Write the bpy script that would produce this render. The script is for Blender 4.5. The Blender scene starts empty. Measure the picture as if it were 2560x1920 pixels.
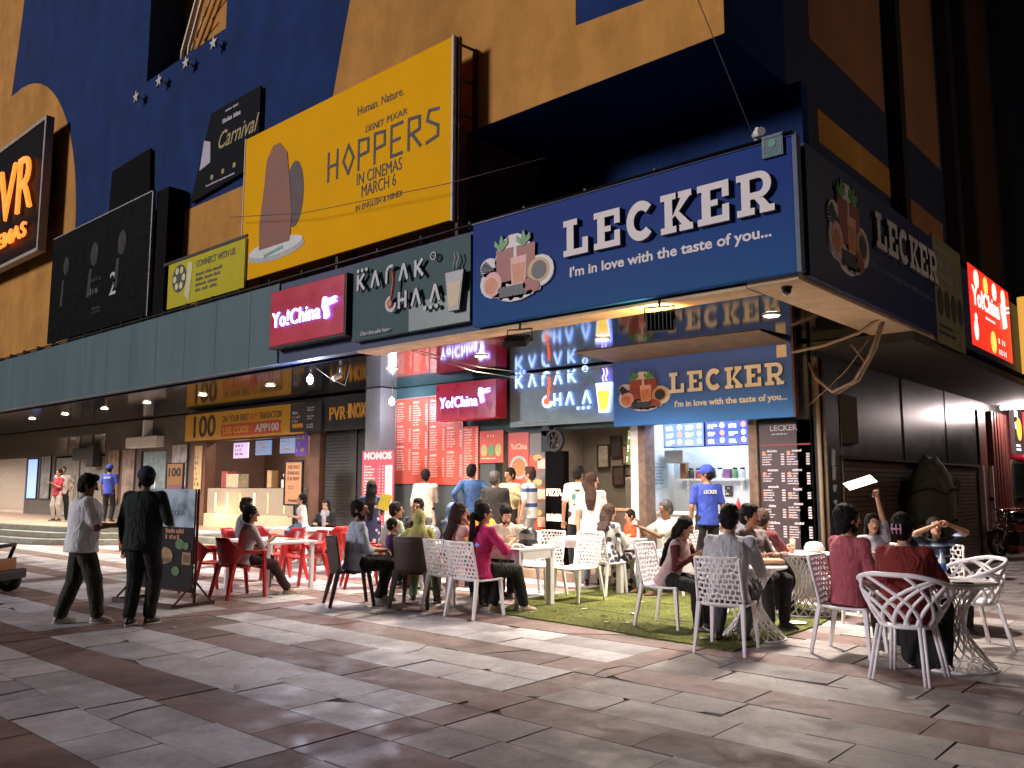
import bpy, bmesh, math, random
from mathutils import Vector as V, Matrix, noise
R = math.radians
random.seed(11)
SC = bpy.context.scene
COL = SC.collection

# ------------------------------------------------------------ camera
cam = bpy.data.cameras.new('camera')
cam.sensor_width = 36.0
cam.lens = 36.0 * 2100 / 2560
cam.clip_end = 500
co = bpy.data.objects.new('camera', cam)
COL.objects.link(co)
co.location = (0, 0, 1.55)
co.rotation_euler = (R(90 + 6.87), 0, R(131.5 - 90))
SC.camera = co

# ------------------------------------------------------------ night sky, plaza light, exposure
SUN_EL, SUN_AZ = R(15), R(238)          # direction the light comes from (left, behind the camera)
w = bpy.data.worlds.new('World'); SC.world = w; w.use_nodes = True
nt = w.node_tree
sky = nt.nodes.new('ShaderNodeTexSky'); sky.sky_type = 'NISHITA'; sky.sun_disc = False
sky.sun_elevation = R(-4); sky.sun_rotation = R(90) - SUN_AZ
nt.links.new(sky.outputs[0], nt.nodes['Background'].inputs[0])
nt.nodes['Background'].inputs[1].default_value = 0.05
sl = bpy.data.lights.new('plaza_light', 'SUN'); sl.energy = 0.92; sl.angle = R(12); sl.color = (1, .92, .95)
so = bpy.data.objects.new('plaza_light', sl); COL.objects.link(so)
so.location = (-20, -20, 20)
so.rotation_euler = (R(90) - SUN_EL, 0, SUN_AZ + R(90))
ll = bpy.data.lights.new('lane_street_lamp', 'POINT'); ll.energy = 150; ll.color = (1, .78, .58); ll.shadow_soft_size = .25
lo = bpy.data.objects.new('lane_street_lamp', ll); COL.objects.link(lo); lo.location = (5.5, 15.5, 6.5)      # the lamp mirrored in the lane's metal sheets
SC.view_settings.view_transform = 'Standard'
SC.view_settings.look = 'None'
SC.view_settings.exposure = 1.1
SC.view_settings.gamma = 1.0
SC.render.engine = 'CYCLES'
SC.cycles.use_denoising = True
SC.cycles.max_bounces = 6
SC.cycles.diffuse_bounces = 4
SC.cycles.glossy_bounces = 4
SC.cycles.sample_clamp_indirect = 6.0
SC.cycles.caustics_reflective = False
SC.cycles.caustics_refractive = False

# ------------------------------------------------------------ materials
MATS = {}
def M(name, col=(.5, .5, .5), rough=.6, metal=0, var=.12, vs=6, bump=.0, bs=60, emit=0, ecol=None, streak=0, spec=.5, coat=0, dirt=0):
    if name in MATS: return MATS[name]
    m = bpy.data.materials.new(name); m.use_nodes = True; MATS[name] = m
    n = m.node_tree.nodes; l = m.node_tree.links; b = n['Principled BSDF']
    b.inputs['Roughness'].default_value = rough
    b.inputs['Metallic'].default_value = metal
    b.inputs['Specular IOR Level'].default_value = spec
    b.inputs['Coat Weight'].default_value = coat
    c = (*col, 1)
    b.inputs['Base Color'].default_value = c
    tc = n.new('ShaderNodeTexCoord')
    if var:
        ns = n.new('ShaderNodeTexNoise'); ns.inputs['Scale'].default_value = vs; ns.inputs['Detail'].default_value = 6
        ns.inputs['Roughness'].default_value = .65
        mp = n.new('ShaderNodeMapping'); mp.inputs['Scale'].default_value = (1, 1, .12 if streak else 1)
        l.new(tc.outputs['Object'], mp.inputs[0]); l.new(mp.outputs[0], ns.inputs[0])
        mr = n.new('ShaderNodeMapRange'); mr.inputs[1].default_value = .3; mr.inputs[2].default_value = .7
        mr.inputs[3].default_value = 1 - var; mr.inputs[4].default_value = 1 + var
        l.new(ns.outputs[0], mr.inputs[0])
        mx = n.new('ShaderNodeMix'); mx.data_type = 'RGBA'; mx.blend_type = 'MULTIPLY'; mx.inputs[0].default_value = 1
        mx.inputs[6].default_value = c
        l.new(mr.outputs[0], mx.inputs[7]); l.new(mx.outputs[2], b.inputs['Base Color'])
        if dirt:                                             # rain streaks and blotches
            mp2 = n.new('ShaderNodeMapping'); mp2.inputs['Scale'].default_value = (1.0, 1.0, .30); n3 = n.new('ShaderNodeTexNoise'); n3.inputs['Scale'].default_value = 1.3; n3.inputs['Detail'].default_value = 9; n3.inputs['Roughness'].default_value = .7
            l.new(tc.outputs['Object'], mp2.inputs[0]); l.new(mp2.outputs[0], n3.inputs[0])
            m3 = n.new('ShaderNodeMapRange'); m3.inputs[1].default_value = .35; m3.inputs[2].default_value = .62; m3.inputs[3].default_value = 1-dirt; m3.inputs[4].default_value = 1.04; l.new(n3.outputs[0], m3.inputs[0])
            x3 = n.new('ShaderNodeMix'); x3.data_type = 'RGBA'; x3.blend_type = 'MULTIPLY'; x3.inputs[0].default_value = 1
            l.new(mx.outputs[2], x3.inputs[6]); l.new(m3.outputs[0], x3.inputs[7]); l.new(x3.outputs[2], b.inputs['Base Color'])
        rr = n.new('ShaderNodeMapRange'); rr.inputs[3].default_value = max(.02, rough - .1 * (rough > .15)); rr.inputs[4].default_value = min(1, rough + .1 * (rough > .15))
        l.new(ns.outputs[0], rr.inputs[0]); l.new(rr.outputs[0], b.inputs['Roughness'])
    if bump:
        n2 = n.new('ShaderNodeTexNoise'); n2.inputs['Scale'].default_value = bs; n2.inputs['Detail'].default_value = 4
        l.new(tc.outputs['Object'], n2.inputs[0])
        bp = n.new('ShaderNodeBump'); bp.inputs['Strength'].default_value = bump; bp.inputs['Distance'].default_value = .02
        l.new(n2.outputs[0], bp.inputs['Height']); l.new(bp.outputs[0], b.inputs['Normal'])
    if emit:
        b.inputs['Emission Color'].default_value = (*(ecol or col), 1)
        b.inputs['Emission Strength'].default_value = emit
    return m
def mk_nodes(name):
    m = bpy.data.materials.new(name); m.use_nodes = True; MATS[name] = m
    return m, m.node_tree.nodes, m.node_tree.links, m.node_tree.nodes['Principled BSDF']
def pattern(name, c1, c2, kind='floral', scale=22, thr=.3, c3=None, rough=.85):
    """printed cloth: dots of a second colour or stripes across z"""
    if name in MATS: return MATS[name]
    m, n, l, b = mk_nodes(name); b.inputs['Roughness'].default_value = rough
    tc = n.new('ShaderNodeTexCoord')
    rm = n.new('ShaderNodeValToRGB'); rm.color_ramp.interpolation = 'CONSTANT'
    rm.color_ramp.elements[0].color = (*c2, 1); rm.color_ramp.elements[1].color = (*c1, 1); rm.color_ramp.elements[1].position = thr
    if c3:
        e = rm.color_ramp.elements.new(thr * .55); e.color = (*c3, 1)
    if kind == 'floral':
        vo = n.new('ShaderNodeTexVoronoi'); vo.inputs['Scale'].default_value = scale; l.new(tc.outputs['Object'], vo.inputs[0])
        l.new(vo.outputs['Distance'], rm.inputs[0])
    else:
        sp = n.new('ShaderNodeSeparateXYZ'); l.new(tc.outputs['Object'], sp.inputs[0])
        mm = n.new('ShaderNodeMath'); mm.operation = 'MULTIPLY'; mm.inputs[1].default_value = scale; l.new(sp.outputs[2], mm.inputs[0])
        fr = n.new('ShaderNodeMath'); fr.operation = 'FRACT'; l.new(mm.outputs[0], fr.inputs[0]); l.new(fr.outputs[0], rm.inputs[0])
    l.new(rm.outputs[0], b.inputs['Base Color'])
    return m
def cloth(name, col=(.5,.5,.5), rough=.9):
    if name in MATS: return MATS[name]
    m = M(name, col, rough, var=.1, vs=14)
    n = m.node_tree.nodes; l = m.node_tree.links; b = n['Principled BSDF']
    tc = n.new('ShaderNodeTexCoord'); mp = n.new('ShaderNodeMapping'); mp.inputs['Scale'].default_value = (1.2, 1.2, .5); mp.inputs['Rotation'].default_value = (.4, .5, 0)
    a = n.new('ShaderNodeTexNoise'); a.inputs['Scale'].default_value = 13; a.inputs['Detail'].default_value = 3; a.inputs['Distortion'].default_value = 1.2
    bp = n.new('ShaderNodeBump'); bp.inputs['Strength'].default_value = .8; bp.inputs['Distance'].default_value = .035
    l.new(tc.outputs['Object'], mp.inputs[0]); l.new(mp.outputs[0], a.inputs[0]); l.new(a.outputs[0], bp.inputs['Height']); l.new(bp.outputs[0], b.inputs['Normal'])
    return m

# ------------------------------------------------------------ mesh helpers
class MB:
    def __init__(s): s.v, s.f, s.m, s.sm = [], [], [], []; s.T = None
    def add(s, vs, fs, m=0, sm=False):
        k = len(s.v)
        if s.T is not None: vs = [s.T @ V(p) for p in vs]
        s.v += [tuple(p) for p in vs]; s.f += [tuple(i + k for i in f) for f in fs]
        s.m += [m] * len(fs); s.sm += [sm] * len(fs); return s
    def box(s, x0, y0, z0, x1, y1, z1, m=0):
        if x0 > x1: x0, x1 = x1, x0
        if y0 > y1: y0, y1 = y1, y0
        if z0 > z1: z0, z1 = z1, z0
        return s.add([(x0,y0,z0),(x1,y0,z0),(x1,y1,z0),(x0,y1,z0),(x0,y0,z1),(x1,y0,z1),(x1,y1,z1),(x0,y1,z1)],
              [(0,3,2,1),(4,5,6,7),(0,1,5,4),(1,2,6,5),(2,3,7,6),(3,0,4,7)], m)
    def bar(s, p, q, w, d, m=0, w2=None, d2=None):
        """tapered rectangular bar from p to q"""
        p, q = V(p), V(q); w2 = w if w2 is None else w2; d2 = d if d2 is None else d2
        ax = (q - p).normalized(); u = ax.cross(V((0,1,0)))
        if u.length < .1: u = ax.cross(V((1,0,0)))
        u.normalize(); t = u.cross(ax)
        vs = [p+u*a*w/2+t*b*d/2 for a,b in ((-1,-1),(1,-1),(1,1),(-1,1))] + [q+u*a*w2/2+t*b*d2/2 for a,b in ((-1,-1),(1,-1),(1,1),(-1,1))]
        return s.add(vs, [(0,3,2,1),(4,5,6,7),(0,1,5,4),(1,2,6,5),(2,3,7,6),(3,0,4,7)], m)
    def loft(s, rings, m=0, sm=True, cap=True, closed=True):
        n = len(rings[0]); vs = [p for r in rings for p in r]; fs = []
        for i in range(len(rings)-1):
            for j in range(n if closed else n-1):
                k = (j+1) % n
                fs.append((i*n+j, i*n+k, (i+1)*n+k, (i+1)*n+j))
        s.add(vs, fs, m, sm)
        if cap:
            o = len(s.v) - len(vs)
            s.f += [tuple(o+j for j in reversed(range(n))), tuple(o+(len(rings)-1)*n+j for j in range(n))]
            s.m += [m, m]; s.sm += [False, False]
        return s
    def tube(s, pts, r, n=8, m=0, cap=True):
        pts = [V(p) for p in pts]; rings = []; prev = None
        for i, p in enumerate(pts):
            d = (pts[min(i+1, len(pts)-1)] - pts[max(i-1, 0)])
            d = d.normalized() if d.length > 1e-9 else V((0,0,1))
            if prev is None:
                a = d.cross(V((0,0,1)));
                if a.length < .05: a = d.cross(V((1,0,0)))
            else: a = prev - d * prev.dot(d)
            a.normalize(); prev = a; b = d.cross(a)
            rr = r[i] if isinstance(r, (list, tuple)) else r
            rings.append([p + a*rr*math.cos(t*2*math.pi/n) + b*rr*math.sin(t*2*math.pi/n) for t in range(n)])
        return s.loft(rings, m, True, cap)
    def cyl(s, p, q, r0, r1=None, n=16, m=0): return s.tube([p, q], [r0, r0 if r1 is None else r1], n, m)
    def lathe(s, c, prof, n=20, m=0, cap=True):
        c = V(c)
        return s.loft([[c + V((r*math.cos(t*2*math.pi/n), r*math.sin(t*2*math.pi/n), z)) for t in range(n)] for r, z in prof], m, True, cap)
    def ell(s, c, rx, ry, rz, m=0, n=12, k=8, rot=None):
        c = V(c); rings = []
        for i in range(k+1):
            a = math.pi * (i/k) ; a = min(max(a, .06), math.pi-.06)
            ring = []
            for j in range(n):
                t = j*2*math.pi/n
                p = V((rx*math.sin(a)*math.cos(t), ry*math.sin(a)*math.sin(t), -rz*math.cos(a)))
                if rot is not None: p = rot @ p
                ring.append(c + p)
            rings.append(ring)
        return s.loft(rings, m)
    def cap(s, p, q, r0, r1, m=0, n=10):
        """round-ended tapered capsule"""
        p, q = V(p), V(q); d = q-p; L = d.length
        d = d.normalized() if L > 1e-6 else V((0,0,1))
        pts, rs = [], []
        for a in (-80, -50, -20): pts.append(p + d*r0*math.sin(R(a))); rs.append(r0*math.cos(R(a)))
        for a in (20, 50, 80): pts.append(q + d*r1*math.sin(R(a))); rs.append(r1*math.cos(R(a)))
        return s.tube(pts, rs, n, m)
    def prism(s, poly, y0, y1, m=0, m2=None, plane='xz'):
        """outline in x-z pushed along y; y0 is the front (towards -y)"""
        n = len(poly)
        a = sum(poly[i][0]*poly[(i+1)%n][1] - poly[(i+1)%n][0]*poly[i][1] for i in range(n))
        if a < 0: poly = poly[::-1]
        vs = [(x, y0, z) for x, z in poly] + [(x, y1, z) for x, z in poly]
        s.add(vs, [tuple(range(n)), tuple(reversed(range(n, 2*n)))], m)
        return s.add(vs, [(i, n+i, n+(i+1)%n, (i+1)%n) for i in range(n)], m if m2 is None else m2)
    def build(s, name, mats, parent=None, bevel=0, loc=None, smooth_angle=None):
        me = bpy.data.meshes.new(name)
        me.from_pydata(s.v, [], s.f)
        for mt in (mats if isinstance(mats, (list, tuple)) else [mats]): me.materials.append(mt)
        me.polygons.foreach_set('material_index', s.m)
        me.polygons.foreach_set('use_smooth', s.sm)
        me.update()
        o = bpy.data.objects.new(name, me); COL.objects.link(o)
        if parent is not None: o.parent = parent
        if loc: o.location = loc
        if bevel:
            b = o.modifiers.new('bevel', 'BEVEL'); b.width = bevel; b.segments = 2; b.limit_method = 'ANGLE'; b.angle_limit = R(40)
        return o
def tag(o, label=None, cat=None, group=None, kind=None):
    if label: o['label'] = label
    if cat: o['category'] = cat
    if group: o['group'] = group
    if kind: o['kind'] = kind
    return o
def thing(name, label, cat, loc=(0,0,0), rz=0, group=None):
    o = bpy.data.objects.new(name, None); COL.objects.link(o); o.empty_display_size = .1
    o.location = loc; o.rotation_euler = (0, 0, rz)
    return tag(o, label, cat, group)
def dup(root, loc, rz, label=None):
    r = root.copy(); COL.objects.link(r); r.location = loc; r.rotation_euler = (0, 0, rz)
    if label: r['label'] = label
    for ch in list(root.children):
        c = ch.copy(); COL.objects.link(c); c.parent = r
        for g in list(ch.children):
            d = g.copy(); COL.objects.link(d); d.parent = c
    return r
def lamp(name, kind, loc, power, col=(1,1,1), size=.1, rot=None, spot=150, parent=None, blend=.6):
    l = bpy.data.lights.new(name, kind); l.energy = power; l.color = col
    if kind == 'AREA': l.size = size
    else: l.shadow_soft_size = size
    if kind == 'SPOT': l.spot_size = R(spot); l.spot_blend = blend
    o = bpy.data.objects.new(name, l); COL.objects.link(o); o.location = loc
    if rot: o.rotation_euler = rot
    if parent is not None: o.parent = parent
    return o

# ------------------------------------------------------------ lettering
_TX = {}
def glyphs(s, bold=0., space=1.):
    k = (s, bold, space)
    if k in _TX: return _TX[k]
    cu = bpy.data.curves.new('t', 'FONT'); cu.body = s; cu.size = 1; cu.extrude = .5; cu.offset = bold; cu.space_character = space
    cu.resolution_u = 3
    o = bpy.data.objects.new('t', cu); COL.objects.link(o)
    dg = bpy.context.evaluated_depsgraph_get(); me = bpy.data.meshes.new_from_object(o.evaluated_get(dg))
    vs = [tuple(v.co) for v in me.vertices]; fs = [tuple(p.vertices) for p in me.polygons]; nz = [p.normal.z for p in me.polygons]
    bpy.data.objects.remove(o); bpy.data.curves.remove(cu); bpy.data.meshes.remove(me)
    _TX[k] = (vs, fs, nz); return _TX[k]
CAPH = None
def text(mb, s, x, z, h, y=0., depth=.004, m=0, m2=None, w=None, align='l', bold=0., shear=0., space=1., rot=0.):
    """lettering facing -y, baseline at (x, z), capitals h high; w fits the width"""
    global CAPH
    if CAPH is None:
        vs = glyphs('H')[0]; CAPH = max(v[1] for v in vs)
    vs, fs, nz = glyphs(s, bold, space)
    if not vs: return
    x0 = min(v[0] for v in vs); x1 = max(v[0] for v in vs); k = h / CAPH
    kx = (w / (x1-x0)) if w else k
    W = (x1-x0)*kx; off = {'l': 0, 'c': -W/2, 'r': -W}[align]
    ca, sa = math.cos(rot), math.sin(rot)
    pts = []
    for a, b, c in vs:
        px = (a-x0)*kx + off + shear*b*k; pz = b*k
        pts.append((x + px*ca - pz*sa, y - depth/2 - c*depth, z + px*sa + pz*ca))
    mb.add(pts, [f for f, q in zip(fs, nz) if q > .5], m)
    mb.add(pts, [f for f, q in zip(fs, nz) if q <= .5], m if m2 is None else m2)
    return W
def wordbars(mb, x0, z0, x1, rows, h, pitch, y=0., m=0, fill=.8, rnd=random, words=(2, 4), price=0):
    """rows of small printed words too fine to read, as thin raised strips; z0 is the top"""
    for r in range(rows):
        z = z0 - r*pitch; x = x0; W = (x1-x0)*(fill*(.65+.35*rnd.random())); n = rnd.randint(*words); k = 0
        cuts = sorted([0, W] + [W*(i+.3*(rnd.random()-.5))/n for i in range(1, n)])
        for a, b in zip(cuts, cuts[1:]):
            c = a
            while c < b - h*.5:                              # letters
                lw = h*(.35+.4*rnd.random()); hh = h*(.75 if rnd.random() < .7 else 1)
                if c + lw > b - h*.3: break
                mb.add([(x0+c, y, z-h), (x0+c+lw*.8, y, z-h), (x0+c+lw*.8, y, z-h+hh), (x0+c, y, z-h+hh)], [(0,1,2,3)], m); c += lw
        if price:
            mb.add([(x1-price, y, z-h), (x1, y, z-h), (x1, y, z), (x1-price, y, z)], [(0,1,2,3)], m)
def circle(cx, cz, r, n=20, a0=0, a1=360, rz=None):
    rz = rz or r
    return [(cx+r*math.cos(R(a0+(a1-a0)*i/(n if a1-a0 == 360 else n-1))), cz+rz*math.sin(R(a0+(a1-a0)*i/(n if a1-a0 == 360 else n-1)))) for i in range(n)]
def arcband(cx, cz, r0, r1, a0, a1, n=16, kz=1.):
    o = [(cx+r1*math.cos(R(a0+(a1-a0)*i/n)), cz+kz*r1*math.sin(R(a0+(a1-a0)*i/n))) for i in range(n+1)]
    i_ = [(cx+r0*math.cos(R(a0+(a1-a0)*i/n)), cz+kz*r0*math.sin(R(a0+(a1-a0)*i/n))) for i in range(n+1)]
    return o + i_[::-1]
def band(mb, cx, cz, r0, r1, a0, a1, y0, y1, m=0, n=14, kz=1.):
    """arc band as quads (never an awkward concave face)"""
    for i in range(n):
        a, b = R(a0+(a1-a0)*i/n), R(a0+(a1-a0)*(i+1)/n)
        mb.prism([(cx+r0*math.cos(a), cz+kz*r0*math.sin(a)), (cx+r1*math.cos(a), cz+kz*r1*math.sin(a)),
                  (cx+r1*math.cos(b), cz+kz*r1*math.sin(b)), (cx+r0*math.cos(b), cz+kz*r0*math.sin(b))], y0, y1, m)
# ============================================================ GROUND
m, n, l, b = mk_nodes('paving')
b.inputs['Roughness'].default_value = .45
at = n.new('ShaderNodeAttribute'); at.attribute_name = 'tone'
tc = n.new('ShaderNodeTexCoord')
def nz(scale, detail=6, dist=0, rough=.6):
    q = n.new('ShaderNodeTexNoise'); q.inputs['Scale'].default_value = scale; q.inputs['Detail'].default_value = detail
    q.inputs['Distortion'].default_value = dist; q.inputs['Roughness'].default_value = rough; l.new(tc.outputs['Object'], q.inputs[0]); return q
def mul(a_, fac_, lo, hi, f0=.3, f1=.7):
    r_ = n.new('ShaderNodeMapRange'); r_.inputs[1].default_value = f0; r_.inputs[2].default_value = f1; r_.inputs[3].default_value = lo; r_.inputs[4].default_value = hi
    l.new(fac_, r_.inputs[0]); x_ = n.new('ShaderNodeMix'); x_.data_type = 'RGBA'; x_.blend_type = 'MULTIPLY'; x_.inputs[0].default_value = 1
    l.new(a_, x_.inputs[6]); l.new(r_.outputs[0], x_.inputs[7]); return x_.outputs[2]
c = mul(at.outputs['Color'], nz(2.2, 8, .6).outputs[0], .72, 1.2)
c = mul(c, nz(9, 8, 1.5, .7).outputs[0], .8, 1.15)
c = mul(c, nz(38, 4).outputs[0], .9, 1.08)
c = mul(c, nz(.55, 5, 1).outputs[0], .7, 1.08, .32, .55)
l.new(c, b.inputs['Base Color'])
rr = n.new('ShaderNodeMapRange'); rr.inputs[1].default_value = .35; rr.inputs[2].default_value = .65; rr.inputs[3].default_value = .34; rr.inputs[4].default_value = .7
l.new(nz(3.1, 6, .5).outputs[0], rr.inputs[0]); l.new(rr.outputs[0], b.inputs['Roughness'])
bp = n.new('ShaderNodeBump'); bp.inputs['Strength'].default_value = .25; bp.inputs['Distance'].default_value = .01
l.new(nz(14, 6).outputs[0], bp.inputs['Height']); l.new(bp.outputs[0], b.inputs['Normal'])
PAVE = MATS['paving']
grd = MB(); grd.add([(-150,-60,-.009),(60,-60,-.009),(60,150,-.009),(-150,150,-.009)], [(0,1,2,3)])
tag(grd.build('ground', M('grout_dirt', (.11,.085,.075), .9, var=.3, vs=3, bump=.3)), kind='structure')

def paving():
    rnd = random.Random(5); vs, fs, cols = [], [], []
    def put(poly, z, col):
        k = len(vs); g = .006; cx = sum(p[0] for p in poly)/len(poly); cy = sum(p[1] for p in poly)/len(poly)
        n_ = len(poly); vs.extend((x, y, z + rnd.uniform(-.0015, .0015)) for x, y in poly); vs.extend((x, y, -.02) for x, y in poly)
        fs.append(tuple(range(k, k+n_))); cols.append(col)
        for i in range(n_):
            fs.append((k+n_+i, k+n_+(i+1) % n_, k+(i+1) % n_, k+i)); cols.append(tuple(c*.6 for c in col))
    def tile(x0, y0, x1, y1, red):
        if red: t = rnd.uniform(.75, 1.15); col = (.27*t, .185*t, .172*t)
        elif x0 > -4.2: t = rnd.uniform(.75, 1.1); col = (.46*t, .42*t, .405*t)
        else: t = rnd.uniform(.82, 1.06); col = (.66*t, .64*t, .68*t)
        if rnd.random() < .07: col = tuple(q*.7 for q in col)
        g = rnd.uniform(.003, .008) + .001*(x0 > -4.2); z = rnd.uniform(-.003, .004)
        if rnd.random() < .003: return                                   # tile gone
        j = lambda: rnd.uniform(-.004, .004)
        P = [(x0+g+j(), y0+g+j()), (x1-g+j(), y0+g+j()), (x1-g+j(), y1-g+j()), (x0+g+j(), y1-g+j())]
        if rnd.random() < (.22 if x0 > -4.2 else .12):                                           # broken corner
            i = rnd.randrange(4); a, b_, c_ = P[i-1], P[i], P[(i+1) % 4]
            s, t = rnd.uniform(.08, .35), rnd.uniform(.08, .35)
            q1 = (b_[0]+(a[0]-b_[0])*s, b_[1]+(a[1]-b_[1])*s); q2 = (b_[0]+(c_[0]-b_[0])*t, b_[1]+(c_[1]-b_[1])*t)
            mid = ((q1[0]+q2[0])/2+rnd.uniform(-.03,.03), (q1[1]+q2[1])/2+rnd.uniform(-.03,.03))
            P[i:i+1] = [q1, mid, q2]; put(P, z, col)
        elif rnd.random() < .18:                                         # cracked in two
            ta, tb = rnd.uniform(.25, .75), rnd.uniform(.25, .75); A, B, C_, D = P
            u = (A[0]+(B[0]-A[0])*ta, A[1]); w_ = (D[0]+(C_[0]-D[0])*tb, D[1]); md = ((u[0]+w_[0])/2+rnd.uniform(-.06,.06), (u[1]+w_[1])/2)
            e = rnd.uniform(.001, .005)
            put([A, (u[0]-e, u[1]), (md[0]-e, md[1]), (w_[0]-e, w_[1]), D], z, col)
            put([(u[0]+e, u[1]), B, C_, (w_[0]+e, w_[1]), (md[0]+e, md[1])], z-.004, tuple(q*.95 for q in col))
        else: put(P, z, col)
    rows = []; y = 3.0
    seq = [('r', .49), ('m', .445), ('m', .445)]
    y = 3.02; k = 0
    while y < 24:
        t, h = seq[k % 3]; rows.append((y, y+h, t == 'r')); y += h; k += 1
    y = 3.02; k = 2
    while y > -2:
        t, h = seq[k % 3]; rows.append((y-h, y, t == 'r')); y -= h; k -= 1
    strips = [(-4.43, -4.10), (-9.9, -9.45), (-15.4, -14.95)]
    for y0, y1, red in rows:
        segs = [(-34, -15.4), (-14.95, -9.9), (-9.45, -4.43), (-4.10, 4.5)]
        for a, b_ in segs:
            if (b_ < -15 and (y1 < 4)) or y1 > 12 and b_ < -4.5: continue
            x = a
            while x < b_ - .01:
                L = (1.15 if red else rnd.choice((.55, .72, .9))) * rnd.uniform(.9, 1.1)
                if b_ - (x+L) < .35: L = b_ - x
                rd = red if rnd.random() > .025 else not red
                tile(x, y0, x+L, y1, rd); x += L
        for a, b_ in strips:
            if y1 < 8.2: tile(a, y0, b_, y1, True)
    me = bpy.data.meshes.new('paving'); me.from_pydata(vs, [], fs)
    ca = me.color_attributes.new('tone', 'FLOAT_COLOR', 'CORNER')
    arr = []
    for f, c_ in zip(fs, cols): arr += [*c_, 1]*len(f)
    ca.data.foreach_set('color', arr)
    me.materials.append(PAVE); me.update()
    o = bpy.data.objects.new('pavement', me); COL.objects.link(o); tag(o, kind='structure')
paving()

# artificial turf: three strips laid side by side
m, n, l, b = mk_nodes('turf'); b.inputs['Roughness'].default_value = .95
tc = n.new('ShaderNodeTexCoord')
c = n.new('ShaderNodeRGB'); c.outputs[0].default_value = (.125, .148, .025, 1)
c = mul(c.outputs[0], nz(1.6, 6, .5).outputs[0], .6, 1.3); c = mul(c, nz(90, 3).outputs[0], .55, 1.45)
l.new(c, b.inputs['Base Color'])
bp = n.new('ShaderNodeBump'); bp.inputs['Strength'].default_value = .9; bp.inputs['Distance'].default_value = .02
l.new(nz(160, 3).outputs[0], bp.inputs['Height']); l.new(bp.outputs[0], b.inputs['Normal'])
def turf(poly, label, seed):
    rnd = random.Random(seed); mb = MB(); n_ = len(poly); pts = []
    for i in range(n_):
        a, b_ = poly[i], poly[(i+1) % n_]; k = max(2, int(math.dist(a, b_)/.12))
        for j in range(k):
            t = j/k; pts.append((a[0]+(b_[0]-a[0])*t + rnd.uniform(-.012,.012), a[1]+(b_[1]-a[1])*t + rnd.uniform(-.012,.012)))
    N = len(pts); vs = [(x, y, .018) for x, y in pts] + [(x, y, .002) for x, y in pts]
    mb.add(vs, [tuple(range(N))] + [(N+i, N+(i+1) % N, (i+1) % N, i) for i in range(N)])
    o = mb.build('pile', MATS['turf'])
    # short blades standing on the mat
    bl = MB()
    xs = [p[0] for p in poly]; ys = [p[1] for p in poly]
    def inside(x, y):
        r = False
        for i in range(n_):
            (x1, y1), (x2, y2) = poly[i], poly[i-1]
            if (y1 > y) != (y2 > y) and x < (x2-x1)*(y-y1)/(y2-y1)+x1: r = not r
        return r
    for _ in range(9000):
        x, y = rnd.uniform(min(xs), max(xs)), rnd.uniform(min(ys), max(ys))
        if not inside(x, y): continue
        a = rnd.uniform(0, 6.28); h = rnd.uniform(.004, .011); dx, dy = .004*math.cos(a), .004*math.sin(a)
        bl.add([(x-dx, y-dy, .017), (x+dx, y+dy, .017), (x+rnd.uniform(-.01,.01), y+rnd.uniform(-.01,.01), .017+h)], [(0,1,2)])
    r = thing('turf_mat', label, 'turf mat', (0,0,0), 0, 'green artificial turf mats'); o.parent = r
    tag(bl.build('grass_blades', MATS['turf'], r), kind='stuff')
turf([(-7.05,7.72),(-5.5,7.60),(-3.82,7.43),(-3.78,8.50),(-7.6,8.75)], 'green artificial turf strip along the paving edge, under the front white table', 1)
turf([(-7.62,8.77),(-3.79,8.52),(-3.8,9.55),(-7.65,9.85)], 'green artificial turf strip in the middle, under the two empty white chairs', 2)
turf([(-7.66,9.87),(-3.82,9.57),(-3.95,10.6),(-4.5,10.9),(-7.7,10.92)], 'green artificial turf strip nearest the shop step', 3)

# ============================================================ BUILDING
BLUE = M('blue_wall_paint', (.016,.042,.15), .85, var=.25, vs=1.1, dirt=.22, spec=.12, bump=.25, bs=25)
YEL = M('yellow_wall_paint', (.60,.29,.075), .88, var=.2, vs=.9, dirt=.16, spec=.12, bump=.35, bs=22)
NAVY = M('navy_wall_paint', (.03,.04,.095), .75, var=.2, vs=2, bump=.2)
TEAL = M('teal_metal_cladding', (.075,.14,.155), .5, 0, spec=.25, var=.14, vs=1.6, streak=1)
TEALD = M('dark_teal_panel', (.055,.105,.11), .5, 0, var=.15, vs=2, spec=.12)
MIRR = M('gloss_soffit_panel', (.20,.20,.22), .09, 1, var=.06, vs=2)
CREAM = M('cream_trim_paint', (.60,.43,.27), .8, var=.2, vs=3, bump=.2)
DARK = M('dark_metal', (.012,.012,.014), .5, .4, var=.2)
GREYW = M('grey_plaster', (.19,.18,.18), .8, var=.15, vs=2.5, bump=.15)
DGREY = M('charcoal_panel', (.045,.043,.042), .35, .1, var=.2, vs=2)
BROWN = M('brown_laminate', (.16,.075,.045), .4, var=.2, vs=3)
WHITE = M('white_paint', (.75,.74,.72), .55, var=.05, vs=3)
STONE = M('platform_stone', (.34,.25,.19), .5, var=.2, vs=3, bump=.1)
STEPS = M('step_stone', (.24,.25,.21), .6, var=.25, vs=5, bump=.1)
SHUT = M('shutter_dark', (.045,.042,.04), .45, .3, var=.2, streak=0)

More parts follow.
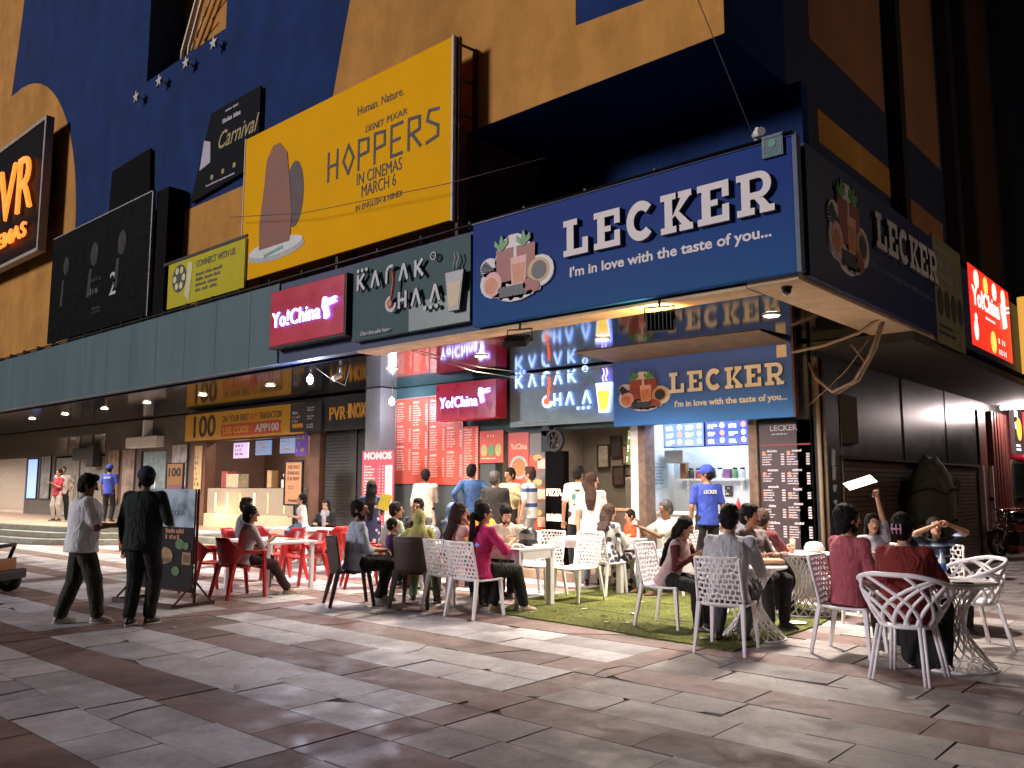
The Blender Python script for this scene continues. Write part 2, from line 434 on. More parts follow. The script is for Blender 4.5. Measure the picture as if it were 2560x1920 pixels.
B = thing('cinema_building', 'large blue and yellow cinema building with a long teal canopy over its shopfronts', 'building', (0,0,0))
fw = MB()
for x0, x1, z0, z1 in ((-60,-19.95,5.1,19),(-19.95,-16.2,5.1,11.5),(-16.2,-8.75,5.1,19)): fw.box(x0, 8.84, z0, x1, 10.6, z1)
fw.box(-8.75, 8.84, 6.95, -4.4, 10.6, 19)
fw.build('front_wall', BLUE, B)
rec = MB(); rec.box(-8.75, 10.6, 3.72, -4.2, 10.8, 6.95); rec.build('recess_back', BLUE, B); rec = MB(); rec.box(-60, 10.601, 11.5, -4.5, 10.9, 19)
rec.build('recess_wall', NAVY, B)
# yellow painted areas (paint stands 6 mm proud)
def paint(poly, name='yellow_paint', mat=YEL, y=8.834):
    mb = MB(); mb.prism(poly, y, 8.839); return mb.build(name, mat, B)
paint([(-12.21,5.2),(-12.21,8.68),(-11.77,10.36),(-10.9,13.5),(-9.2,19),(-6.63,19),(-6.63,7.9),(-5.44,7.82),(-5.44,19),(-4.402,19),(-4.402,6.955),(-8.75,6.955),(-8.75,5.2)])
paint([(-23.75,5.15),(-12.23,5.15),(-12.23,7.68),(-23.75,7.68)])
arch = [(-60,5.15),(-23.78,5.15)] + [(-29.3+5.45*math.cos(R(a)), 8.4+5.9*math.sin(R(a))) for a in range(2, 92, 6)] + [(-29.9,14.3),(-29.4,17),(-29.2,19),(-60,19)]
paint(arch, 'yellow_arch')
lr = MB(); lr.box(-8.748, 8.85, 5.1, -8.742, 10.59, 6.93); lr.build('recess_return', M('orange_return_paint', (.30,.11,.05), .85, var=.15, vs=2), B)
op = MB(); op.box(-19.94, 9.75, 11.5, -16.21, 10.595, 19); op.box(-16.206, 8.86, 11.5, -16.2, 9.75, 19)
op.build('opening_lining', YEL, B)
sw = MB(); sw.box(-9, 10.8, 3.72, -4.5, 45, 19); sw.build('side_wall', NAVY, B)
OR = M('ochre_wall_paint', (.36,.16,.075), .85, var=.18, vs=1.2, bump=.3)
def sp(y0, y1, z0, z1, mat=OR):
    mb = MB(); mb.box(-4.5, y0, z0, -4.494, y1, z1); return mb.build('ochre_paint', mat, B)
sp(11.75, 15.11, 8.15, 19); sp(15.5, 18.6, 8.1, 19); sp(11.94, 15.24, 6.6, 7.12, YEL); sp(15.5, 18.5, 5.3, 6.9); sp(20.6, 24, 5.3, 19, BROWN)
pil = MB()
for y in (15.2, 18.8, 20.3, 24.4): pil.box(-4.49, y, 5.0, -4.25, y+.28, 19)
pil.build('side_pilasters', M('dark_pilaster', (.02,.016,.016), .8), B)
# canopy
cf = MB()
x = -60.
while x < -12.8:
    x2 = min(x+1.22, -12.72); cf.box(x+.004, 8.17, 3.66, x2-.004, 8.26, 5.12); x = x2
cf.build('fascia_cladding', TEAL, B, bevel=.006)
core = MB(); core.box(-60, 8.262, 3.70, -3.36, 8.6, 5.09); core.box(-12.72, 8.2, 3.66, -3.36, 8.262, 5.09); core.box(-60, 8.6, 4.95, -3.36, 11.7, 5.09)
core.box(-3.9, 8.6, 3.74, -3.36, 30, 5.09); core.box(-4.8, 11.9, 3.9, -3.9, 30, 4.9)
core.build('canopy_core', M('canopy_navy', (.022,.042,.12), .6, var=.2), B)
so_ = MB(); x = -60.
while x < -3.95:
    x2 = min(x+2.44, -3.92); so_.box(x+.003, 8.58, 3.64, x2-.003, 12.0, 3.66); x = x2
so_.build('mirror_soffit', MIRR, B)
fl = MB(); fl.add([(-7.95,10.45,3.634),(-4.9,10.6,3.634),(-4.9,11.58,3.60),(-7.95,11.58,3.60),(-7.95,10.47,3.624),(-4.9,10.62,3.624),(-4.9,11.57,3.585),(-7.95,11.57,3.585)],[(0,1,2,3),(7,6,5,4),(0,4,5,1),(1,5,6,2),(2,6,7,3),(3,7,4,0)]); fl.build('brown_soffit_flap', M('flap_brown', (.16,.11,.07), .7, var=.4, vs=4), B)
lip = MB(); lip.box(-10.5, 8.18, 3.62, -3.92, 8.57, 3.655); lip.box(-3.91, 8.18, 3.63, -3.35, 13.4, 3.70)
lip.build('soffit_trim', CREAM, B)
pipe = MB(); pipe.tube([(-60,8.12,5.13),(-12.7,8.12,5.13),(-3.3,8.06,5.14)], .02, 6, 0)
for i in range(44): pipe.box(-48+i*1.0, 8.12, 5.1, -47.97+i*1.0, 8.3, 5.2)
pipe.build('parapet_rail', DARK, B)
sb = MB(); sb.box(-4.78, 12.0, 3.5, -3.36, 30, 3.63); sb.build('side_soffit', M('sooty_soffit', (.05,.045,.04), .85, var=.3, vs=3), B)
# raised shop step and platform
st = MB(); st.box(-14.3, 10.95, 0, -4.85, 12.1, .15); st.build('shop_step', STONE, B, bevel=.01)
def plat(off, z0, z1, mat):
    f = [(-60,8.65),(-27.4,8.65),(-24.2,9.1),(-21.8,10.7),(-14.45,11.15)]
    mb = MB(); n_ = len(f); poly = [(x_, y_-off) for x_, y_ in f] + [(-14.45,12.6),(-60,12.6)]
    N = len(poly); vs = [(x_, y_, z1) for x_, y_ in poly] + [(x_, y_, z0) for x_, y_ in poly]
    mb.add(vs, [tuple(range(N)), tuple(reversed(range(N, 2*N)))] + [(N+i, N+(i+1) % N, (i+1) % N, i) for i in range(N)]); return mb.build('step', mat, B, bevel=.012)
plat(.70, 0, .15, STEPS); plat(.35, .15, .30, STEPS); plat(0, .30, .44, STEPS)
pt = plat(-.03, .44, .45, STONE); pt.name = 'platform_floor'
# left shopfront under the canopy
lf = MB(); lf.box(-60, 12.3, 2.62, -22.7, 12.5, 3.64); lf.box(-60, 12.3, .45, -40.5, 12.5, 2.62)
lf.box(-36.6, 12.3, .45, -33.7, 12.5, 2.62); lf.box(-29.35, 12.3, .45, -26.7, 12.5, 2.62); lf.box(-25.0, 12.3, .45, -22.7, 12.5, 2.62)
lf.build('entrance_wall', M('entrance_grey', (.13,.12,.11), .35, .1, var=.2, vs=2), B)
sh = MB()
for i in range(40): sh.box(-40.5, 12.32, .62+i*.05, -36.6, 12.36, .66+i*.05)
sh.box(-40.5, 12.36, .45, -36.6, 12.4, 2.7); sh.build('roller_shutter', M('beige_shutter', (.58,.50,.40), .6, var=.1), B)
gl = M('dark_door_glass', (.32,.31,.28), .16, .0, var=.3, vs=1.5, spec=.8)
for k, (x0, x1) in enumerate(((-33.7,-31.55),(-31.5,-29.35))):
    d = MB(); d.box(x0+.03, 12.34, .47, x1-.03, 12.37, 2.55); o = d.build('door', gl, B)
    h = MB(); xx = (x1-.25 if k == 0 else x0+.25); h.tube([(xx,12.28,1.0),(xx,12.28,1.9)], .02, 8); h.build('handle', M('steel', (.6,.6,.6), .3, 1), o)
d = MB(); d.box(-26.6, 12.34, .47, -25.1, 12.37, 2.6); o = d.build('door', M('teal_door_glass', (.30,.40,.42), .12, var=.3), B)
h = MB(); h.tube([(-25.6,12.28,.9),(-25.6,12.28,1.9)], .02, 8); h.build('handle', M('steel'), o)
tr = MB()
for i in range(4): tr.box(-33.4+i*1.05, 12.26, 2.72, -32.5+i*1.05, 12.295, 3.3)
tr.build('transom_window', M('transom_glass', (.27,.26,.24), .15, var=.3), B)
# ticket kiosk shell
kw = MB(); kw.box(-22.7, 11.9, .45, -21.9, 12.2, 3.6); kw.box(-17.0, 11.9, .45, -16.6, 12.2, 3.6); kw.box(-21.9, 11.9, 2.75, -17.0, 12.2, 3.6)
kw.build('kiosk_frame', BROWN, B)
ki = MB(); ki.box(-22.6, 14.2, .45, -16.5, 14.3, 3.6); ki.box(-22.7, 12.2, .45, -22.6, 14.2, 3.6); ki.box(-16.6, 12.2, .45, -16.5, 14.2, 3.6); ki.box(-22.6, 12.2, 3.45, -16.6, 14.2, 3.6); ki.box(-22.6,12.2,.40,-16.6,14.2,.46)
ki.build('kiosk_interior', M('kiosk_brown', (.17,.10,.075), .5, var=.15), B)
s2 = MB()
for a, b_ in ((-16.5,-15.55),(-15.3,-14.45)):
    for i in range(30): s2.box(a, 12.0, .47+i*.075, b_, 12.03, .535+i*.075)
s2.box(-16.5,12.03,.45,-14.4,12.1,2.8); s2.box(-15.55,11.97,.45,-15.3,12.03,2.8)
s2.build('roller_shutter', SHUT, B)
pl = MB(); pl.box(-14.42, 11.5, 0, -13.92, 12.2, 3.63); pl.build('pillar', GREYW, B, bevel=.01)
# fast-food row: walls, header, rooms
hd = MB(); hd.box(-13.92, 11.95, 2.55, -4.95, 12.15, 3.63); hd.build('shop_header', TEALD, B)
rw = MB(); rw.box(-13.92, 11.95, .15, -11.7, 12.15, 2.55); rw.box(-11.7, 11.95, .15, -11.0, 12.15, 2.55); rw.box(-10.62, 11.95, .15, -9.66, 12.15, 2.55); rw.build('counter_wall', M('dark_green_wall', (.055,.07,.065), .6, var=.15), B)
for q, mt in (((-9.66,11.9,.15,-9.58,12.2,2.55), M('maroon_frame', (.09,.03,.025), .4)), ((-7.86,11.88,.15,-7.70,12.15,2.55), WHITE), ((-7.70,11.86,.15,-7.56,12.15,2.55), M('rust_frame', (.17,.11,.08), .6, var=.4, vs=9)), ((-5.74,11.86,.15,-5.6,12.15,2.55), M('rust_frame'))):
    fr = MB(); fr.box(*q); fr.build('door_frame', mt, B)
def room(x0, x1, y1, zf, zc, mat, floor=STONE, ceil=None, nm='room_interior'):
    mb = MB(); y0 = 12.15
    mb.box(x0-.08, y0, zf, x0, y1, zc); mb.box(x1, y0, zf, x1+.08, y1, zc); mb.box(x0-.08, y1, zf, x1+.08, y1+.08, zc)
    mb.box(x0-.08, y0, zf-.08, x1+.08, y1+.08, zf, 1); mb.box(x0-.08, y0, zc, x1+.08, y1+.08, zc+.08, 2); return mb.build(nm, [mat, floor, ceil or WHITE], B)
room(-7.70, -5.68, 13.0, .15, 3.0, M('white_tile_wall', (.52,.58,.63), .4, var=.08), nm='juice_room')
room(-11.3, -7.86, 15.2, .15, 2.95, M('grey_cafe_wall', (.23,.205,.17), .8, var=.12), ceil=M('brown_ceiling', (.14,.10,.08), .6), nm='cafe_room')
sd = MB(); sd.box(-5.6, 11.95, .15, -4.8, 12.3, 2.55); sd.box(-5.0, 11.9, 0, -4.8, 30, 3.6); sd.build('side_shop_wall', DGREY, B)
# ============================================================ SIGNS
def neon(name, col, s, sat=None): return M(name, col, .4, var=0, emit=s, ecol=sat or col)
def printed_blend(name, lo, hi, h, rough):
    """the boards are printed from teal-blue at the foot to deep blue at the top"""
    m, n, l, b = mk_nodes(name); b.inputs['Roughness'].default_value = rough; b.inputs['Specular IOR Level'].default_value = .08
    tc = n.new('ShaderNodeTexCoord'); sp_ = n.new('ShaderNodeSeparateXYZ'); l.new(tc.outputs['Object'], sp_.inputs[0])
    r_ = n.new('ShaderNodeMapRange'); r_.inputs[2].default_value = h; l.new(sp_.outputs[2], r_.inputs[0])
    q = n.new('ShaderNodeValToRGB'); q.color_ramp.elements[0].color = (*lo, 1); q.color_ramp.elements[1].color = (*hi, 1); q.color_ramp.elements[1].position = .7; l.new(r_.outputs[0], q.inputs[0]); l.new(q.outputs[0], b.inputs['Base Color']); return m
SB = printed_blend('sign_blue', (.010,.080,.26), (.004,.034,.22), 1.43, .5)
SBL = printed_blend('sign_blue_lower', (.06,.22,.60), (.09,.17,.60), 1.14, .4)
LW = M('letter_cream', (.74,.68,.66), .55, var=.04)
LWD = M('letter_edge', (.10,.10,.13), .6)
CRIM = M('sign_crimson', (.58,.022,.055), .3, var=.08, vs=2)
GLOWF = neon('lit_letter_white', (.85,.88,1), 2.2)
GLOWS = neon('lit_letter_violet', (.10,.12,1), 4)
GRN = M('leaf_print', (.10,.30,.09), .5); REDP = M('juice_red_print', (.30,.06,.04), .5, var=.3, vs=20); DKP = M('berry_print', (.03,.035,.05), .5, var=.4, vs=60)
ORP = M('fruit_orange_print', (.62,.22,.09), .5, var=.2, vs=15); PINKP = M('fruit_pink_print', (.75,.40,.34), .5, var=.2); CRP = M('cut_out_edge', (.70,.66,.64), .5)
def slab(mb, s, x, z, w, h, gap, y, dep, m=0, m2=1):
    """slab-serif capitals as solid blocks"""
    def P(poly, k=0): mb.prism([(x+px*w, z+pz*h) for px, pz in poly], y-dep-k*.0012, y, m, m2)
    def r(a, b_, c_, d_, k=0): P([(a,b_),(c_,b_),(c_,d_),(a,d_)], k)
    for ch in s:
        if ch == 'L': r(.13,.0,.40,1); r(0,.83,.13,1); r(.40,.83,.54,1); r(0,0,.13,.17); r(.40,0,.95,.17); r(.74,.17,.95,.44)
        if ch == 'E':
            r(.13,0,.40,1); r(0,.83,.13,1); r(0,0,.13,.17); r(.40,.83,.95,1); r(.75,.60,.95,.83); r(.40,0,.95,.17); r(.75,.17,.95,.42); r(.40,.43,.62,.58)
        if ch == 'C':
            for i in range(22):
                a, b_ = R(42+i*276/22), R(42+(i+1)*276/22)
                P([(.5+.24*math.cos(a), .5+.27*math.sin(a)), (.5+.49*math.cos(a), .5+.52*math.sin(a)), (.5+.49*math.cos(b_), .5+.52*math.sin(b_)), (.5+.24*math.cos(b_), .5+.27*math.sin(b_))])
        if ch in 'KR':
            r(.13,0,.38,1); r(0,.84,.13,1); r(0,0,.13,.16); r(.38,0,.5,.16); 
        if ch == 'K':
            r(.38,.84,.5,1); P([(.38,.40),(.66,.84),(.94,.84),(.58,.50),(.38,.36)]); r(.58,.84,1,1); P([(.44,.46),(.58,.52),(.96,.16),(.68,.16)], 1); r(.60,0,1.03,.16)
        if ch == 'R':
            r(.38,.84,.62,1); r(.38,.36,.62,.52)
            for i in range(10):
                a, b_ = R(-90+i*18), R(-72+i*18)
                P([(.62+.14*math.cos(a), .68+.16*math.sin(a)), (.62+.36*math.cos(a), .68+.32*math.sin(a)), (.62+.36*math.cos(b_), .68+.32*math.sin(b_)), (.62+.14*math.cos(b_), .68+.16*math.sin(b_))])
            P([(.50,.36),(.74,.36),(.92,.16),(.66,.16)]); r(.64,0,1.05,.16)
        x += w + gap
def fruit(parent, cx, cz, w, h, y, dull=1):
    """cut-out picture of three juices with fruit"""
    f = MB()
    def e(px, pz, rx, rz, m, k, n=14): f.prism(circle(cx+px*w, cz+pz*h, rx*w, n, rz=rz*h), y-.03-k*.003, y-.001 if k == 0 else y-.02, m)
    def r(x0, z0, x1, z1, m, k, t=.0): f.prism([(cx+(x0+t)*w, cz+z0*h), (cx+(x1-t)*w, cz+z0*h), (cx+x1*w, cz+z1*h), (cx+x0*w, cz+z1*h)], y-.03-k*.003, y-.02, m)
    for q in ((-.30,-.18,.19,.22),(.0,-.30,.30,.20),(.32,-.14,.19,.22),(-.36,.05,.13,.14),(-.02,.10,.26,.36)): e(*q, 0, 0)
    for i in range(14): e(-.28+i*.045, -.36+.02*math.sin(i*2.2)-.06*math.sin(i*.24), .035, .045, 0, 0, 8)
    r(-.26,-.2,-.02,.27,2,1,.01); r(.02,-.2,.27,.27,2,1.3,.01); r(-.06,-.28,.16,.12,5,2,.02); r(-.04,-.25,.14,.02,6,2.4,.02)
    for px in (-.18,.12):
        for a in (-40, 0, 45):
            t = R(90+a); f.prism([(cx+px*w, cz+.24*h), (cx+(px+.09*math.cos(t)-.035)*w, cz+(.24+.13*math.sin(t))*h), (cx+(px+.13*math.cos(t))*w, cz+(.26+.22*math.sin(t))*h), (cx+(px+.09*math.cos(t)+.035)*w, cz+(.24+.13*math.sin(t))*h)], y-.042, y-.02, 1)
    for a in (120, 140, 160, 180, 200):
        t = R(a); f.prism([(cx-.28*w, cz+.0*h), (cx+(-.36+.1*math.cos(t))*w, cz+(.03+.14*math.sin(t))*h), (cx+(-.38+.12*math.cos(t))*w, cz+(.0+.12*math.sin(t))*h)], y-.04, y-.02, 3)
    e(-.31,-.2,.13,.18,5,2); e(-.33,-.22,.09,.12,6,2.4)
    e(.31,-.13,.14,.17,4,1.6); e(.32,-.13,.10,.13,3,2)
    for i in range(16):
        e(-.2+.045*(i % 8)+.02*(i//8), -.31-.07*(i//8), .034, .045, 3, 2.6+.2*(i % 3), 8)
    e(.18,-.3,.07,.09,2,2.8); e(.27,-.34,.06,.08,2,3)
    f.build('fruit_cutout', [CRP, GRN, REDP, DKP, M('mango_print', (.55,.36,.12), .5), PINKP, ORP], parent)
# big blue juice sign over the canopy corner
t = thing('shop_sign', 'wide blue shop sign at the canopy corner with large slab letters and a juice cut-out', 'shop sign', (-7.87,8.17,3.68), 0, 'blue juice shop signs')
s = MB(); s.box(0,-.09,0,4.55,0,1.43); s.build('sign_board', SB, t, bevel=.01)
s = MB(); s.box(4.552,-.10,0,4.60,0,1.43); s.box(-.012,-.1,1.432,4.6,0,1.45); s.build('sign_edge', M('sign_edge_navy', (.012,.03,.10), .5), t)
s = MB(); slab(s, 'LECKER', 1.63, .67, .395, .455, .07, -.095, .06); s.build('lettering', [LW, LWD], t)
s = MB(); text(s, "I'm in love with the taste of you...", 1.68, .425, .115, -.091, .004, w=2.62, bold=.025); s.build('tagline', LW, t)
fruit(t, .80, .72, 1.28, .95, -.091)
s = MB(); s.box(4.24,-.125,1.25,4.47,-.10,1.49); s.build('veg_mark', M('veg_board_navy', (.02,.06,.10), .5), t)
s = MB(); 
for q in ((4.26,1.27,4.45,1.28),(4.26,1.46,4.45,1.47),(4.26,1.28,4.27,1.46),(4.44,1.28,4.45,1.46)): s.box(q[0],-.129,q[1],q[2],-.1255,q[3])
s.prism(circle(4.355,1.395,.042,16), -.131, -.1255, 0); text(s, 'VEG', 4.355, 1.295, .03, -.1255, .003, align='c'); s.build('veg_print', M('veg_green', (.02,.25,.17), .5), t)
# same sign around the corner
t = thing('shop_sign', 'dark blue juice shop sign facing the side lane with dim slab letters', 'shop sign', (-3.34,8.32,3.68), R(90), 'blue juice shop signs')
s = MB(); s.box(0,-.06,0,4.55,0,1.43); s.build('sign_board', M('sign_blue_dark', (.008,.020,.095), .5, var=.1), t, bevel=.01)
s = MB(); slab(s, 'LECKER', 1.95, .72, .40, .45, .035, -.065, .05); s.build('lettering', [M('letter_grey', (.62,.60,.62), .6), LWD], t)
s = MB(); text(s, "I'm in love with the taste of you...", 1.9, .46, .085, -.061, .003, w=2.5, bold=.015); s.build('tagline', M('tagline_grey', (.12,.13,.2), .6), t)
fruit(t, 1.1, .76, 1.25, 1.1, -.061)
# lower juice sign on the shop front
t = thing('shop_sign', 'lower blue juice shop sign hung over the serving window with bright cream letters', 'shop sign', (-8.0,11.72,2.52), 0, 'blue juice shop signs')
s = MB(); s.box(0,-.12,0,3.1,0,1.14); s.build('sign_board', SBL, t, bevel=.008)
s = MB(); s.box(0,-.11,1.142,3.1,0,1.16); s.box(3.102,-.12,0,3.13,0,1.15,1); s.build('sign_edge', [CREAM, M('maroon_frame')], t)
s = MB(); slab(s, 'LECKER', 1.11, .47, .275, .325, .045, -.125, .045); s.build('lettering', [M('letter_warm', (.86,.78,.68), .5, var=.03), LWD], t)
s = MB(); text(s, "I'm in love with the taste of you...", 1.17, .255, .09, -.121, .003, w=1.84, bold=.03); s.build('tagline', M('letter_warm'), t)
fruit(t, .61, .56, .98, .68, -.121)
s = MB(); s.box(2.88,-.127,.87,3.03,-.121,1.05); s.build('paper_notice', M('paper_cream', (.80,.68,.50), .7), t)

# crimson boxes with lit lettering
def bird(mb, x, z, h, y, m=0, m2=1):
    """chopsticks lifting noodles: the logo beside the lettering"""
    for k in (0, .16): mb.prism([(x+.32*h, z+(.80-k)*h), (x+1.0*h, z+(.92-k*1.1)*h), (x+1.0*h, z+(1.0-k*1.1)*h), (x+.32*h, z+(.88-k)*h)], y-.045, y, m, m2)
    for i in range(4):
        pts = [(x+(.05+.09*i)*h, z+.92*h), (x+(.0+.09*i)*h, z+.62*h), (x+(.18+.07*i)*h, z+.35*h), (x+(.2+.07*i)*h, z+(.06+.03*i)*h)]
        for (a, b_), (c_, d_) in zip(pts, pts[1:]): mb.prism([(a,b_),(a+.085*h,b_),(c_+.075*h,d_),(c_,d_)], y-.04-.001*i, y, m, m2)
    mb.prism(circle(x+.22*h, z+.88*h, .18*h, 12), y-.046, y, m, m2)
t = thing('shop_sign', 'crimson light-box sign with glowing white lettering at the end of the teal fascia', 'shop sign', (-12.66,8.17,3.92), 0, 'crimson lit signs')
s = MB(); s.box(0,-.2,0,2.08,-.005,.96); s.build('sign_box', CRIM, t, bevel=.01)
s = MB(); s.box(-.03,-.19,-.035,2.12,-.004,-.002); s.box(2.082,-.19,0,2.12,-.004,.97); s.build('sign_frame', DARK, t)
s = MB(); text(s, 'Yo!China', .10, .32, .25, -.204, .025, 0, 1, w=1.38, bold=.006, space=1.06); bird(s, 1.55, .26, .36, -.205); s.build('lit_lettering', [GLOWF, GLOWS], t)
t = thing('shop_sign', 'crimson sign in clear wrap with glowing white lettering over the noodle counter', 'shop sign', (-12.12,11.72,2.80), 0, 'crimson lit signs')
s = MB(); s.box(0,-.3,0,1.62,0,.73); s.build('sign_box', CRIM, t, bevel=.01)
s = MB(); text(s, 'Yo!China', .14, .25, .2, -.304, .025, 0, 1, w=1.02, bold=.006, space=1.06); bird(s, 1.2, .27, .29, -.305); s.build('lit_lettering', [GLOWF, GLOWS], t)
rnd = random.Random(3); s = MB()
for i in range(16):
    x = .1+1.4*rnd.random(); z = .04+.2*rnd.random(); s.tube([(x,-.305,z),(x+rnd.uniform(-.03,.03),-.309,z+.06),(x+rnd.uniform(-.02,.05),-.305,z+.12+.08*rnd.random())], .004, 5)
s.build('wrap_creases', M('clear_wrap', (.5,.3,.33), .08, spec=1), t)

# tea shop: letters standing off a dark teal panel
STROKE = {'K': [((0,0),(0,1)),((.05,.45),(.62,1)),((.2,.55),(.66,0))], 'A': [((0,0),(.36,1)),((.36,1),(.72,0))], 'H': [((0,0),(0,1)),((.58,0),(.58,1)),((0,.5),(.58,.5))]}
def strokes(mb, ch, x, z, h, y, d=.055, wd=.20, m=0, m2=1):
    for k, ((a, b_), (c_, e)) in enumerate(STROKE[ch]):
        dx, dz = c_-a, e-b_; L = math.hypot(dx, dz); nx, nz_ = -dz/L*wd/2, dx/L*wd/2
        mb.prism([(x+(a+nx)*h, z+(b_+nz_)*h), (x+(a-nx)*h, z+(b_-nz_)*h), (x+(c_-nx)*h, z+(e-nz_)*h), (x+(c_+nx)*h, z+(e+nz_)*h)], y-d-.0015*k, y-.03, m, m2)
def teasign(t, k, y, mats, spoonm, lit):
    s = MB(); H = .25*k
    x0, z1, z2 = .22*k, .77*k, .35*k
    for ch, dx in (('K',0),('A',.33),('A',.98),('K',1.33)): strokes(s, ch, x0+dx*k, z1, H, y)
    s.prism([(x0+.68*k, z1),(x0+.725*k, z1),(x0+.725*k, z1+.17*k),(x0+.68*k, z1+.17*k)], y-.07, y-.03, 0, 1)
    band(s, x0+.80*k, z1+.155*k, .075*k, .12*k, 60, 180, y-.071, y-.03, 0)
    for i in range(3): s.prism(circle(x0+(.02+.1*i)*k, z1+H+.055*k, .032*k, 12), y-.07, y-.03, 0, 1)
    for ch, dx in (('H',1.0),('A',1.28),('A',1.68)): strokes(s, ch, x0+dx*k-.02*k, z2, H, y)
    band(s, x0+.81*k, z2+.1*k, .075*k, .125*k, 100, 360, y-.071, y-.03, 0)
    for i in range(3): s.prism(circle(x0+(1.56+.12*i)*k, z2-.075*k, .034*k, 12), y-.07, y-.03, 0, 1)
    band(s, x0+1.72*k, z1+.24*k, .045*k, .06*k, 0, 360, y-.07, y-.03, 0, 16); text(s, 'TM', x0+1.72*k, z1+.225*k, .028*k, y-.05, .01, 0, 1, align='c')
    s.build('lettering', mats[:2], t)
    s = MB(); s.tube([(x0+.88*k, y-.085, z1+.15*k), (x0+.885*k, y-.085, z1+.0*k), (x0+.86*k, y-.085, z1-.15*k), (x0+.825*k, y-.085, z2+.12*k)], [.028*k,.024*k,.02*k,.018*k], 8)
    s.prism(circle(x0+.81*k, z2+.1*k, .06*k, 14), y-.1, y-.06); s.build('spoon', spoonm, t)
    s = MB(); gx, gz = 2.2*k, .16*k
    s.prism([(gx+.07*k,gz),(gx+.28*k,gz),(gx+.36*k,gz+.55*k),(gx,gz+.55*k)], y-.08, y-.02, 0, 1)
    s.prism([(gx+.09*k,gz+.05*k),(gx+.26*k,gz+.05*k),(gx+.32*k,gz+.40*k),(gx+.04*k,gz+.40*k)], y-.085, y-.079, 2)
    for o_ in (0, .07): s.tube([(gx+(.17+o_)*k, y-.06, gz+.58*k), (gx+(.14+o_)*k, y-.06, gz+.65*k), (gx+(.19+o_)*k, y-.06, gz+.72*k), (gx+(.16+o_)*k, y-.06, gz+.82*k)], .012*k, 6, 3)
    s.build('tea_glass', mats[2:], t)
    s = MB(); text(s, 'Chai chaa piita haaa~', .26*k, .06*k, .06*k, y-.02, .004, w=.72*k, shear=.25); s.build('script_line', M('script_white', (.6,.6,.58), .5), t)
t = thing('shop_sign', 'unlit dark teal tea shop sign on the fascia with grey letters and a painted glass', 'shop sign', (-10.5,8.17,3.78), 0, 'tea shop signs')
s = MB(); s.box(0,-.1,0,2.6,0,1.22); s.build('sign_panel', TEALD, t, bevel=.006)
s = MB(); s.box(1.35,-.112,.0,2.6,-.102,.42); s.build('repair_panel', M('pale_teal_panel', (.14,.21,.20), .4, var=.1), t)
teasign(t, 1.0, -.12, [M('letter_dull', (.50,.53,.55), .5), M('letter_side_black', (.02,.02,.022), .5), M('glass_print_grey', (.42,.43,.44), .5), M('letter_side_black'), M('tea_print', (.62,.50,.30), .5), M('glass_print_grey')], M('spoon_orange', (.55,.12,.05), .5), 0)
t = thing('shop_sign', 'glowing tea shop sign with blue-white letters, red spoon and lit glass over the cafe door', 'shop sign', (-10.48,11.85,2.63), 0, 'tea shop signs')
s = MB(); s.box(0,-.06,0,2.45,0,.98); s.build('sign_panel', M('lit_teal_panel', (.22,.33,.35), .4), t)
teasign(t, .93, -.07, [neon('lit_letter_blue', (.45,.68,1), .85), neon('lit_letter_side', (.12,.2,1), 1.2), neon('lit_glass_white', (.75,.88,1), .9), neon('lit_glass_side', (.15,.2,1), 2), neon('lit_tea', (1,.62,.06), .8), neon('lit_steam', (.35,.2,1), 3)], neon('lit_spoon', (1,.12,.03), .7), 1)

# billboards on the canopy
t = thing('billboard', 'large yellow cinema billboard with black lettering standing on the canopy', 'billboard', (-14.35,8.42,5.42), 0, 'cinema billboards')
YB = M('billboard_yellow', (.92,.46,.004), .7, var=.05, vs=1, spec=.05)
s = MB(); s.box(0,-.06,0,5.75,0,2.85); s.build('print_face', YB, t)
s = MB()
for z in (0, 1.42, 2.8): s.box(0,.0,z,5.85,.04,z+.05)
for x in (0, 2.9, 5.78):
    s.box(x,.002,-.25,x+.06,.06,2.85); s.box(x,.35,-.25,x+.06,.41,2.8)
for i in range(6): s.bar((5.81,.03,i*.55),(5.81,.38,i*.55+.03),.03,.03)
s.build('steel_frame', M('rusty_steel', (.06,.03,.025), .7, .3, var=.3), t)
s = MB(); s.box(5.752,-.07,-.02,5.79,0,2.87); s.box(-.03,-.07,-.02,-.002,0,2.87); s.build('edge_strip', M('pale_edge', (.55,.52,.50), .5), t)
BK = M('print_black', (.02,.016,.014), .6)
PX = MB()
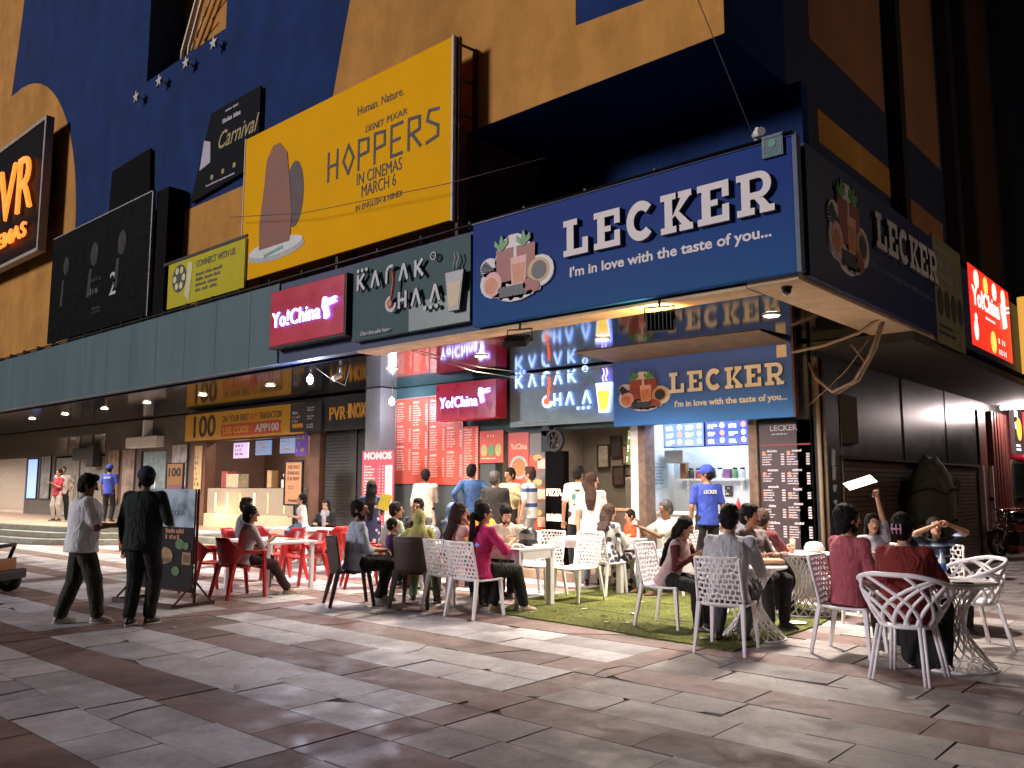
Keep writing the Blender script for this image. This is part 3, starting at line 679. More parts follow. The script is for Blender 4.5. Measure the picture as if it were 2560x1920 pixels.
def hoppers(mb):
    """thin angular hand-drawn capitals"""
    G = {'H': [((0,0),(0,1)),((.5,0),(.5,1)),((0,.5),(.5,.5))], 'O': [((.28,0),(0,.5)),((0,.5),(.28,1)),((.28,1),(.56,.5)),((.56,.5),(.28,0))], 'P': [((0,0),(0,1)),((0,1),(.5,.95)),((.5,.95),(.5,.5)),((.5,.5),(0,.46))],
         'E': [((0,0),(0,1)),((0,1),(.52,1)),((0,.5),(.4,.5)),((0,0),(.52,0))], 'R': [((0,0),(0,1)),((0,1),(.5,.95)),((.5,.95),(.5,.55)),((.5,.55),(0,.46)),((.15,.48),(.55,0))], 'S': [((.52,.95),(.1,1)),((.1,1),(.02,.7)),((.02,.7),(.5,.42)),((.5,.42),(.5,.1)),((.5,.1),(0,0))]}
    x = 2.72; h = .50; wd = .055
    for ch in 'HOPPERS':
        for k, ((a, b_), (c_, e)) in enumerate(G[ch]):
            ax, az, bx, bz = x+a*h, 1.33+b_*h, x+c_*h, 1.33+e*h; dx, dz = bx-ax, bz-az; L = math.hypot(dx, dz); ux, uz = dx/L*wd*.4, dz/L*wd*.4; nx, nz_ = -dz/L*wd/2, dx/L*wd/2
            mb.prism([(ax-ux+nx, az-uz+nz_), (ax-ux-nx, az-uz-nz_), (bx+ux-nx, bz+uz-nz_), (bx+ux+nx, bz+uz+nz_)], -.0645-.0006*k, -.0605)
        x += .415
hoppers(PX); text(PX, 'Human. Nature.', 4.08, 2.28, .15, -.062, .004, w=1.16, align='c')
text(PX, 'DISNEY', 3.72, 1.92, .11, -.062, .004, w=.46, shear=.2); text(PX, 'PIXAR', 4.26, 1.93, .11, -.062, .004, w=.5)
text(PX, 'IN CINEMAS', 4.08, 1.06, .2, -.062, .004, w=1.13, align='c'); text(PX, 'MARCH 6', 4.08, .83, .2, -.062, .004, w=.86, align='c'); text(PX, 'IN ENGLISH & HINDI', 4.08, .62, .1, -.062, .004, w=1.15, align='c')
PX.build('lettering', BK, t)
s = MB(); s.prism(circle(1.15,.40,.92,28,rz=.17), -.066, -.061, 0); s.prism(circle(1.15,.47,.88,28,rz=.15), -.07, -.0665, 1)
for i in range(7): s.box(.8+i*.09,-.0745,.33+.01*i,.87+i*.09,-.0705,.39+.01*i,2)
s.build('printed_dish', [M('print_grey', (.40,.42,.40), .5), M('print_white', (.66,.68,.66), .5), M('print_green', (.10,.38,.28), .5)], t)
s = MB(); s.prism(circle(1.72,1.35,.28,20,rz=.62), -.066, -.061, 1); s.prism([(.62,.5),(1.62,.5),(1.66,1.0),(1.55,1.7),(1.45,2.2),(1.2,2.45),(.98,2.45),(.78,2.2),(.72,1.7),(.6,1.0)], -.072, -.0665, 0)
s.build('printed_shape', [M('print_brown', (.24,.075,.03), .6, var=.25, vs=4), M('print_dark_brown', (.07,.03,.025), .6)], t)
t = thing('billboard', 'dark film billboard with three dim shapes and a white number 2 on the canopy', 'billboard', (-24.0,8.42,5.3), 0, 'cinema billboards')
s = MB(); s.box(0,-.06,0,5.75,0,2.85); s.build('print_face', M('print_black_green', (.004,.006,.005), .4, var=.3, spec=.04), t)
s = MB(); s.box(5.752,-.07,-.02,5.80,0,2.88); s.box(0,-.07,2.852,5.8,0,2.88); s.build('edge_strip', M('edge_grey', (.28,.27,.28), .4, .5), t)
s = MB(); s.box(5.81,.02,0,6.35,.4,2.85); s.build('side_box', M('box_black_brown', (.004,.003,.003), .7, spec=.04), t)
s = MB()
for x, k in ((1.0,.8),(2.75,1.0),(4.3,1.0)):
    s.prism(circle(x,1.95,.22*k,16,rz=.3*k), -.066, -.061, 0); s.prism([(x-.35*k,.9),(x-.15*k,.9),(x-.1*k,1.6),(x-.25*k,1.6)], -.066, -.061, 0); s.prism(circle(x,1.86,.14*k,16,rz=.17*k), -.07, -.0665, 1)
s.build('printed_shapes', [M('print_dim', (.022,.023,.016), .5, spec=.2), M('print_skin_dim', (.014,.010,.007), .5, spec=.2)], t)
s = MB(); text(s, '2', 3.75, .75, .55, -.062, .004); s.build('lettering', M('print_pale', (.5,.5,.55), .5), t)
s = MB(); wordbars(s, 2.6, 1.35, 3.6, 1, .1, .1, -.0625, 0); wordbars(s, 2.6, 1.1, 3.6, 1, .16, .2, -.0625, 1); wordbars(s, 2.8, .6, 3.6, 2, .07, .1, -.0625, 0); s.build('small_print', [M('print_dim'), M('print_green_dim', (.02,.07,.03), .5)], t)
t = thing('billboard', 'small lime yellow billboard with a film reel and contact text between the two large ones', 'billboard', (-17.2,8.36,5.27), 0, 'cinema billboards')
s = MB(); s.box(0,-.05,0,3.05,0,.97); s.build('print_face', M('print_lime', (.55,.48,.02), .6, var=.06, spec=.1), t)
s = MB(); text(s, 'CONNECT WITH US', 1.95, .72, .13, -.052, .003, w=1.5, align='c', bold=.02); wordbars(s, 1.2, .6, 2.75, 4, .07, .11, -.0525); s.build('lettering', M('print_olive', (.09,.07,.02), .6), t)
s = MB(); s.prism(circle(.5,.6,.3,24), -.056, -.051, 0)
for i in range(6): s.prism(circle(.5+.19*math.cos(i*1.047), .6+.19*math.sin(i*1.047), .075, 12), -.0595, -.0565, 1)
s.prism([(.75,.2),(.95,.05),(1.05,.85),(.85,.9)], -.056, -.0515, 1); s.build('reel_print', [BK, M('print_pale_lime', (.66,.62,.30), .5)], t)
s = MB(); s.box(-.3,-.02,1.0,3.05,.02,1.06); s.build('top_rail', DARK, t)
t = thing('poster', 'dark hanging party poster with gold script on the blue wall above the lime billboard', 'poster', (-16.9,8.80,7.7), 0, 'wall posters')
s = MB(); s.prism([(-.35,.05),(2.35,.25),(2.35,1.9),(.4,1.9)], -.05, 0); s.build('print_face', M('print_night', (.004,.005,.008), .5, spec=.04), t)
s = MB(); text(s, 'Carnival', .72, .98, .36, -.052, .003, w=1.5, shear=.35, bold=.01); 
for i in range(4): s.prism(circle(.55+i*.45,.42+.02*i,.06,10), -.054, -.0515)
s.build('gold_lettering', M('print_gold', (.33,.25,.05), .5), t)
s = MB(); wordbars(s, .9, 1.62, 1.9, 1, .1, .1, -.052); wordbars(s, 1.0, 1.8, 1.7, 1, .05, .1, -.052); s.prism([(.0,.7),(.45,.78),(.42,1.25),(.15,1.35)], -.054, -.0515); wordbars(s, .3, .3, 2.1, 1, .04, .1, -.052); s.build('white_print', M('print_lilac', (.45,.42,.5), .5), t)
t = thing('poster', 'blank black panel on the blue wall behind the dark film billboard', 'poster', (-21.5,8.80,7.6), 0, 'wall posters')
s = MB(); s.prism([(-.1,0),(2.3,.1),(2.15,2.0),(.05,1.95)], -.05, 0); s.build('panel', M('panel_black', (.003,.003,.0035), .7, spec=.04), t)
t = thing('cinema_sign', 'black box sign with glowing orange lettering on the yellow arch at the far left', 'cinema sign', (-32.2,8.4,8.15), 0)
s = MB(); s.box(0,-.05,0,7.1,.12,3.75); s.build('sign_box', M('sign_black', (.004,.004,.004), .5, spec=.04), t)
s = MB(); s.box(7.102,-.10,-.1,7.2,.12,3.85); s.box(-.1,-.10,-.1,7.1,.12,-.002); s.box(-.1,-.10,3.752,7.1,.12,3.85); s.build('frame', M('frame_grey', (.30,.27,.24), .5, .3), t)
s = MB(); text(s, 'PVR', 2.9, 1.25, 1.7, -.14, .08, 0, 1, w=3.8, bold=-.01); text(s, 'CINEMAS', 2.3, .48, .42, -.14, .06, 0, 1, w=4.1, bold=.01)
s.build('lit_lettering', [neon('lit_orange', (1,.22,.03), .75), neon('lit_orange_side', (1,.2,.02), .9)], t)
# ticket kiosk board
t = thing('kiosk_sign', 'long charcoal and yellow sign board above the ticket kiosk window', 'sign board', (-22.7,11.86,2.80), 0)
s = MB(); s.box(0,-.1,0,8.25,0,.8); s.build('sign_board', DGREY, t, bevel=.006)
s = MB(); s.box(-.05,-.15,-.02,5.7,-.102,.72); s.build('yellow_banner', M('banner_yellow', (.66,.36,.04), .55, var=.05), t)
s = MB(); text(s, '100', .42, .08, .56, -.152, .004, w=1.2, bold=.02); text(s, 'ON YOUR FIRST', 1.95, .42, .17, -.152, .004, w=1.32); text(s, 'TRANSACTION', 3.75, .42, .17, -.152, .004, w=1.0); s.build('banner_lettering', M('print_charcoal', (.05,.04,.03), .6), t)
s = MB(); s.prism([(1.92,.04),(4.78,.04),(4.7,.2),(4.78,.36),(1.92,.36)], -.156, -.151); text(s, 'APP', 3.33, .42, .17, -.152, .004, w=.36); s.build('red_flag', M('print_red', (.58,.10,.05), .5), t)
s = MB(); text(s, 'USE CODE :', 2.02, .11, .17, -.1575, .004, w=1.4, bold=.02); s.build('code_lettering', M('print_yellow', (.75,.48,.08), .5), t)
s = MB(); text(s, 'APP100', 3.58, .11, .18, -.1575, .004, w=1.08, bold=.03); s.build('code_word', M('print_white'), t)
s = MB(); s.box(5.15,-.165,.02,6.4,-.152,.7); s.build('info_panel', M('info_charcoal', (.05,.05,.055), .4), t)
s = MB(); wordbars(s, 5.25, .52, 5.7, 3, .07, .1, -.168); wordbars(s, 5.85, .6, 6.3, 2, .04, .06, -.168); wordbars(s, 5.85, .4, 6.3, 2, .04, .06, -.168); wordbars(s, 5.85, .2, 6.3, 2, .04, .06, -.168); s.build('info_print', M('print_white'), t)
s = MB(); s.box(5.25,-.172,.12,5.68,-.167,.22); text(s, 'PVR', 6.66, .24, .3, -.105, .02, w=.6); text(s, 'INOX', 7.36, .27, .3, -.105, .02, w=.66, bold=.04); s.box(7.29,-.12,.38,7.32,-.104,.41); s.build('gold_lettering', M('letter_gold', (.75,.36,.05), .45), t)

# menu boards
def board(name, label, cat, loc, w, h, mats, group=None, rz=0):
    t = thing(name, label, cat, loc, rz, group); s = MB(); s.box(0,-.02,0,w,0,h); s.build('board', mats, t); return t
MR = M('menu_red', (.60,.085,.05), .35, var=.08, coat=.3); PW = M('print_white'); PC = M('print_peach', (.80,.52,.40), .5)
rnd = random.Random(9)
for k, (x, w_, z, h, lab) in enumerate(((-13.9,1.02,1.58,1.80,'left glossy red menu board with white price columns beside the grey pillar'),(-12.86,1.0,1.56,1.82,'middle glossy red menu board behind the man in the long white shirt'))):
    t = board('menu_board', lab, 'menu board', (x,11.94,z), w_, h, MR, 'red menu boards')
    s = MB()
    for c_ in (0, 1):
        x0 = .05+c_*w_/2; z0 = h-.06
        for bl in range(3):
            wordbars(s, x0, z0, x0+w_/2-.12, 1, .05, .05, -.022, 0, .7, rnd, (1,1)); z0 -= .09; nr = rnd.randint(6, 9)
            wordbars(s, x0, z0, x0+w_/2-.08, nr, .026, .05, -.022, 0, .62, rnd, (1,3), .05); z0 -= nr*.05+.05
    s.build('menu_print', PC, t)
    s = MB(); s.box(-.01,-.035,-.02,.0,-.0,h+.02); s.box(w_,-.035,-.02,w_+.015,0,h+.02); s.box(0,-.035,h,w_,0,h+.02); s.build('frame', M('frame_pale', (.5,.42,.4), .3, .5), t)
t = board('menu_board', 'low red menu board with a burger row under the crimson sign', 'menu board', (-11.84,11.93,1.56), .42, 1.15, MR, 'red menu boards')
s = MB(); wordbars(s, .04, 1.1, .40, 20, .028, .052, -.022, 0, .7, rnd, (1,3), .05); s.build('menu_print', PC, t)
t = board('poster', 'red food poster with pictures of bowls beside the noodle counter opening', 'poster', (-11.38,11.93,1.98), .62, .62, MR, 'red food posters')
s = MB()
for i in range(3): s.prism(circle(.12+i*.19,.24,.085,12,rz=.12), -.024-.002*i, -.021, i % 2)
s.build('food_print', [M('print_noodle', (.45,.40,.15), .5, var=.3, vs=30), GRN], t); s = MB(); wordbars(s, .2, .55, .5, 1, .05, .06, -.022); wordbars(s, .05, .1, .58, 1, .03, .06, -.022); s.build('poster_print', PC, t)
t = board('poster', 'tall red noodle poster with a plate of noodles beside the counter opening', 'poster', (-10.6,11.90,.9), .5, 1.63, MR, 'red food posters')
s = MB(); s.prism(circle(.26,.98,.22,18), -.025, -.021, 0); s.prism(circle(.26,.98,.17,16), -.029, -.0255, 1); s.build('food_print', [M('print_plate', (.35,.4,.38), .4), M('print_noodles_brown', (.40,.17,.05), .6, var=.5, vs=40)], t)
s = MB(); text(s, 'Yo!China', .06, 1.32, .1, -.022, .003, w=.4, bold=.03); s.build('lettering', PC, t)
t = board('poster', 'grey and red zigzag menu panel beside the dark cafe door frame', 'poster', (-10.08,11.90,.3), .41, 2.2, M('poster_grey', (.16,.14,.13), .35), 'red food posters')
s = MB()
for z in (.9, 1.45, .35): s.prism([(0,z),(.41,z+.12),(.41,z+.3),(0,z+.36)], -.025, -.021, 0)
for z in (1.0,.5,1.55): s.prism([(.2,z),(.39,z),(.39,z+.18),(.2,z+.18)], -.028, -.0255, 1)
s.build('menu_print', [M('print_vermilion', (.55,.07,.03), .4), PC], t)
s = MB()
for z in (.75,1.3,1.75): s.prism(circle(.2,z,.11,12,rz=.06), -.028, -.021)
s.build('food_print', M('print_snack', (.55,.36,.14), .5, var=.3, vs=30), t)
t = thing('banner_stand', 'narrow pink and white momos roll-up menu standing by the grey pillar', 'banner', (-13.85,11.0,.15), R(4))
s = MB(); s.box(0,-.01,.05,.92,0,2.1); s.build('banner_sheet', M('banner_pink', (.52,.06,.09), .4, var=.05), t)
s = MB(); text(s, 'MOMOS', .46, 1.93, .13, -.012, .004, w=.8, align='c', bold=.05); s.build('lettering', PW, t)
s = MB(); wordbars(s, .06, 1.8, .42, 26, .034, .06, -.012, 0, .95, rnd, (1,2)); 
for c_ in (.5,.6): wordbars(s, c_, 1.8, c_+.07, 26, .03, .06, -.012, 0, .9, rnd, (1,1))
s.box(.68,-.014,.1,.88,-.0105,1.8); s.build('menu_print', PW, t)
s = MB()
for i in range(14): s.prism(circle(.78,1.7-i*.12,.055,12), -.018, -.0145)
s.build('food_print', M('print_momo', (.62,.50,.46), .5, var=.3, vs=40), t)
s = MB(); s.box(-.02,-.12,0,.94,.12,.05); s.box(.45,.01,.05,.48,.03,2.1); s.build('stand', DARK, t)
t = board('menu_board', 'tall dark menu board with tiny price columns and snack pictures right of the serving window', 'menu board', (-5.58,11.92,.45), .78, 2.05, M('menu_dark', (.040,.022,.028), .4))
s = MB(); text(s, 'LECKER', .39, 1.90, .08, -.022, .003, w=.42, align='c', bold=.02); wordbars(s, .2, 1.86, .6, 1, .02, .03, -.022)
for c_ in (0, 1):
    z = 1.62; x0 = .04+c_*.38
    for bl in range(5):
        wordbars(s, x0+.08, z, x0+.32, 1, .035, .05, -.022, 0, .8, rnd, (1,1)); z -= .06; nr = rnd.randint(3,6); wordbars(s, x0, z, x0+.34, nr, .02, .036, -.022, 0, .55, rnd, (1,2), .05); z -= nr*.036+.04
s.build('menu_print', M('print_lavender', (.55,.48,.52), .5), t)
s = MB()
for i in range(5):
    for c_ in (0,1): s.prism(circle(.07+c_*.38,1.58-i*.31,.03,10,rz=.024), -.026, -.021)
s.build('food_print', ORP, t)
s = MB(); s.box(0,-.024,1.68,.78,-.0205,1.70); s.build('red_rule', M('print_maroon', (.25,.03,.03), .5), t)
# lit menu screens above the serving window
def screen(lab, x, y, z, w_, h, bg, es, rz=0, seed=1, tilt=0):
    rr_ = random.Random(seed); t = thing('menu_screen', lab, 'menu screen', (x,y,z), rz, 'lit menu screens')
    s = MB(); s.box(-.015,-.03,-.015,w_+.015,.03,h+.015); s.build('casing', DARK, t)
    s = MB(); s.box(0,-.034,0,w_,-.0305,h); s.build('display', neon('screen_'+str(seed), bg, es), t)
    s = MB()
    for i in range(3):
        for j in range(2): 
            x0 = .06*w_+j*.5*w_; z0 = h*(.86-.3*i); wordbars(s, x0, z0, x0+.26*w_, 1, h*.11, .1, -.036, 0, 1, rr_, (1,1)); wordbars(s, x0, z0-h*.13, x0+.2*w_, 1, h*.05, .1, -.036, 0, 1, rr_, (1,2))
    s.build('screen_print', neon('screen_white'+str(seed), (.8,.9,1), es*1.3), t)
    s = MB()
    for i in range(3):
        for j in range(2): s.prism(circle(.40*w_+j*.5*w_, h*(.80-.3*i), .055*w_, 10, rz=.11*h), -.039, -.0345, (i+j) % 3)
    s.build('food_pictures', [neon('screen_yellow', (.9,.65,.2), es), neon('screen_red', (.8,.2,.12), es), neon('screen_lime', (.5,.8,.3), es)], t); return t
screen('bright left menu screen with snack pictures inside the white serving window', -7.50, 12.4, 2.19, .74, .40, (.10,.16,.62), 1.6, 0, 1)
screen('dimmer right menu screen with blue pictures inside the white serving window', -6.72, 12.4, 2.19, .74, .40, (.06,.09,.42), .9, 0, 2)
t = screen('tilted lime menu screen hanging inside the grey cafe', -8.62, 12.9, 1.93, .36, .62, (.10,.13,.03), .9, R(-12), 3); t.rotation_euler[1] = R(8)
# notices and small posters on the left front
def poster(lab, x, y, z, w_, h, mat, pm=None, rows=0, fr=DARK, cat='poster', group='notices on the kiosk front', e=0):
    t = thing('poster', lab, cat, (x,y,z), 0, group); s = MB(); s.box(0,-.02,0,w_,0,h); s.build('print_face', mat, t)
    if fr: 
        f = MB(); q = .03
        f.box(-q,-.04,-q,0,0,h+q); f.box(w_,-.04,-q,w_+q,0,h+q); f.box(0,-.04,-q,w_,0,0); f.box(0,-.04,h,w_,0,h+q); f.build('frame', fr, t)
    if rows: s = MB(); wordbars(s, w_*.12, h*.9, w_*.9, rows, h*.5/rows, h*.8/rows, -.022, 0, .95, rnd); s.build('poster_print', pm or PW, t)
    return t
BFR = M('bronze_frame', (.22,.13,.08), .35, .4)
poster('framed film poster with pale highlights left of the white door canopy', -29.05, 12.29, .95, .85, 1.75, M('poster_tan', (.30,.22,.16), .12, var=.5, vs=3), None, 0, BFR, 'poster', 'framed film posters by the entrance')
poster('framed film poster right beside the teal glass door', -27.95, 12.29, .95, .9, 1.75, M('poster_tan2', (.34,.27,.24), .12, var=.5, vs=2.5), None, 0, BFR, 'poster', 'framed film posters by the entrance')
poster('framed film poster with white figure behind the orange 100 sign', -24.6, 12.29, 1.5, .95, 1.25, M('poster_white', (.45,.42,.45), .12, var=.6, vs=3), None, 0, BFR, 'poster', 'framed film posters by the entrance')
poster('lit pale blue poster between the shutter and the dark doors', -36.3, 12.29, 1.05, 1.0, 1.5, neon('poster_blue', (.25,.36,.7), .7), None, 0, DARK, 'poster', 'framed film posters by the entrance')
poster('grey poster behind the couple on the platform', -34.95, 12.29, 1.05, .95, 1.6, M('poster_grey2', (.28,.28,.28), .2, var=.4, vs=3), None, 0, DARK, 'poster', 'framed film posters by the entrance')
poster('narrow yellow notice strip on the brown kiosk frame', -22.45, 11.89, 1.35, .4, 1.3, M('notice_yellow', (.58,.42,.20), .5, var=.1), M('print_charcoal'), 7, None)
poster('lilac offer sheet hanging left in the kiosk window', -21.1, 12.3, 2.28, .75, .42, neon('sheet_lilac', (.62,.5,.8), .45), M('print_red'), 3, None)
poster('dark blue screen hung second in the kiosk window', -20.0, 12.3, 2.34, .75, .38, neon('sheet_blue', (.12,.18,.32), .6), PC, 3, None)
poster('dark blue screen hung third in the kiosk window', -18.85, 12.3, 2.36, .75, .38, neon('sheet_blue2', (.14,.2,.34), .6), PC, 3, None)
poster('purple and lime sticker at the right edge of the kiosk window', -17.55, 11.88, 2.25, .5, .55, M('sticker_purple', (.15,.07,.40), .4), M('print_lime'), 3, None)
t = thing('pole_sign', 'tan for-rent notice in a black frame on a pole in front of the kiosk', 'pole sign', (-16.35,11.05,.45), 0)
s = MB(); s.box(-.32,-.02,.68,.32,0,1.62); s.build('notice_board', M('notice_tan', (.42,.20,.095), .5, var=.08), t)
f = MB(); f.box(-.36,-.035,.64,-.32,.01,1.66); f.box(.32,-.035,.64,.36,.01,1.66); f.box(-.32,-.035,.64,.32,.01,.68); f.box(-.32,-.035,1.62,.32,.01,1.66); f.build('frame', DARK, t)
s = MB()
for i, q in enumerate(('THIS SPACE', 'IS AVAILABLE', 'FOR RENT')): text(s, q, 0, 1.47-i*.13, .075, -.022, .003, w=.46, align='c')
text(s, 'PVR INOX', 0, .73, .05, -.022, .003, w=.36, align='c', bold=.03); wordbars(s, -.2, 1.08, .22, 2, .02, .05, -.022); s.build('lettering', BK, t)
s = MB(); s.cyl((0,.02,0),(0,.02,.66),.02,.02,10); s.lathe((0,.02,0),[(.16,0),(.16,.02),(.03,.05)],16); s.build('pole', DARK, t)
t = thing('pole_sign', 'small orange and pink 100 sign on a stand behind the dark banner', 'pole sign', (-15.35,7.75,0), R(10))
s = MB(); s.box(-.23,-.02,1.45,.23,0,1.95); s.build('notice_board', M('notice_orange', (.70,.28,.04), .45, var=.05), t)
s = MB(); s.box(-.22,-.0245,1.455,.22,-.0205,1.56); s.build('pink_strip', M('notice_pink', (.50,.16,.2), .5), t)
s = MB(); text(s, '100', 0, 1.72, .15, -.022, .003, w=.36, align='c', bold=.03); s.build('lettering', M('print_charcoal'), t)
s = MB(); s.cyl((0,.02,0),(0,.02,1.46),.02,.02,10); s.lathe((0,.02,0),[(.18,0),(.18,.02),(.03,.05)],16); s.box(-.25,-.028,1.43,-.23,.01,1.97); s.box(.23,-.028,1.43,.25,.01,1.97); s.box(-.23,-.028,1.95,.23,.01,1.97); s.build('pole', DARK, t)
# food banner on a steel stand
t = thing('banner_stand', 'dark burger banner on a low steel stand behind the man in the dark jacket', 'banner', (-10.43,5.57,0), R(6.6))
s = MB(); s.box(-1.3,-.02,.20,0,.0,1.50); s.build('banner_sheet', M('banner_black', (.005,.005,.006), .5, spec=.15), t)
m, n, l, b = mk_nodes('banner_smoke'); b.inputs['Roughness'].default_value = .4
tc = n.new('ShaderNodeTexCoord'); rp = n.new('ShaderNodeValToRGB'); rp.color_ramp.elements[0].color = (.015,.02,.025,1); rp.color_ramp.elements[1].color = (.42,.55,.66,1); rp.color_ramp.elements[0].position = .3; rp.color_ramp.elements[1].position = .58
l.new(nz(2.3, 7, .4).outputs[0], rp.inputs[0]); l.new(rp.outputs[0], b.inputs['Base Color'])
s = MB(); s.box(-1.3,-.025,1.0,0,-.0205,1.50); s.build('smoke_print', m, t)
s = MB(); text(s, 'YOUR', -.5, 1.15, .07, -.027, .003, w=.3); s.build('lettering', M('print_dim2', (.12,.15,.17), .5), t)
s = MB(); s.prism(circle(-.62,.62,.19,18,rz=.11), -.03, -.021, 0); s.prism(circle(-.62,.56,.2,18,rz=.03), -.034, -.0305, 1); s.prism(circle(-.13,.60,.13,4,45,405,rz=.11), -.03, -.021, 0); s.prism(circle(-.13,.60,.09,4,45,405,rz=.07), -.034, -.0305, 1)
for x, z, k in ((-.75,.76,.08),(-.28,.78,.1),(-.15,.76,.07),(-.72,.42,.08),(-.35,.43,.09)): s.prism(circle(x,z,k,9,rz=k*.7), -.033, -.021, 2)
s.build('food_print', [M('print_bun', (.30,.16,.05), .5, var=.4, vs=14), M('print_patty', (.10,.055,.02), .5), M('print_lettuce', (.05,.14,.03), .5)], t)
s = MB(); wordbars(s, -.62, .98, -.05, 2, .06, .08, -.023); s.build('red_print', M('print_salmon', (.45,.16,.10), .5), t)
s = MB(); s.cyl((.01,.02,0),(.01,.02,1.5),.018); s.cyl((-1.31,.02,0),(-1.31,.02,1.5),.018); s.tube([(-1.31,.02,.18),(.01,.02,.18)],.018)
for x in (.01,-1.31): s.bar((x,-.32,.02),(x,.32,.02),.05,.04); s.bar((x,-.28,.03),(x,.02,.32),.02,.02); s.bar((x,.28,.03),(x,.02,.32),.02,.02)
s.bar((-1.31,-.3,.03),(.01,-.3,.03),.05,.05); s.build('stand', M('rusty_steel'), t)
# right-hand lane: banner, lit box, far shop
t = thing('banner', 'faded olive banner hung beside the dim blue sign in the side lane', 'banner', (-3.32,12.95,3.6), R(90))
s = MB(); s.box(0,-.02,0,1.55,0,1.6); s.build('banner_sheet', M('banner_olive', (.20,.19,.09), .8, var=.2), t)
s = MB(); 
for i in range(4): s.prism(circle(.25+i*.36,.62,.15,8,rz=.22), -.026, -.021)
wordbars(s, .1, .3, 1.4, 2, .06, .1, -.022); s.build('banner_print', M('print_faded', (.05,.045,.04), .7), t)
s = MB(); wordbars(s, .1, 1.5, 1.4, 3, .12, .2, -.022); s.build('pale_print', M('print_mauve', (.30,.25,.26), .7), t)
t = thing('shop_sign', 'bright red lit box sign with white lettering and food pictures in the side lane', 'shop sign', (-3.76,15.2,3.85), R(90), 'lit signs in the side lane')
s = MB(); s.box(0,-.4,0,3.0,0,1.38); s.build('sign_box', M('sign_side_mauve', (.10,.06,.09), .5), t)
s = MB(); s.box(0,-.41,0,3.0,-.402,1.38); s.build('lit_face', neon('lit_face_red', (.85,.03,.015), .6), t)
s = MB(); text(s, 'Yo!China', .15, .72, .3, -.412, .004, w=1.95, bold=.03); bird(s, 2.25, .55, .5, -.412); wordbars(s, 1.9, .38, 2.85, 2, .13, .2, -.414); wordbars(s, 1.0, .62, 2.0, 1, .05, .1, -.414)
s.prism(circle(.3,.28,.13,10,rz=.18), -.418, -.411); s.prism(circle(.32,.5,.07,10), -.418, -.411); s.build('lettering', neon('lit_face_white', (1,.92,.86), .6), t)
s = MB()
for x in (.5,1.15,1.8,2.5): s.prism(circle(x,1.18,.16,12), -.417, -.411, int(x*2) % 2)
s.prism(circle(1.5,.22,.2,12), -.417, -.411, 0); s.build('food_print', [neon('lit_food_gold', (.9,.5,.08), .8), neon('lit_food_cream', (.9,.8,.55), .8)], t)
for i, (y, z, w_, h, c1, lab) in enumerate(((24.6,2.35,1.1,1.25,(.03,.02,.02),'black lit menu board with an orange patch at the far right shop'),(25.9,2.3,2.6,1.5,(.75,.03,.05),'glowing red menu board at the right edge of the far shop'))):
    t = thing('menu_screen', lab, 'menu screen', (-4.7,y,z), R(90), 'lit signs in the side lane')
    s = MB(); s.box(0,-.1,0,w_,0,h); s.build('lit_face', neon('far_face'+str(i), c1, 1.2), t)
    s = MB(); wordbars(s, .1, h-.08, w_-.1, 2, .22, .3, -.103); wordbars(s, .1, .25, w_-.2, 2, .06, .1, -.103); s.build('lit_print', neon('far_white', (1,.95,.9), 2.2), t)
    s = MB(); s.prism(circle(w_*.5,.65,.3,12), -.106, -.101); s.build('lit_picture', neon('far_orange', (1,.3,.04), 1.5), t)
t = thing('wall_lamp', 'golden lit corrugated lamp panel beside the red box sign at the right edge', 'lit panel', (-3.4,18.6,3.7), R(90))
s = MB()
for i in range(10): s.cyl((.1+i*.2,-.2,0),(.1+i*.2,-.2,1.5),.1,.1,10)
s.build('panel', neon('lit_gold', (.7,.36,.06), .5), t)
# stars on the wall
for i, (x, z) in enumerate(((-20.07,11.09),(-18.87,11.11),(-17.58,11.11),(-16.36,11.14))):
    s = MB(); s.prism([((.17 if k % 2 == 0 else .065)*math.sin(k*math.pi/5), (.17 if k % 2 == 0 else .065)*math.cos(k*math.pi/5)) for k in range(10)], -.2, -.14)
    s.cyl((0,-.14,0),(0,.0,0),.02,.02,6)
    o = s.build('wall_star', M('star_silver', (.5,.5,.48), .4, .3), None, loc=(x,8.84,z)); tag(o, ('first','second','third','fourth')[i]+' silver star from the left in the slanting row on the blue wall', 'wall star', 'silver stars on the blue wall')
tr = MB()
for o_ in (0, .35): tr.tube([(-19.8+o_,9.6,11.3),(-19.5+o_,9.5,12.4),(-18.6+o_,9.4,13.6),(-17.2+o_,9.4,14.8),(-15.5,9.4,15.6)], .05, 8)
for i in range(6): tr.tube([(-19.7+i*.35,9.6,11.8+i*.42),(-19.2+i*.4,9.45,11.9+i*.5)], .025, 6)
tr.tube([(-19.8,9.6,10.9),(-19.8,9.6,11.4)],.1,8)
tag(tr.build('steel_truss', M('truss_grey', (.45,.38,.30), .5, .4)), 'curved steel truss arching out of the opening in the blue wall', 'truss')
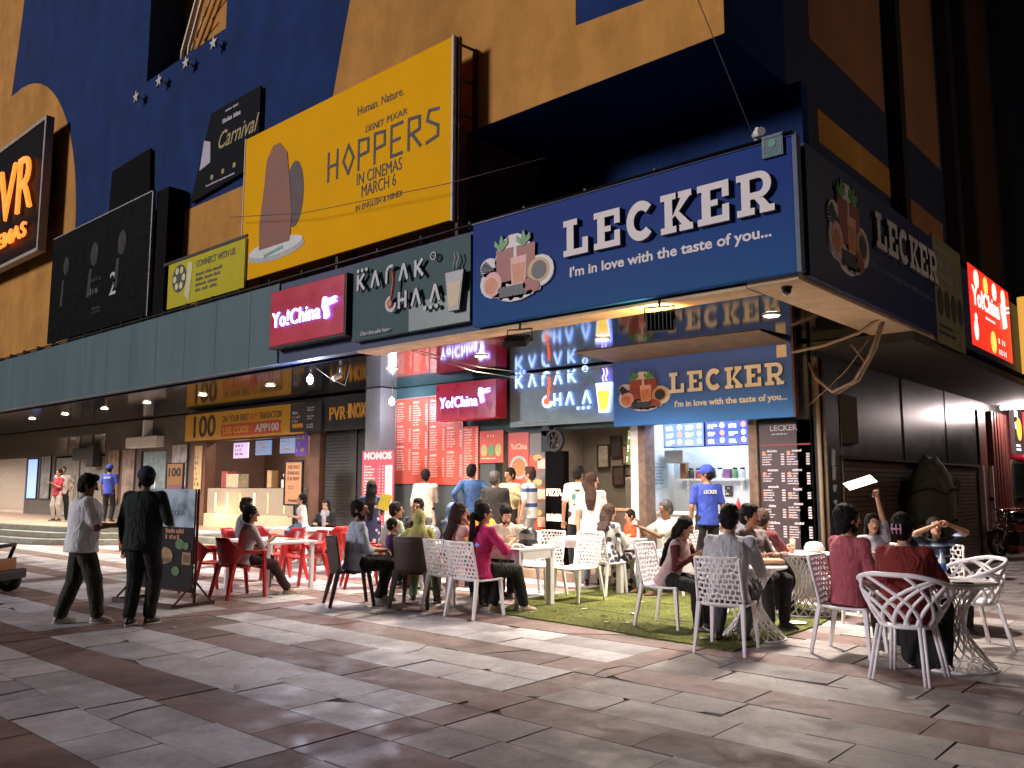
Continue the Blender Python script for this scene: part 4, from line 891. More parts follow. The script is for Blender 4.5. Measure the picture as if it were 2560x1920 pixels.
# ============================================================ LAMPS, TWO SOFFIT ONES ADDED OUT OF VIEW
WARM = (1, .82, .65); COOLW = (.75, .85, 1)
LENS_W = neon('downlight_lens', (1, .86, .68), 14); LENS_C = neon('downlight_lens_cool', (.85, .9, 1), 14)
DX = [(-38.8,'added unseen over the beige shutter, left end'),(-35.5,'added unseen over the beige shutter, right end'),(-32.2,'far left above the beige shutter'),(-28.8,'above the framed posters'),(-26.2,'above the door canopy'),(-23.5,'left of the kiosk sign board'),(-21.0,'above the kiosk number 100'),(-18.2,'above the middle of the kiosk board'),(-15.4,'above the right end of the kiosk board'),(-11.5,'in front of the red menu boards'),(-9.3,'in front of the glowing tea sign'),(-6.9,'in front of the lower blue sign'),(-4.35,'nearest the canopy corner')]  # the two leftmost lights are added out of view to brighten the shutter
for x, lab in DX:
    cool = x == -4.35
    t = thing('ceiling_light', 'round recessed ceiling light in the glossy soffit ' + lab, 'ceiling light', (x, 9.75, 3.64), 0, 'recessed soffit lights')
    s = MB(); s.lathe((0,0,-.022), [(.085,0),(.09,.02)], 20); s.build('lens', LENS_C if cool else LENS_W, t)
    s = MB(); s.lathe((0,0,-.018), [(.092,.0),(.115,.004),(.115,.018),(.092,.018)], 20, 0, False); s.build('trim_ring', M('trim_white', (.7,.68,.65), .4), t)
    pw = 860 if x > -13 else 600
    lamp('ceiling_light_glow', 'SPOT', (0, 0, -.04), pw*(1.15 if cool else 1), (1,.86,.74) if cool else WARM, .28, (0,0,0), 142, t, 1.0)
# two bare LED bulbs hanging under the canopy edge
for x, y, z, lab, p in ((-12.55,8.75,3.42,'bare blue-white LED bulb under the crimson sign', 60),(-13.2,11.2,3.25,'blue-white LED bulb hanging before the red menu boards', 40)):
    t = thing('led_bulb', lab, 'light bulb', (x, y, z), 0, 'bare LED bulbs')
    s = MB(); s.ell((0,0,0), .055, .055, .075); s.build('bulb', neon('bulb_glow', (.75,.82,1), 60), t)
    s = MB(); s.cyl((0,0,.07),(0,0,.13),.025,.02,10); s.tube([(0,0,.13),(.02,0,.17),(0,0,3.66-z)],.006,5); s.build('holder', WHITE, t)
    lamp('bulb_light', 'POINT', (0,0,-.09), p, (.72,.80,1), .06, parent=t)
# black floodlights hung from the canopy lip
for x, lab, on in ((-7.05,'black floodlight hung on a bracket below the blue sign near its left end',0),(-4.95,'black floodlight throwing warm light along the canopy trim near the corner',1)):
    t = thing('floodlight', lab, 'floodlight', (x,8.12,3.52), R(20), 'black floodlights under the blue sign')
    s = MB(); s.box(-.16,-.03,-.24,.16,.05,-.02)
    for i in range(7): s.box(-.14+i*.045,-.055,-.22,-.125+i*.045,-.03,-.04)
    o = s.build('housing', DARK, t, bevel=.008); 
    s = MB(); s.tube([(-.17,.0,-.12),(-.17,.0,.04),(.17,.0,.04),(.17,.0,-.12)],.012,6); s.cyl((0,0,.04),(0,.02,.13),.015); s.build('bracket', DARK, t)
    if on:
        s = MB(); s.box(-.14,.052,-.22,.14,.056,-.04); s.build('lens', neon('flood_lens', (1,.55,.16), 12), t); lamp('flood_beam', 'SPOT', (0,.1,-.1), 75, (1,.62,.22), .08, (R(112),0,R(25)), 140, t)
    if not on:
        o.rotation_euler = (R(-60),0,0); o.location = (0,0,-.06)
t = thing('camera_dome', 'black dome camera under the canopy corner', 'dome camera', (-3.58,8.42,3.63), 0)
s = MB(); s.ell((0,0,-.035), .05,.05,.055); s.cyl((0,0,-.02),(0,0,.02),.058,.058,14); s.build('dome', M('dome_black', (.01,.01,.012), .08), t)
t = thing('bullet_camera', 'white bullet camera perched above the corner of the blue sign', 'security camera', (-3.72,8.15,5.2), 0, 'white bullet cameras')
s = MB(); s.cyl((-.02,.0,.06),(.1,-.12,.03),.045,.045,12); s.tube([(0,.08,-.05),(-.06,.06,.08),(0,0,.12),(.06,-.02,.08)],.025,8); s.build('camera_body', WHITE, t)
t = thing('bullet_camera', 'white bullet camera hanging from the soffit beside the looped cable', 'security camera', (-12.0,9.0,3.62), 0, 'white bullet cameras')
s = MB(); s.cyl((0,0,0),(0,0,-.12),.02); s.cyl((0,0,-.14),(-.05,-.12,-.22),.045,.045,12); s.build('camera_body', WHITE, t)
# far lane lamp
t = thing('tube_light', 'short bright tube light at the far end of the side lane', 'tube light', (-4.6,23.2,3.42), 0)
s = MB(); s.tube([(0,0,0),(.7,.3,0)],.04,8); s.build('tube', neon('tube_glow', (1,.9,1), 30), t); lamp('tube_glow_light', 'POINT', (.4,0,-.1), 60, (1,.8,.75), .1, parent=t)
# inside the rooms
for loc, sz, p, col, lab in (((-6.65,12.55,2.92),.8,24,(.78,.88,1),'white ceiling panel light in the juice counter'),):
    t = thing('panel_light', lab, 'ceiling light', loc); s = MB(); s.box(-.5,-.3,0,.5,.3,.04); s.build('diffuser', neon('panel_glow', (.85,.93,1), 3), t); lamp('panel_glow_light', 'AREA', (0,0,-.03), p, col, .9, parent=t)
for i, (x, y) in enumerate(((-8.6,12.8),(-9.2,12.7),(-8.4,13.6),(-9.3,13.7),(-10.2,13.2),(-10.4,14.3))):
    t = thing('ceiling_light', 'small round cafe spotlight, ' + ('front right','front left','middle right','middle','above the noodle counter','at the back left')[i], 'ceiling light', (x,y,2.94), 0, 'cafe spotlights')
    s = MB(); s.lathe((0,0,-.02), [(.05,0),(.055,.02)], 12); s.build('lens', LENS_W, t); lamp('spot_glow', 'SPOT', (0,0,-.04), 24, WARM, .05, (0,0,0), 150, t)
t = thing('panel_light', 'ceiling light inside the brown ticket kiosk', 'ceiling light', (-19.6,13.1,3.42)); s = MB(); s.box(-.3,-.1,0,.3,.1,.03); s.build('diffuser', neon('kiosk_glow', (1,.75,.5), 4), t); lamp('kiosk_light', 'AREA', (0,0,-.03), 45, WARM, .6, parent=t)

# ============================================================ COUNTERS AND WHAT STANDS ON THEM
t = thing('ticket_counter', 'cream ticket counter with glowing orange slots in its front', 'counter', (-21.2,11.62,.45))
s = MB(); s.box(0,0,.0,4.0,.6,1.02); s.box(-.05,-.06,0,4.05,0,.36,1); s.build('counter_body', [M('counter_cream', (.33,.28,.22), .4, var=.06), M('counter_glow_base', (.70,.50,.34), .4, var=.1)], t, bevel=.01)
for i, x in enumerate((.42,1.0,1.62,2.28,2.9,3.6)):
    s = MB(); s.box(x,-.006,.42,x+.045,-.001,.90); s.build('light_slot', neon('slot_'+'ab'[i % 2], (1,.5,.14), (5, 1.2)[i in (2,4,5)] ) if i not in (2,4,5) else neon('slot_dim', (1,.45,.15), .7), t)
lamp('slot_glow', 'AREA', (1.2,-.35,.55), 2.5, (1,.55,.2), .6, (R(90),0,0), parent=t)
lamp('slot_glow', 'AREA', (.7,-.22,.40), 1.5, (1,.6,.3), .3, (R(60),0,0), parent=t)
rnd = random.Random(21)
def box_item(name, lab, cat, loc, dims, mat, lid=None, rz=0, group=None):
    t = thing(name, lab, cat, loc, rz, group); w_, d, h = dims
    s = MB(); s.box(-w_/2,-d/2,0,w_/2,d/2,h); s.build('body', mat, t, bevel=.006)
    s = MB(); s.box(-w_/2-.004,-d/2-.004,h,w_/2+.004,d/2+.004,h+.015); s.build('lid', lid or mat, t); return t
box_item('card_box', 'red card box at the left end of the ticket counter', 'box', (-20.8,12.0,1.485), (.34,.25,.42), M('box_red', (.35,.06,.05), .5), group='boxes on the ticket counter')
box_item('card_box', 'cream patterned box beside the red one on the ticket counter', 'box', (-20.2,11.9,1.485), (.6,.3,.34), M('box_cream', (.5,.42,.28), .6, var=.4, vs=14), M('box_pale', (.6,.56,.5), .6), group='boxes on the ticket counter')
box_item('card_box', 'tan leaning box near the middle of the ticket counter', 'box', (-18.7,12.0,1.485), (.2,.2,.42), M('box_tan', (.5,.33,.15), .6), group='boxes on the ticket counter')
t = thing('card_machine', 'white card machine at the right of the ticket counter', 'card machine', (-17.95,11.95,1.485)); s = MB(); s.box(-.14,-.1,0,.14,.1,.2); s.bar((-.1,0,.2),(.2,0,.42),.3,.06); s.build('machine', WHITE, t, bevel=.01)
t = thing('door_canopy', 'white box air curtain over the teal glass door', 'air curtain', (-27.0,12.0,2.72)); s = MB(); s.box(-.2,0,0,1.85,.29,.34); s.build('casing', WHITE, t, bevel=.02); s = MB(); s.box(.9,.02,.35,1.05,.28,.85); s.build('duct', WHITE, t)
t = thing('air_curtain', 'dark box air curtain over the grey glass doors', 'air curtain', (-31.4,12.0,2.42)); s = MB(); s.box(0,0,0,1.2,.29,.42); s.box(1.2,0,-.25,1.75,.29,.5,0); s.build('casing', M('casing_dark', (.04,.035,.033), .5), t, bevel=.02)
# juice counter
t = thing('serving_counter', 'white serving counter under the lit menu screens', 'counter', (-6.65,12.3,.15)); s = MB(); s.box(-.98,-.1,0,.5,.45,.92); s.box(-1.0,-.14,.92,.52,.47,.96,1); s.build('counter_body', [M('counter_blue_white', (.60,.66,.72), .4), WHITE], t, bevel=.008)
t = thing('wall_shelf', 'white wall shelf crowded with jars and boxes behind the counter', 'shelf', (-7.0,12.86,1.63)); s = MB(); s.box(-.5,-.12,0,.75,.13,.03); s.box(-.4,.05,-.15,-.37,.13,0); s.box(.6,.05,-.15,.63,.13,0); s.build('shelf_board', WHITE, t)
for i in range(9):
    x = -7.42+i*.135; kind = i % 3
    lab = ('brown','dark','red','clear','black','white','purple','green','steel')[i] + ' container, number of its colour alone, on the wall shelf behind the counter'
    lab = ('brown','dark','red','clear','black','white','purple','green','steel')[i] + ' container on the wall shelf behind the white counter'
    mt = M('jar_%d' % i, ((.25,.12,.06),(.03,.03,.04),(.35,.05,.04),(.5,.55,.6),(.02,.02,.02),(.6,.6,.6),(.15,.05,.2),(.08,.2,.1),(.4,.42,.45))[i], .35)
    if kind == 0: box_item('food_box', lab, 'box', (x,12.87,1.66), (.11,.1,.14+.12*(i == 0)), mt, group='containers on the wall shelf')
    else:
        t = thing('jar', lab, 'jar', (x,12.87,1.66), 0, 'containers on the wall shelf'); s = MB(); s.lathe((0,0,0), [(.045,0),(.05,.01),(.05,.13),(.035,.15)], 14); s.build('body', mt, t); s = MB(); s.cyl((0,0,.15),(0,0,.18),.038,.038,12); s.build('lid', DARK, t)
pc_ = poster('faded blue-white price chart on the white side of the juice counter room', -7.698, 12.24, 1.50, .52, .48, M('chart_blue', (.38,.47,.55), .5, var=.15), M('chart_print', (.13,.20,.30), .5), 7, None, 'price chart', 'papers in the juice room'); pc_.rotation_euler = (0,0,R(90))
poster('small black and white paper low on the juice room wall', -6.72, 12.99, 1.36, .13, .18, BK, PW, 3, None, 'paper', 'papers in the juice room')
t = thing('extractor_hood', 'grey box unit hung under the menu screens at the left', 'wall unit', (-7.42,12.62,1.92)); s = MB(); s.box(-.18,-.1,0,.18,.15,.22); s.build('casing', M('unit_grey', (.30,.33,.36), .5), t, bevel=.01)
t = thing('ketchup_bottle', 'red bottle at the right end of the serving counter', 'bottle', (-6.2,12.4,1.11)); s = MB(); s.lathe((0,0,0), [(.035,0),(.04,.02),(.04,.14),(.015,.2),(.01,.24)], 14); s.build('bottle', M('bottle_red', (.5,.03,.03), .3), t)
# cafe furnishings
for i, (x, z, w_, h, y, col, lab) in enumerate(((-10.5,2.2,.22,.38,15.15,(.04,.035,.035),'dark frame with a red dot high on the grey cafe wall'),(-10.2,2.02,.2,.36,15.15,(.42,.26,.12),'tan picture frame beside the dark frame in the cafe'),(-9.92,2.0,.2,.36,15.15,(.5,.42,.3),'cream picture frame right of the tan frame in the cafe'),(-10.85,1.95,.26,.46,15.15,(.36,.33,.28),'grey picture frame left of the dark frame in the cafe'),(-10.45,1.58,.24,.36,15.15,(.10,.06,.05),'low dark picture frame in the cafe'),(-10.1,1.5,.16,.24,15.15,(.55,.2,.05),'small orange picture frame low on the cafe wall'))):
    poster(lab, x, y, z, w_, h, M('pic_%d' % i, col, .4, var=.4, vs=12), None, 0, M('frame_walnut', (.05,.03,.02), .4), 'picture frame', 'picture frames in the cafe')
t = thing('cafe_fridge', 'grey steel fridge unit at the right of the cafe', 'fridge', (-8.7,14.0,.15)); s = MB(); s.box(-.5,-.3,0,.5,.3,1.55); s.build('cabinet', M('fridge_grey', (.42,.38,.33), .4, .3), t, bevel=.02); s = MB(); s.box(-.02,-.315,.75,.42,-.302,1.5); s.build('door_panel', M('fridge_dark', (.10,.075,.05), .3), t)
t = thing('cafe_counter', 'brown cafe counter with a glass edge behind the customers', 'counter', (-8.35,12.6,.15)); s = MB(); s.box(-.5,-.15,0,.5,.3,.95); s.box(-.53,-.18,.95,.53,.33,.99,1); s.build('counter_body', [M('counter_brown', (.12,.075,.05), .5), M('counter_top_wood', (.45,.28,.14), .4)], t, bevel=.008)
t = thing('potted_plant', 'small leafy green plant on the cafe counter', 'plant', (-8.1,12.65,1.14)); s = MB(); s.lathe((0,0,0), [(.05,0),(.07,.1),(.065,.1)], 12); s.build('pot', M('pot_clay', (.3,.15,.08), .7), t)
s = MB()
for i in range(90):
    a, e, r_ = rnd.uniform(0,6.28), rnd.uniform(-.1,1.3), rnd.uniform(.06,.2); p = V((r_*math.cos(a)*math.cos(e), r_*math.sin(a)*math.cos(e), .14+r_*math.sin(e)*.7)); d = V((rnd.uniform(-1,1),rnd.uniform(-1,1),rnd.uniform(-.5,.5)))*.04; q = V((rnd.uniform(-1,1),rnd.uniform(-1,1),rnd.uniform(-.5,.5)))*.018
    s.add([p-d, p+q, p+d, p-q], [(0,1,2,3)])
s.build('foliage', M('plant_leaf', (.10,.20,.04), .6, var=.3), t)
t = thing('pizza_board', 'black stand with glowing cream words beside the cafe door', 'menu stand', (-9.56,11.7,.15)); s = MB(); s.box(0,0,0,.42,.15,2.0); s.build('panel', M('panel_black'), t)
s = MB()
for z, q in ((1.22,'PIZZA'),(.78,'BURGER'),(.34,'MOMO')): text(s, q, .04, z, .11, -.002, .01, w=.34, bold=.04)
s.build('lit_lettering', neon('lit_cream', (1,.78,.55), 1.1), t)
t = thing('film_reel', 'black film reel and camera mounted above the pizza stand', 'film reel', (-9.35,11.72,2.22)); s = MB()
band(s, 0, .12, .15, .2, 0, 360, -.03, .03, 0, 24)
for a in range(0, 360, 60): s.bar((.03*math.cos(R(a)),0,.12+.03*math.sin(R(a))),(.16*math.cos(R(a)),0,.12+.16*math.sin(R(a))),.025,.03)
s.prism(circle(0,.12,.04,12), -.035, .035); s.build('reel', DARK, t); s = MB(); s.box(-.3,-.02,-.08,-.1,.1,.3); s.cyl((-.2,-.02,.3),(-.2,.1,.3),.1,.1,16); s.build('camera_body', DARK, t)

# ============================================================ SIDE LANE
t = thing('metal_cladding', 'scratched grey metal sheets covering the shuttered side shop', 'cladding', (-4.79,12.9,0), R(90))
s = MB(); s.box(0,-.02,2.0,8.4,0,3.48); s.box(3.2,-.03,1.98,3.26,-.021,3.48); s.box(6.0,-.03,1.98,6.03,-.021,3.48); s.build('sheet', M('sheet_metal', (.16,.155,.15), .32, .8, var=.3, vs=1.5), t)
s = MB(); s.box(0,-.06,1.96,8.4,-.0,2.0); s.build('bottom_rail', M('rusty_steel'), t)
s = MB()
for i in range(24): s.box(.1,-.018,.05+i*.078,8.3,-.0,.115+i*.078)
s.build('shutter', M('lane_shutter', (.12,.075,.055), .55, .2, var=.25), t)
s = MB(); s.box(.1,-.05,2.2,.8,-.021,2.95); s.build('rusty_patch', M('rust_patch', (.07,.04,.02), .8, var=.3), t)
t = thing('corner_panel', 'dark grey panel beside the tall menu board with torn white paper on it', 'wall panel', (-4.79,12.02,0), R(90)); s = MB(); s.box(0,-.05,0,.85,-.001,3.5); s.build('panel', M('panel_slate', (.05,.055,.065), .4, .2), t)
s = MB()
for z, k in ((1.95,.12),(1.72,.1),(1.5,.05),(1.3,.03)): s.prism([(.55-k*.5,z-k),(.6+k*.3,z-k*.8),(.63,z),(.66,z+k),(.52,z+k*1.2),(.5,z+.2*k)], -.0535, -.051)
s.build('torn_paper', M('paper_white', (.6,.6,.6), .8), t)
s = MB()
for x in (-.02,.18): s.cyl((x,-.08,0),(x,-.08,3.4),.032,.032,8)
s.cyl((.95,-.04,0.8),(.95,-.04,3.3),.012,.012,6); s.build('pipes', M('pipe_tan', (.28,.20,.13), .7, var=.2), t)
t = thing('cable_loop', 'thick tan cables looping under the canopy corner', 'cable', (0,0,0))
CT = M('cable_tan', (.34,.22,.14), .7)
s = MB()
s.tube([(-4.95,11.65,3.45),(-4.3,11.2,3.42),(-3.75,11.0,3.5),(-3.42,10.9,3.66)], .022, 8); s.tube([(-4.75,11.85,3.3),(-4.6,11.7,3.05),(-4.3,11.5,2.82),(-3.95,11.35,2.92),(-3.65,11.15,3.25),(-3.45,11.0,3.6)], .022, 8); s.tube([(-4.75,11.9,3.28),(-4.55,11.75,2.98),(-4.25,11.55,2.80),(-3.9,11.4,2.94),(-3.6,11.2,3.3),(-3.44,11.05,3.62)], .014, 8)
s.tube([(-4.8,11.9,2.7),(-4.5,11.7,2.85),(-4.1,11.5,3.1),(-3.7,11.25,3.45)], .009, 6); s.tube([(-3.95,11.3,3.42),(-3.75,11.2,3.15)], .012, 6); s.build('cable', CT, t)
t = thing('overhead_wire', 'thin pale wires sagging from the soffit to the glowing tea sign', 'wire', (0,0,0)); s = MB()
s.tube([(-9.6,8.6,3.62),(-9.2,9.6,3.42),(-8.7,10.8,3.36),(-8.05,11.7,3.55)], .008, 5); s.tube([(-9.7,8.6,3.62),(-9.5,9.8,3.4),(-9.1,11.0,3.32),(-8.6,11.75,3.3)], .006, 5); s.tube([(-12.3,8.7,3.6),(-12.15,8.9,3.42),(-12.0,9.1,3.3),(-11.8,9.0,3.45),(-11.6,8.9,3.62)], .008, 5); s.build('wire', M('wire_grey', (.4,.38,.36), .6), t)
t = thing('overhead_wire', 'thin wire running up across the yellow wall from the corner camera', 'wire', (0,0,0)); s = MB(); s.tube([(-3.75,8.1,5.25),(-4.6,8.4,7.5),(-5.6,8.6,10.5)], .006, 5); s.build('wire', M('wire_dark', (.05,.04,.035), .6), t)
t = thing('overhead_wire', 'thin wire hanging in front of the yellow billboard', 'wire', (0,0,0)); s = MB(); s.tube([(-14.4,8.1,6.65),(-12.0,8.1,6.2),(-8.4,8.1,5.85),(-6.5,8.0,5.7)], .006, 5); s.build('wire', M('wire_dark'), t)
# covered heap
t = thing('covered_load', 'olive tarpaulin tied over a tall load against the lane shutter', 'tarpaulin', (-4.5,16.6,0)); s = MB(); rings = []
for i in range(12):
    z = 2.05*i/11; k = (1.0, 1.02, 1.0, .97, .96, .97, 1.0, 1.02, .98, .85, .62, .3)[i]; ring = []
    for j in range(28):
        a = j*2*math.pi/28; q = k*(1+.10*noise.noise(V((math.cos(a)*2, math.sin(a)*2, z*2.2)))+.05*math.sin(5*a+z*3)); ring.append((.30*q*math.cos(a), 1.0*q*math.sin(a), z + (.05*math.sin(3*a) if i > 8 else 0)))
    rings.append(ring)
s.loft(rings); s.build('tarpaulin_sheet', M('tarp_olive', (.075,.07,.05), .75, var=.25, vs=4, bump=.5, bs=9), t)
s = MB()
for z, k in ((.9,1.06),(1.45,1.05)): s.tube([(.30*k*math.cos(a*.2618), 1.0*k*math.sin(a*.2618), z+.05*math.sin(a)) for a in range(25)], .018, 6)
s.build('rope', M('rope_dark', (.04,.03,.02), .9), t)
for i in range(5):
    s = MB(); a = .8+i*.3; s.add([(.3*math.cos(a),1.0*math.sin(a)+.02,1.7-i*.25),(.4*math.cos(a),1.25*math.sin(a),1.62-i*.25),(.38*math.cos(a),1.22*math.sin(a),1.4-i*.25),(.3*math.cos(a),1.0*math.sin(a),1.45-i*.25)],[(0,1,2,3)]); s.build('loose_flap', M('tarp_olive'), t)
# red hoarding and posts farther down the lane
t = thing('street_hoarding', 'maroon panelled hoarding and pale posts behind the motorbike', 'hoarding', (-4.78,21.4,0), R(90)); s = MB(); s.box(0,-.1,0,.16,-.0,2.0,1); s.box(.9,-.1,0,1.0,0,2.0,1); s.build('post', [M('post_pink', (.5,.4,.38), .6)]*2, t)
s = MB(); s.box(.2,-.02,0,.88,0,3.3); 
for i in range(6): s.box(1.05+i*.3,-.12,0,1.2+i*.3,0,3.3)
s.build('panel', M('maroon_panel', (.15,.045,.035), .45, var=.2), t)
s = MB(); s.box(1.0,-.5,0,2.3,-.15,1.0); s.build('red_box', M('box_lane_red', (.30,.03,.02), .5), t)
s = MB(); s.box(3.1,-.1,0,8,-.0,2.2); s.build('far_wall', M('far_wall_brown', (.20,.10,.07), .7, var=.3), t)
s = MB(); s.box(3.0,-.14,1.2,6.6,-.101,2.1); s.build('dark_window', M('dark_window', (.03,.035,.035), .2), t)
# ============================================================ FURNITURE
PWH = M('white_plastic', (.84,.81,.84), .38, var=.04)
PRED = M('red_plastic', (.55,.03,.03), .35, var=.06)
PBR = M('brown_plastic', (.05,.03,.025), .5, var=.2, vs=30, bump=.5, bs=90)
def h2(a, b_): return (math.sin(a*127.1+b_*311.7)*43758.5453) % 1 - .5
def net(mb, P, nu, nv, jit=.3, keep=.66, th=.012, m=0, u0=0., u1=1., rnd_=8):
    """open cellular sheet: every cell is a ring with a rounded hole; P(u, v) -> point"""
    def vert(k, j):
        u = (k/(2*nu)); v = j/nv
        if 0 < k < 2*nu: u += h2(k, j)*jit/nu*.5
        if 0 < j < nv: v += (h2(k+7, j+3)*jit + (.16 if (k+j) % 2 else -.16))/nv
        return u0+(u1-u0)*u, v
    def pos(u, v): return V(P(u, v))
    e = 1e-3
    def nrm(u, v):
        a = pos(u+e, v)-pos(u-e, v); b_ = pos(u, v+e)-pos(u, v-e); q = a.cross(b_); return q.normalized() if q.length > 1e-12 else V((0,1,0))
    for j in range(nv):
        o = j % 2; i = -o
        while i < 2*nu:
            ks = [k for k in (i, i+1, i+2) if 0 <= k <= 2*nu]
            i += 2
            if len(ks) < 2: continue
            poly = [vert(k, j) for k in ks] + [vert(k, j+1) for k in reversed(ks)]
            # round the hole: subdivide and smooth
            cu = sum(p[0] for p in poly)/len(poly); cv = sum(p[1] for p in poly)/len(poly)
            dense = []
            for a, b_ in zip(poly, poly[1:]+poly[:1]):
                for t in (0, .5): dense.append((a[0]+(b_[0]-a[0])*t, a[1]+(b_[1]-a[1])*t))
            n_ = len(dense); inn = []
            for q in range(n_):
                a, b_, c_ = dense[q-1], dense[q], dense[(q+1) % n_]
                x = (a[0]+2*b_[0]+c_[0])/4; y = (a[1]+2*b_[1]+c_[1])/4; inn.append((cu+(x-cu)*keep, cv+(y-cv)*keep))
            vs = []
            for ring in (dense, inn):
                for s_ in (-1, 1):
                    for u, v in ring: vs.append(pos(u, v) + nrm(u, v)*th/2*s_)
            fs = []
            for q in range(n_):
                r_ = (q+1) % n_
                fs.append((q, r_, 2*n_+r_, 2*n_+q)); fs.append((n_+r_, n_+q, 3*n_+q, 3*n_+r_)); fs.append((2*n_+q, 2*n_+r_, 3*n_+r_, 3*n_+q))
            mb.add(vs, fs, m, True)
def webbed_chair():
    t = thing('webbed_chair', '', 'chair', (0,0,0), 0, 'white webbed plastic chairs')
    s = MB(); rows = []
    for y, zz in ((-.21,.445),(-.1,.43),(.1,.432),(.2,.44),(.225,.425)):
        w_ = .215+.015*(y > 0); rows.append([(x*w_/4, y, zz + .012*(x/4)**2) for x in range(-4,5)])
    n_ = 9; vs = [p for r_ in rows for p in r_] + [(p[0], p[1], p[2]-.022) for r_ in rows for p in r_]; N = len(rows)*n_
    fs = []
    for i in range(len(rows)-1):
        for j in range(n_-1): a = i*n_+j; fs += [(a,a+1,a+n_+1,a+n_), (N+a,N+a+n_,N+a+n_+1,N+a+1)]
    for i in range(len(rows)-1): fs += [(i*n_,(i+1)*n_,N+(i+1)*n_,N+i*n_), ((i+1)*n_-1+0,N+(i+1)*n_-1,N+(i+2)*n_-1,(i+2)*n_-1)]
    for j in range(n_-1): fs += [(j,N+j,N+j+1,j+1), (N-n_+j,N-n_+j+1,2*N-n_+j+1,2*N-n_+j)]
    s.add(vs, fs, 0, True); s.build('seat', PWH, t)
    def P(u, v):
        x = (u-.5)*2; return (x*(.215-.012*v), -.215-.10*v-.03*(1-x*x)+.012, .45+.43*v)
    s = MB(); net(s, P, 8, 9, .6, .72, .014)
    for q in (0, 1): s.tube([P(q, v/6) for v in range(7)], .015, 8)
    s.tube([P(u/8, 1) for u in range(9)], .013, 8); s.tube([P(u/8, 0) for u in range(9)], .014, 8)
    s.build('backrest', PWH, t)
    for a, b_ in (((-.20,.20,.43),(-.225,.235,0)), ((.20,.20,.43),(.225,.235,0)), ((-.205,-.21,.46),(-.235,-.30,0)), ((.205,-.21,.46),(.235,-.30,0))):
        s = MB(); s.bar(a, b_, .042, .045, 0, .028, .03); s.build('leg', PWH, t, bevel=.006)
    return t
def tub_chair():
    t = thing('tub_chair', '', 'chair', (0,0,0), 0, 'white round-shell chairs')
    def P(u, v):
        a = R(-90 + (u-.5)*2*150); k = abs(u-.5)*2
        top = .84-.26*max(0, k-.15)**1.3; z = .43+(top-.43)*v; r_ = .20+.135*math.sin(v*1.45)
        return (r_*1.0*math.cos(a)*(1+.06*v), r_*.86*math.sin(a)-.02, z)
    s = MB(); rb = random.Random(2)
    for d in (1, -1):
        for i in range(-3, 14):
            u0 = i/11 + .01*rb.uniform(-1,1); sp_ = d*(.22+.10*rb.uniform(-1,1)); vmax = 1.0 if i % 3 else .66; pts = []
            for k in range(11):
                v = vmax*k/10; u = u0 + (0 if d > 0 else .02) + sp_*(v**1.5)
                if 0 <= u <= 1: pts.append(P(u, v))
            if len(pts) > 3: s.tube(pts, [.018-.005*(k/len(pts)) for k in range(len(pts))], 6)
    s.tube([P(u/30, 1) for u in range(31)], .02, 8); s.tube([P(u/30, 0) for u in range(31)], .018, 8); s.build('shell', PWH, t)
    s = MB(); s.lathe((0,-.02,.41), [(.2,.0),(.215,.015),(.2,.03)], 24); s.tube([P(0,1), (.0+.17*-1,.26,.47), (0,.27,.44), (.17,.26,.47), P(1,1)], .018, 8); s.loft([[(x*.19/4, y, .43) for x in range(-4,5)] for y in (.0,.1,.2,.255)], 0, True, False, False); s.build('seat', PWH, t)
    for sx, sy in ((-1,-1),(1,-1),(-1,1),(1,1)):
        s = MB()
        for d in (-.016, .016): s.cyl((sx*.16+d, sy*.15-.02, .43), (sx*.215+d, sy*.25-.02, 0), .013, .012, 8)
        s.build('leg', PWH, t)
    return t
def arm_chair(mat, name, group, arms=True):
    t = thing(name, '', 'chair', (0,0,0), 0, group); s = MB()
    s.loft([[(x*.225/4*(1+.05*(y > 0)), y, z_+.01*(x/4)**2) for x in range(-4,5)] for y, z_ in ((-.22,.44),(0,.425),(.2,.435),(.235,.42))], 0, True, False, False)
    o = s.build('seat', mat, t); so2 = o.modifiers.new('thick', 'SOLIDIFY'); so2.thickness = .02
    s = MB(); top, bot = [], []
    for i in range(33):
        u = (i/16-1); k = abs(u)
        a = R(-90+u*105); x, y = .285*math.cos(a), .27*math.sin(a)-.0
        if k > .72: x = math.copysign(.285, u)*1.0; y = -.07+(k-.72)/.28*.30
        if arms: zt = .83 if k < .35 else max(.655, .83-(k-.35)*.55); zb = .44 if k < .45 else min(.60, .44+(k-.45)*.85)
        else: zt = .90; zb = .42
        if not arms and k > .52: continue
        lean = .07*(1 if k < .5 else max(0, 1-(k-.5)*3)); n_ = 6
        col = []
        for j in range(n_+1):
            f = j/n_; col.append((x*(1+.03*f), y-lean*f, zb+(zt-zb)*f))
        top.append(col)
    s.loft(top, 0, True, False, False); o = s.build('backrest', mat, t); q = o.modifiers.new('thick', 'SOLIDIFY'); q.thickness = .016; q.offset = 0
    if arms:
        for sx in (-1, 1):
            s = MB(); s.loft([[(sx*.285+dx, y, z_) for dx, z_ in ((-.03,.65),(.03,.655),(.035,.63),(-.035,.625))] for y in (-.1,.05,.2,.235)]); s.build('armrest', mat, t)
    for sx in (-1, 1):
        s = MB(); f0 = (.285, .20, .64) if arms else (.20,.19,.43)
        s.bar((sx*f0[0], f0[1], f0[2]), (sx*.25, .26, 0), .06, .05, 0, .04, .04); s.build('leg', mat, t, bevel=.008)
        s = MB(); s.bar((sx*.20, -.20, .47), (sx*.255, -.31, 0), .085, .06, 0, .042, .04); s.build('leg', mat, t, bevel=.008)
    return t
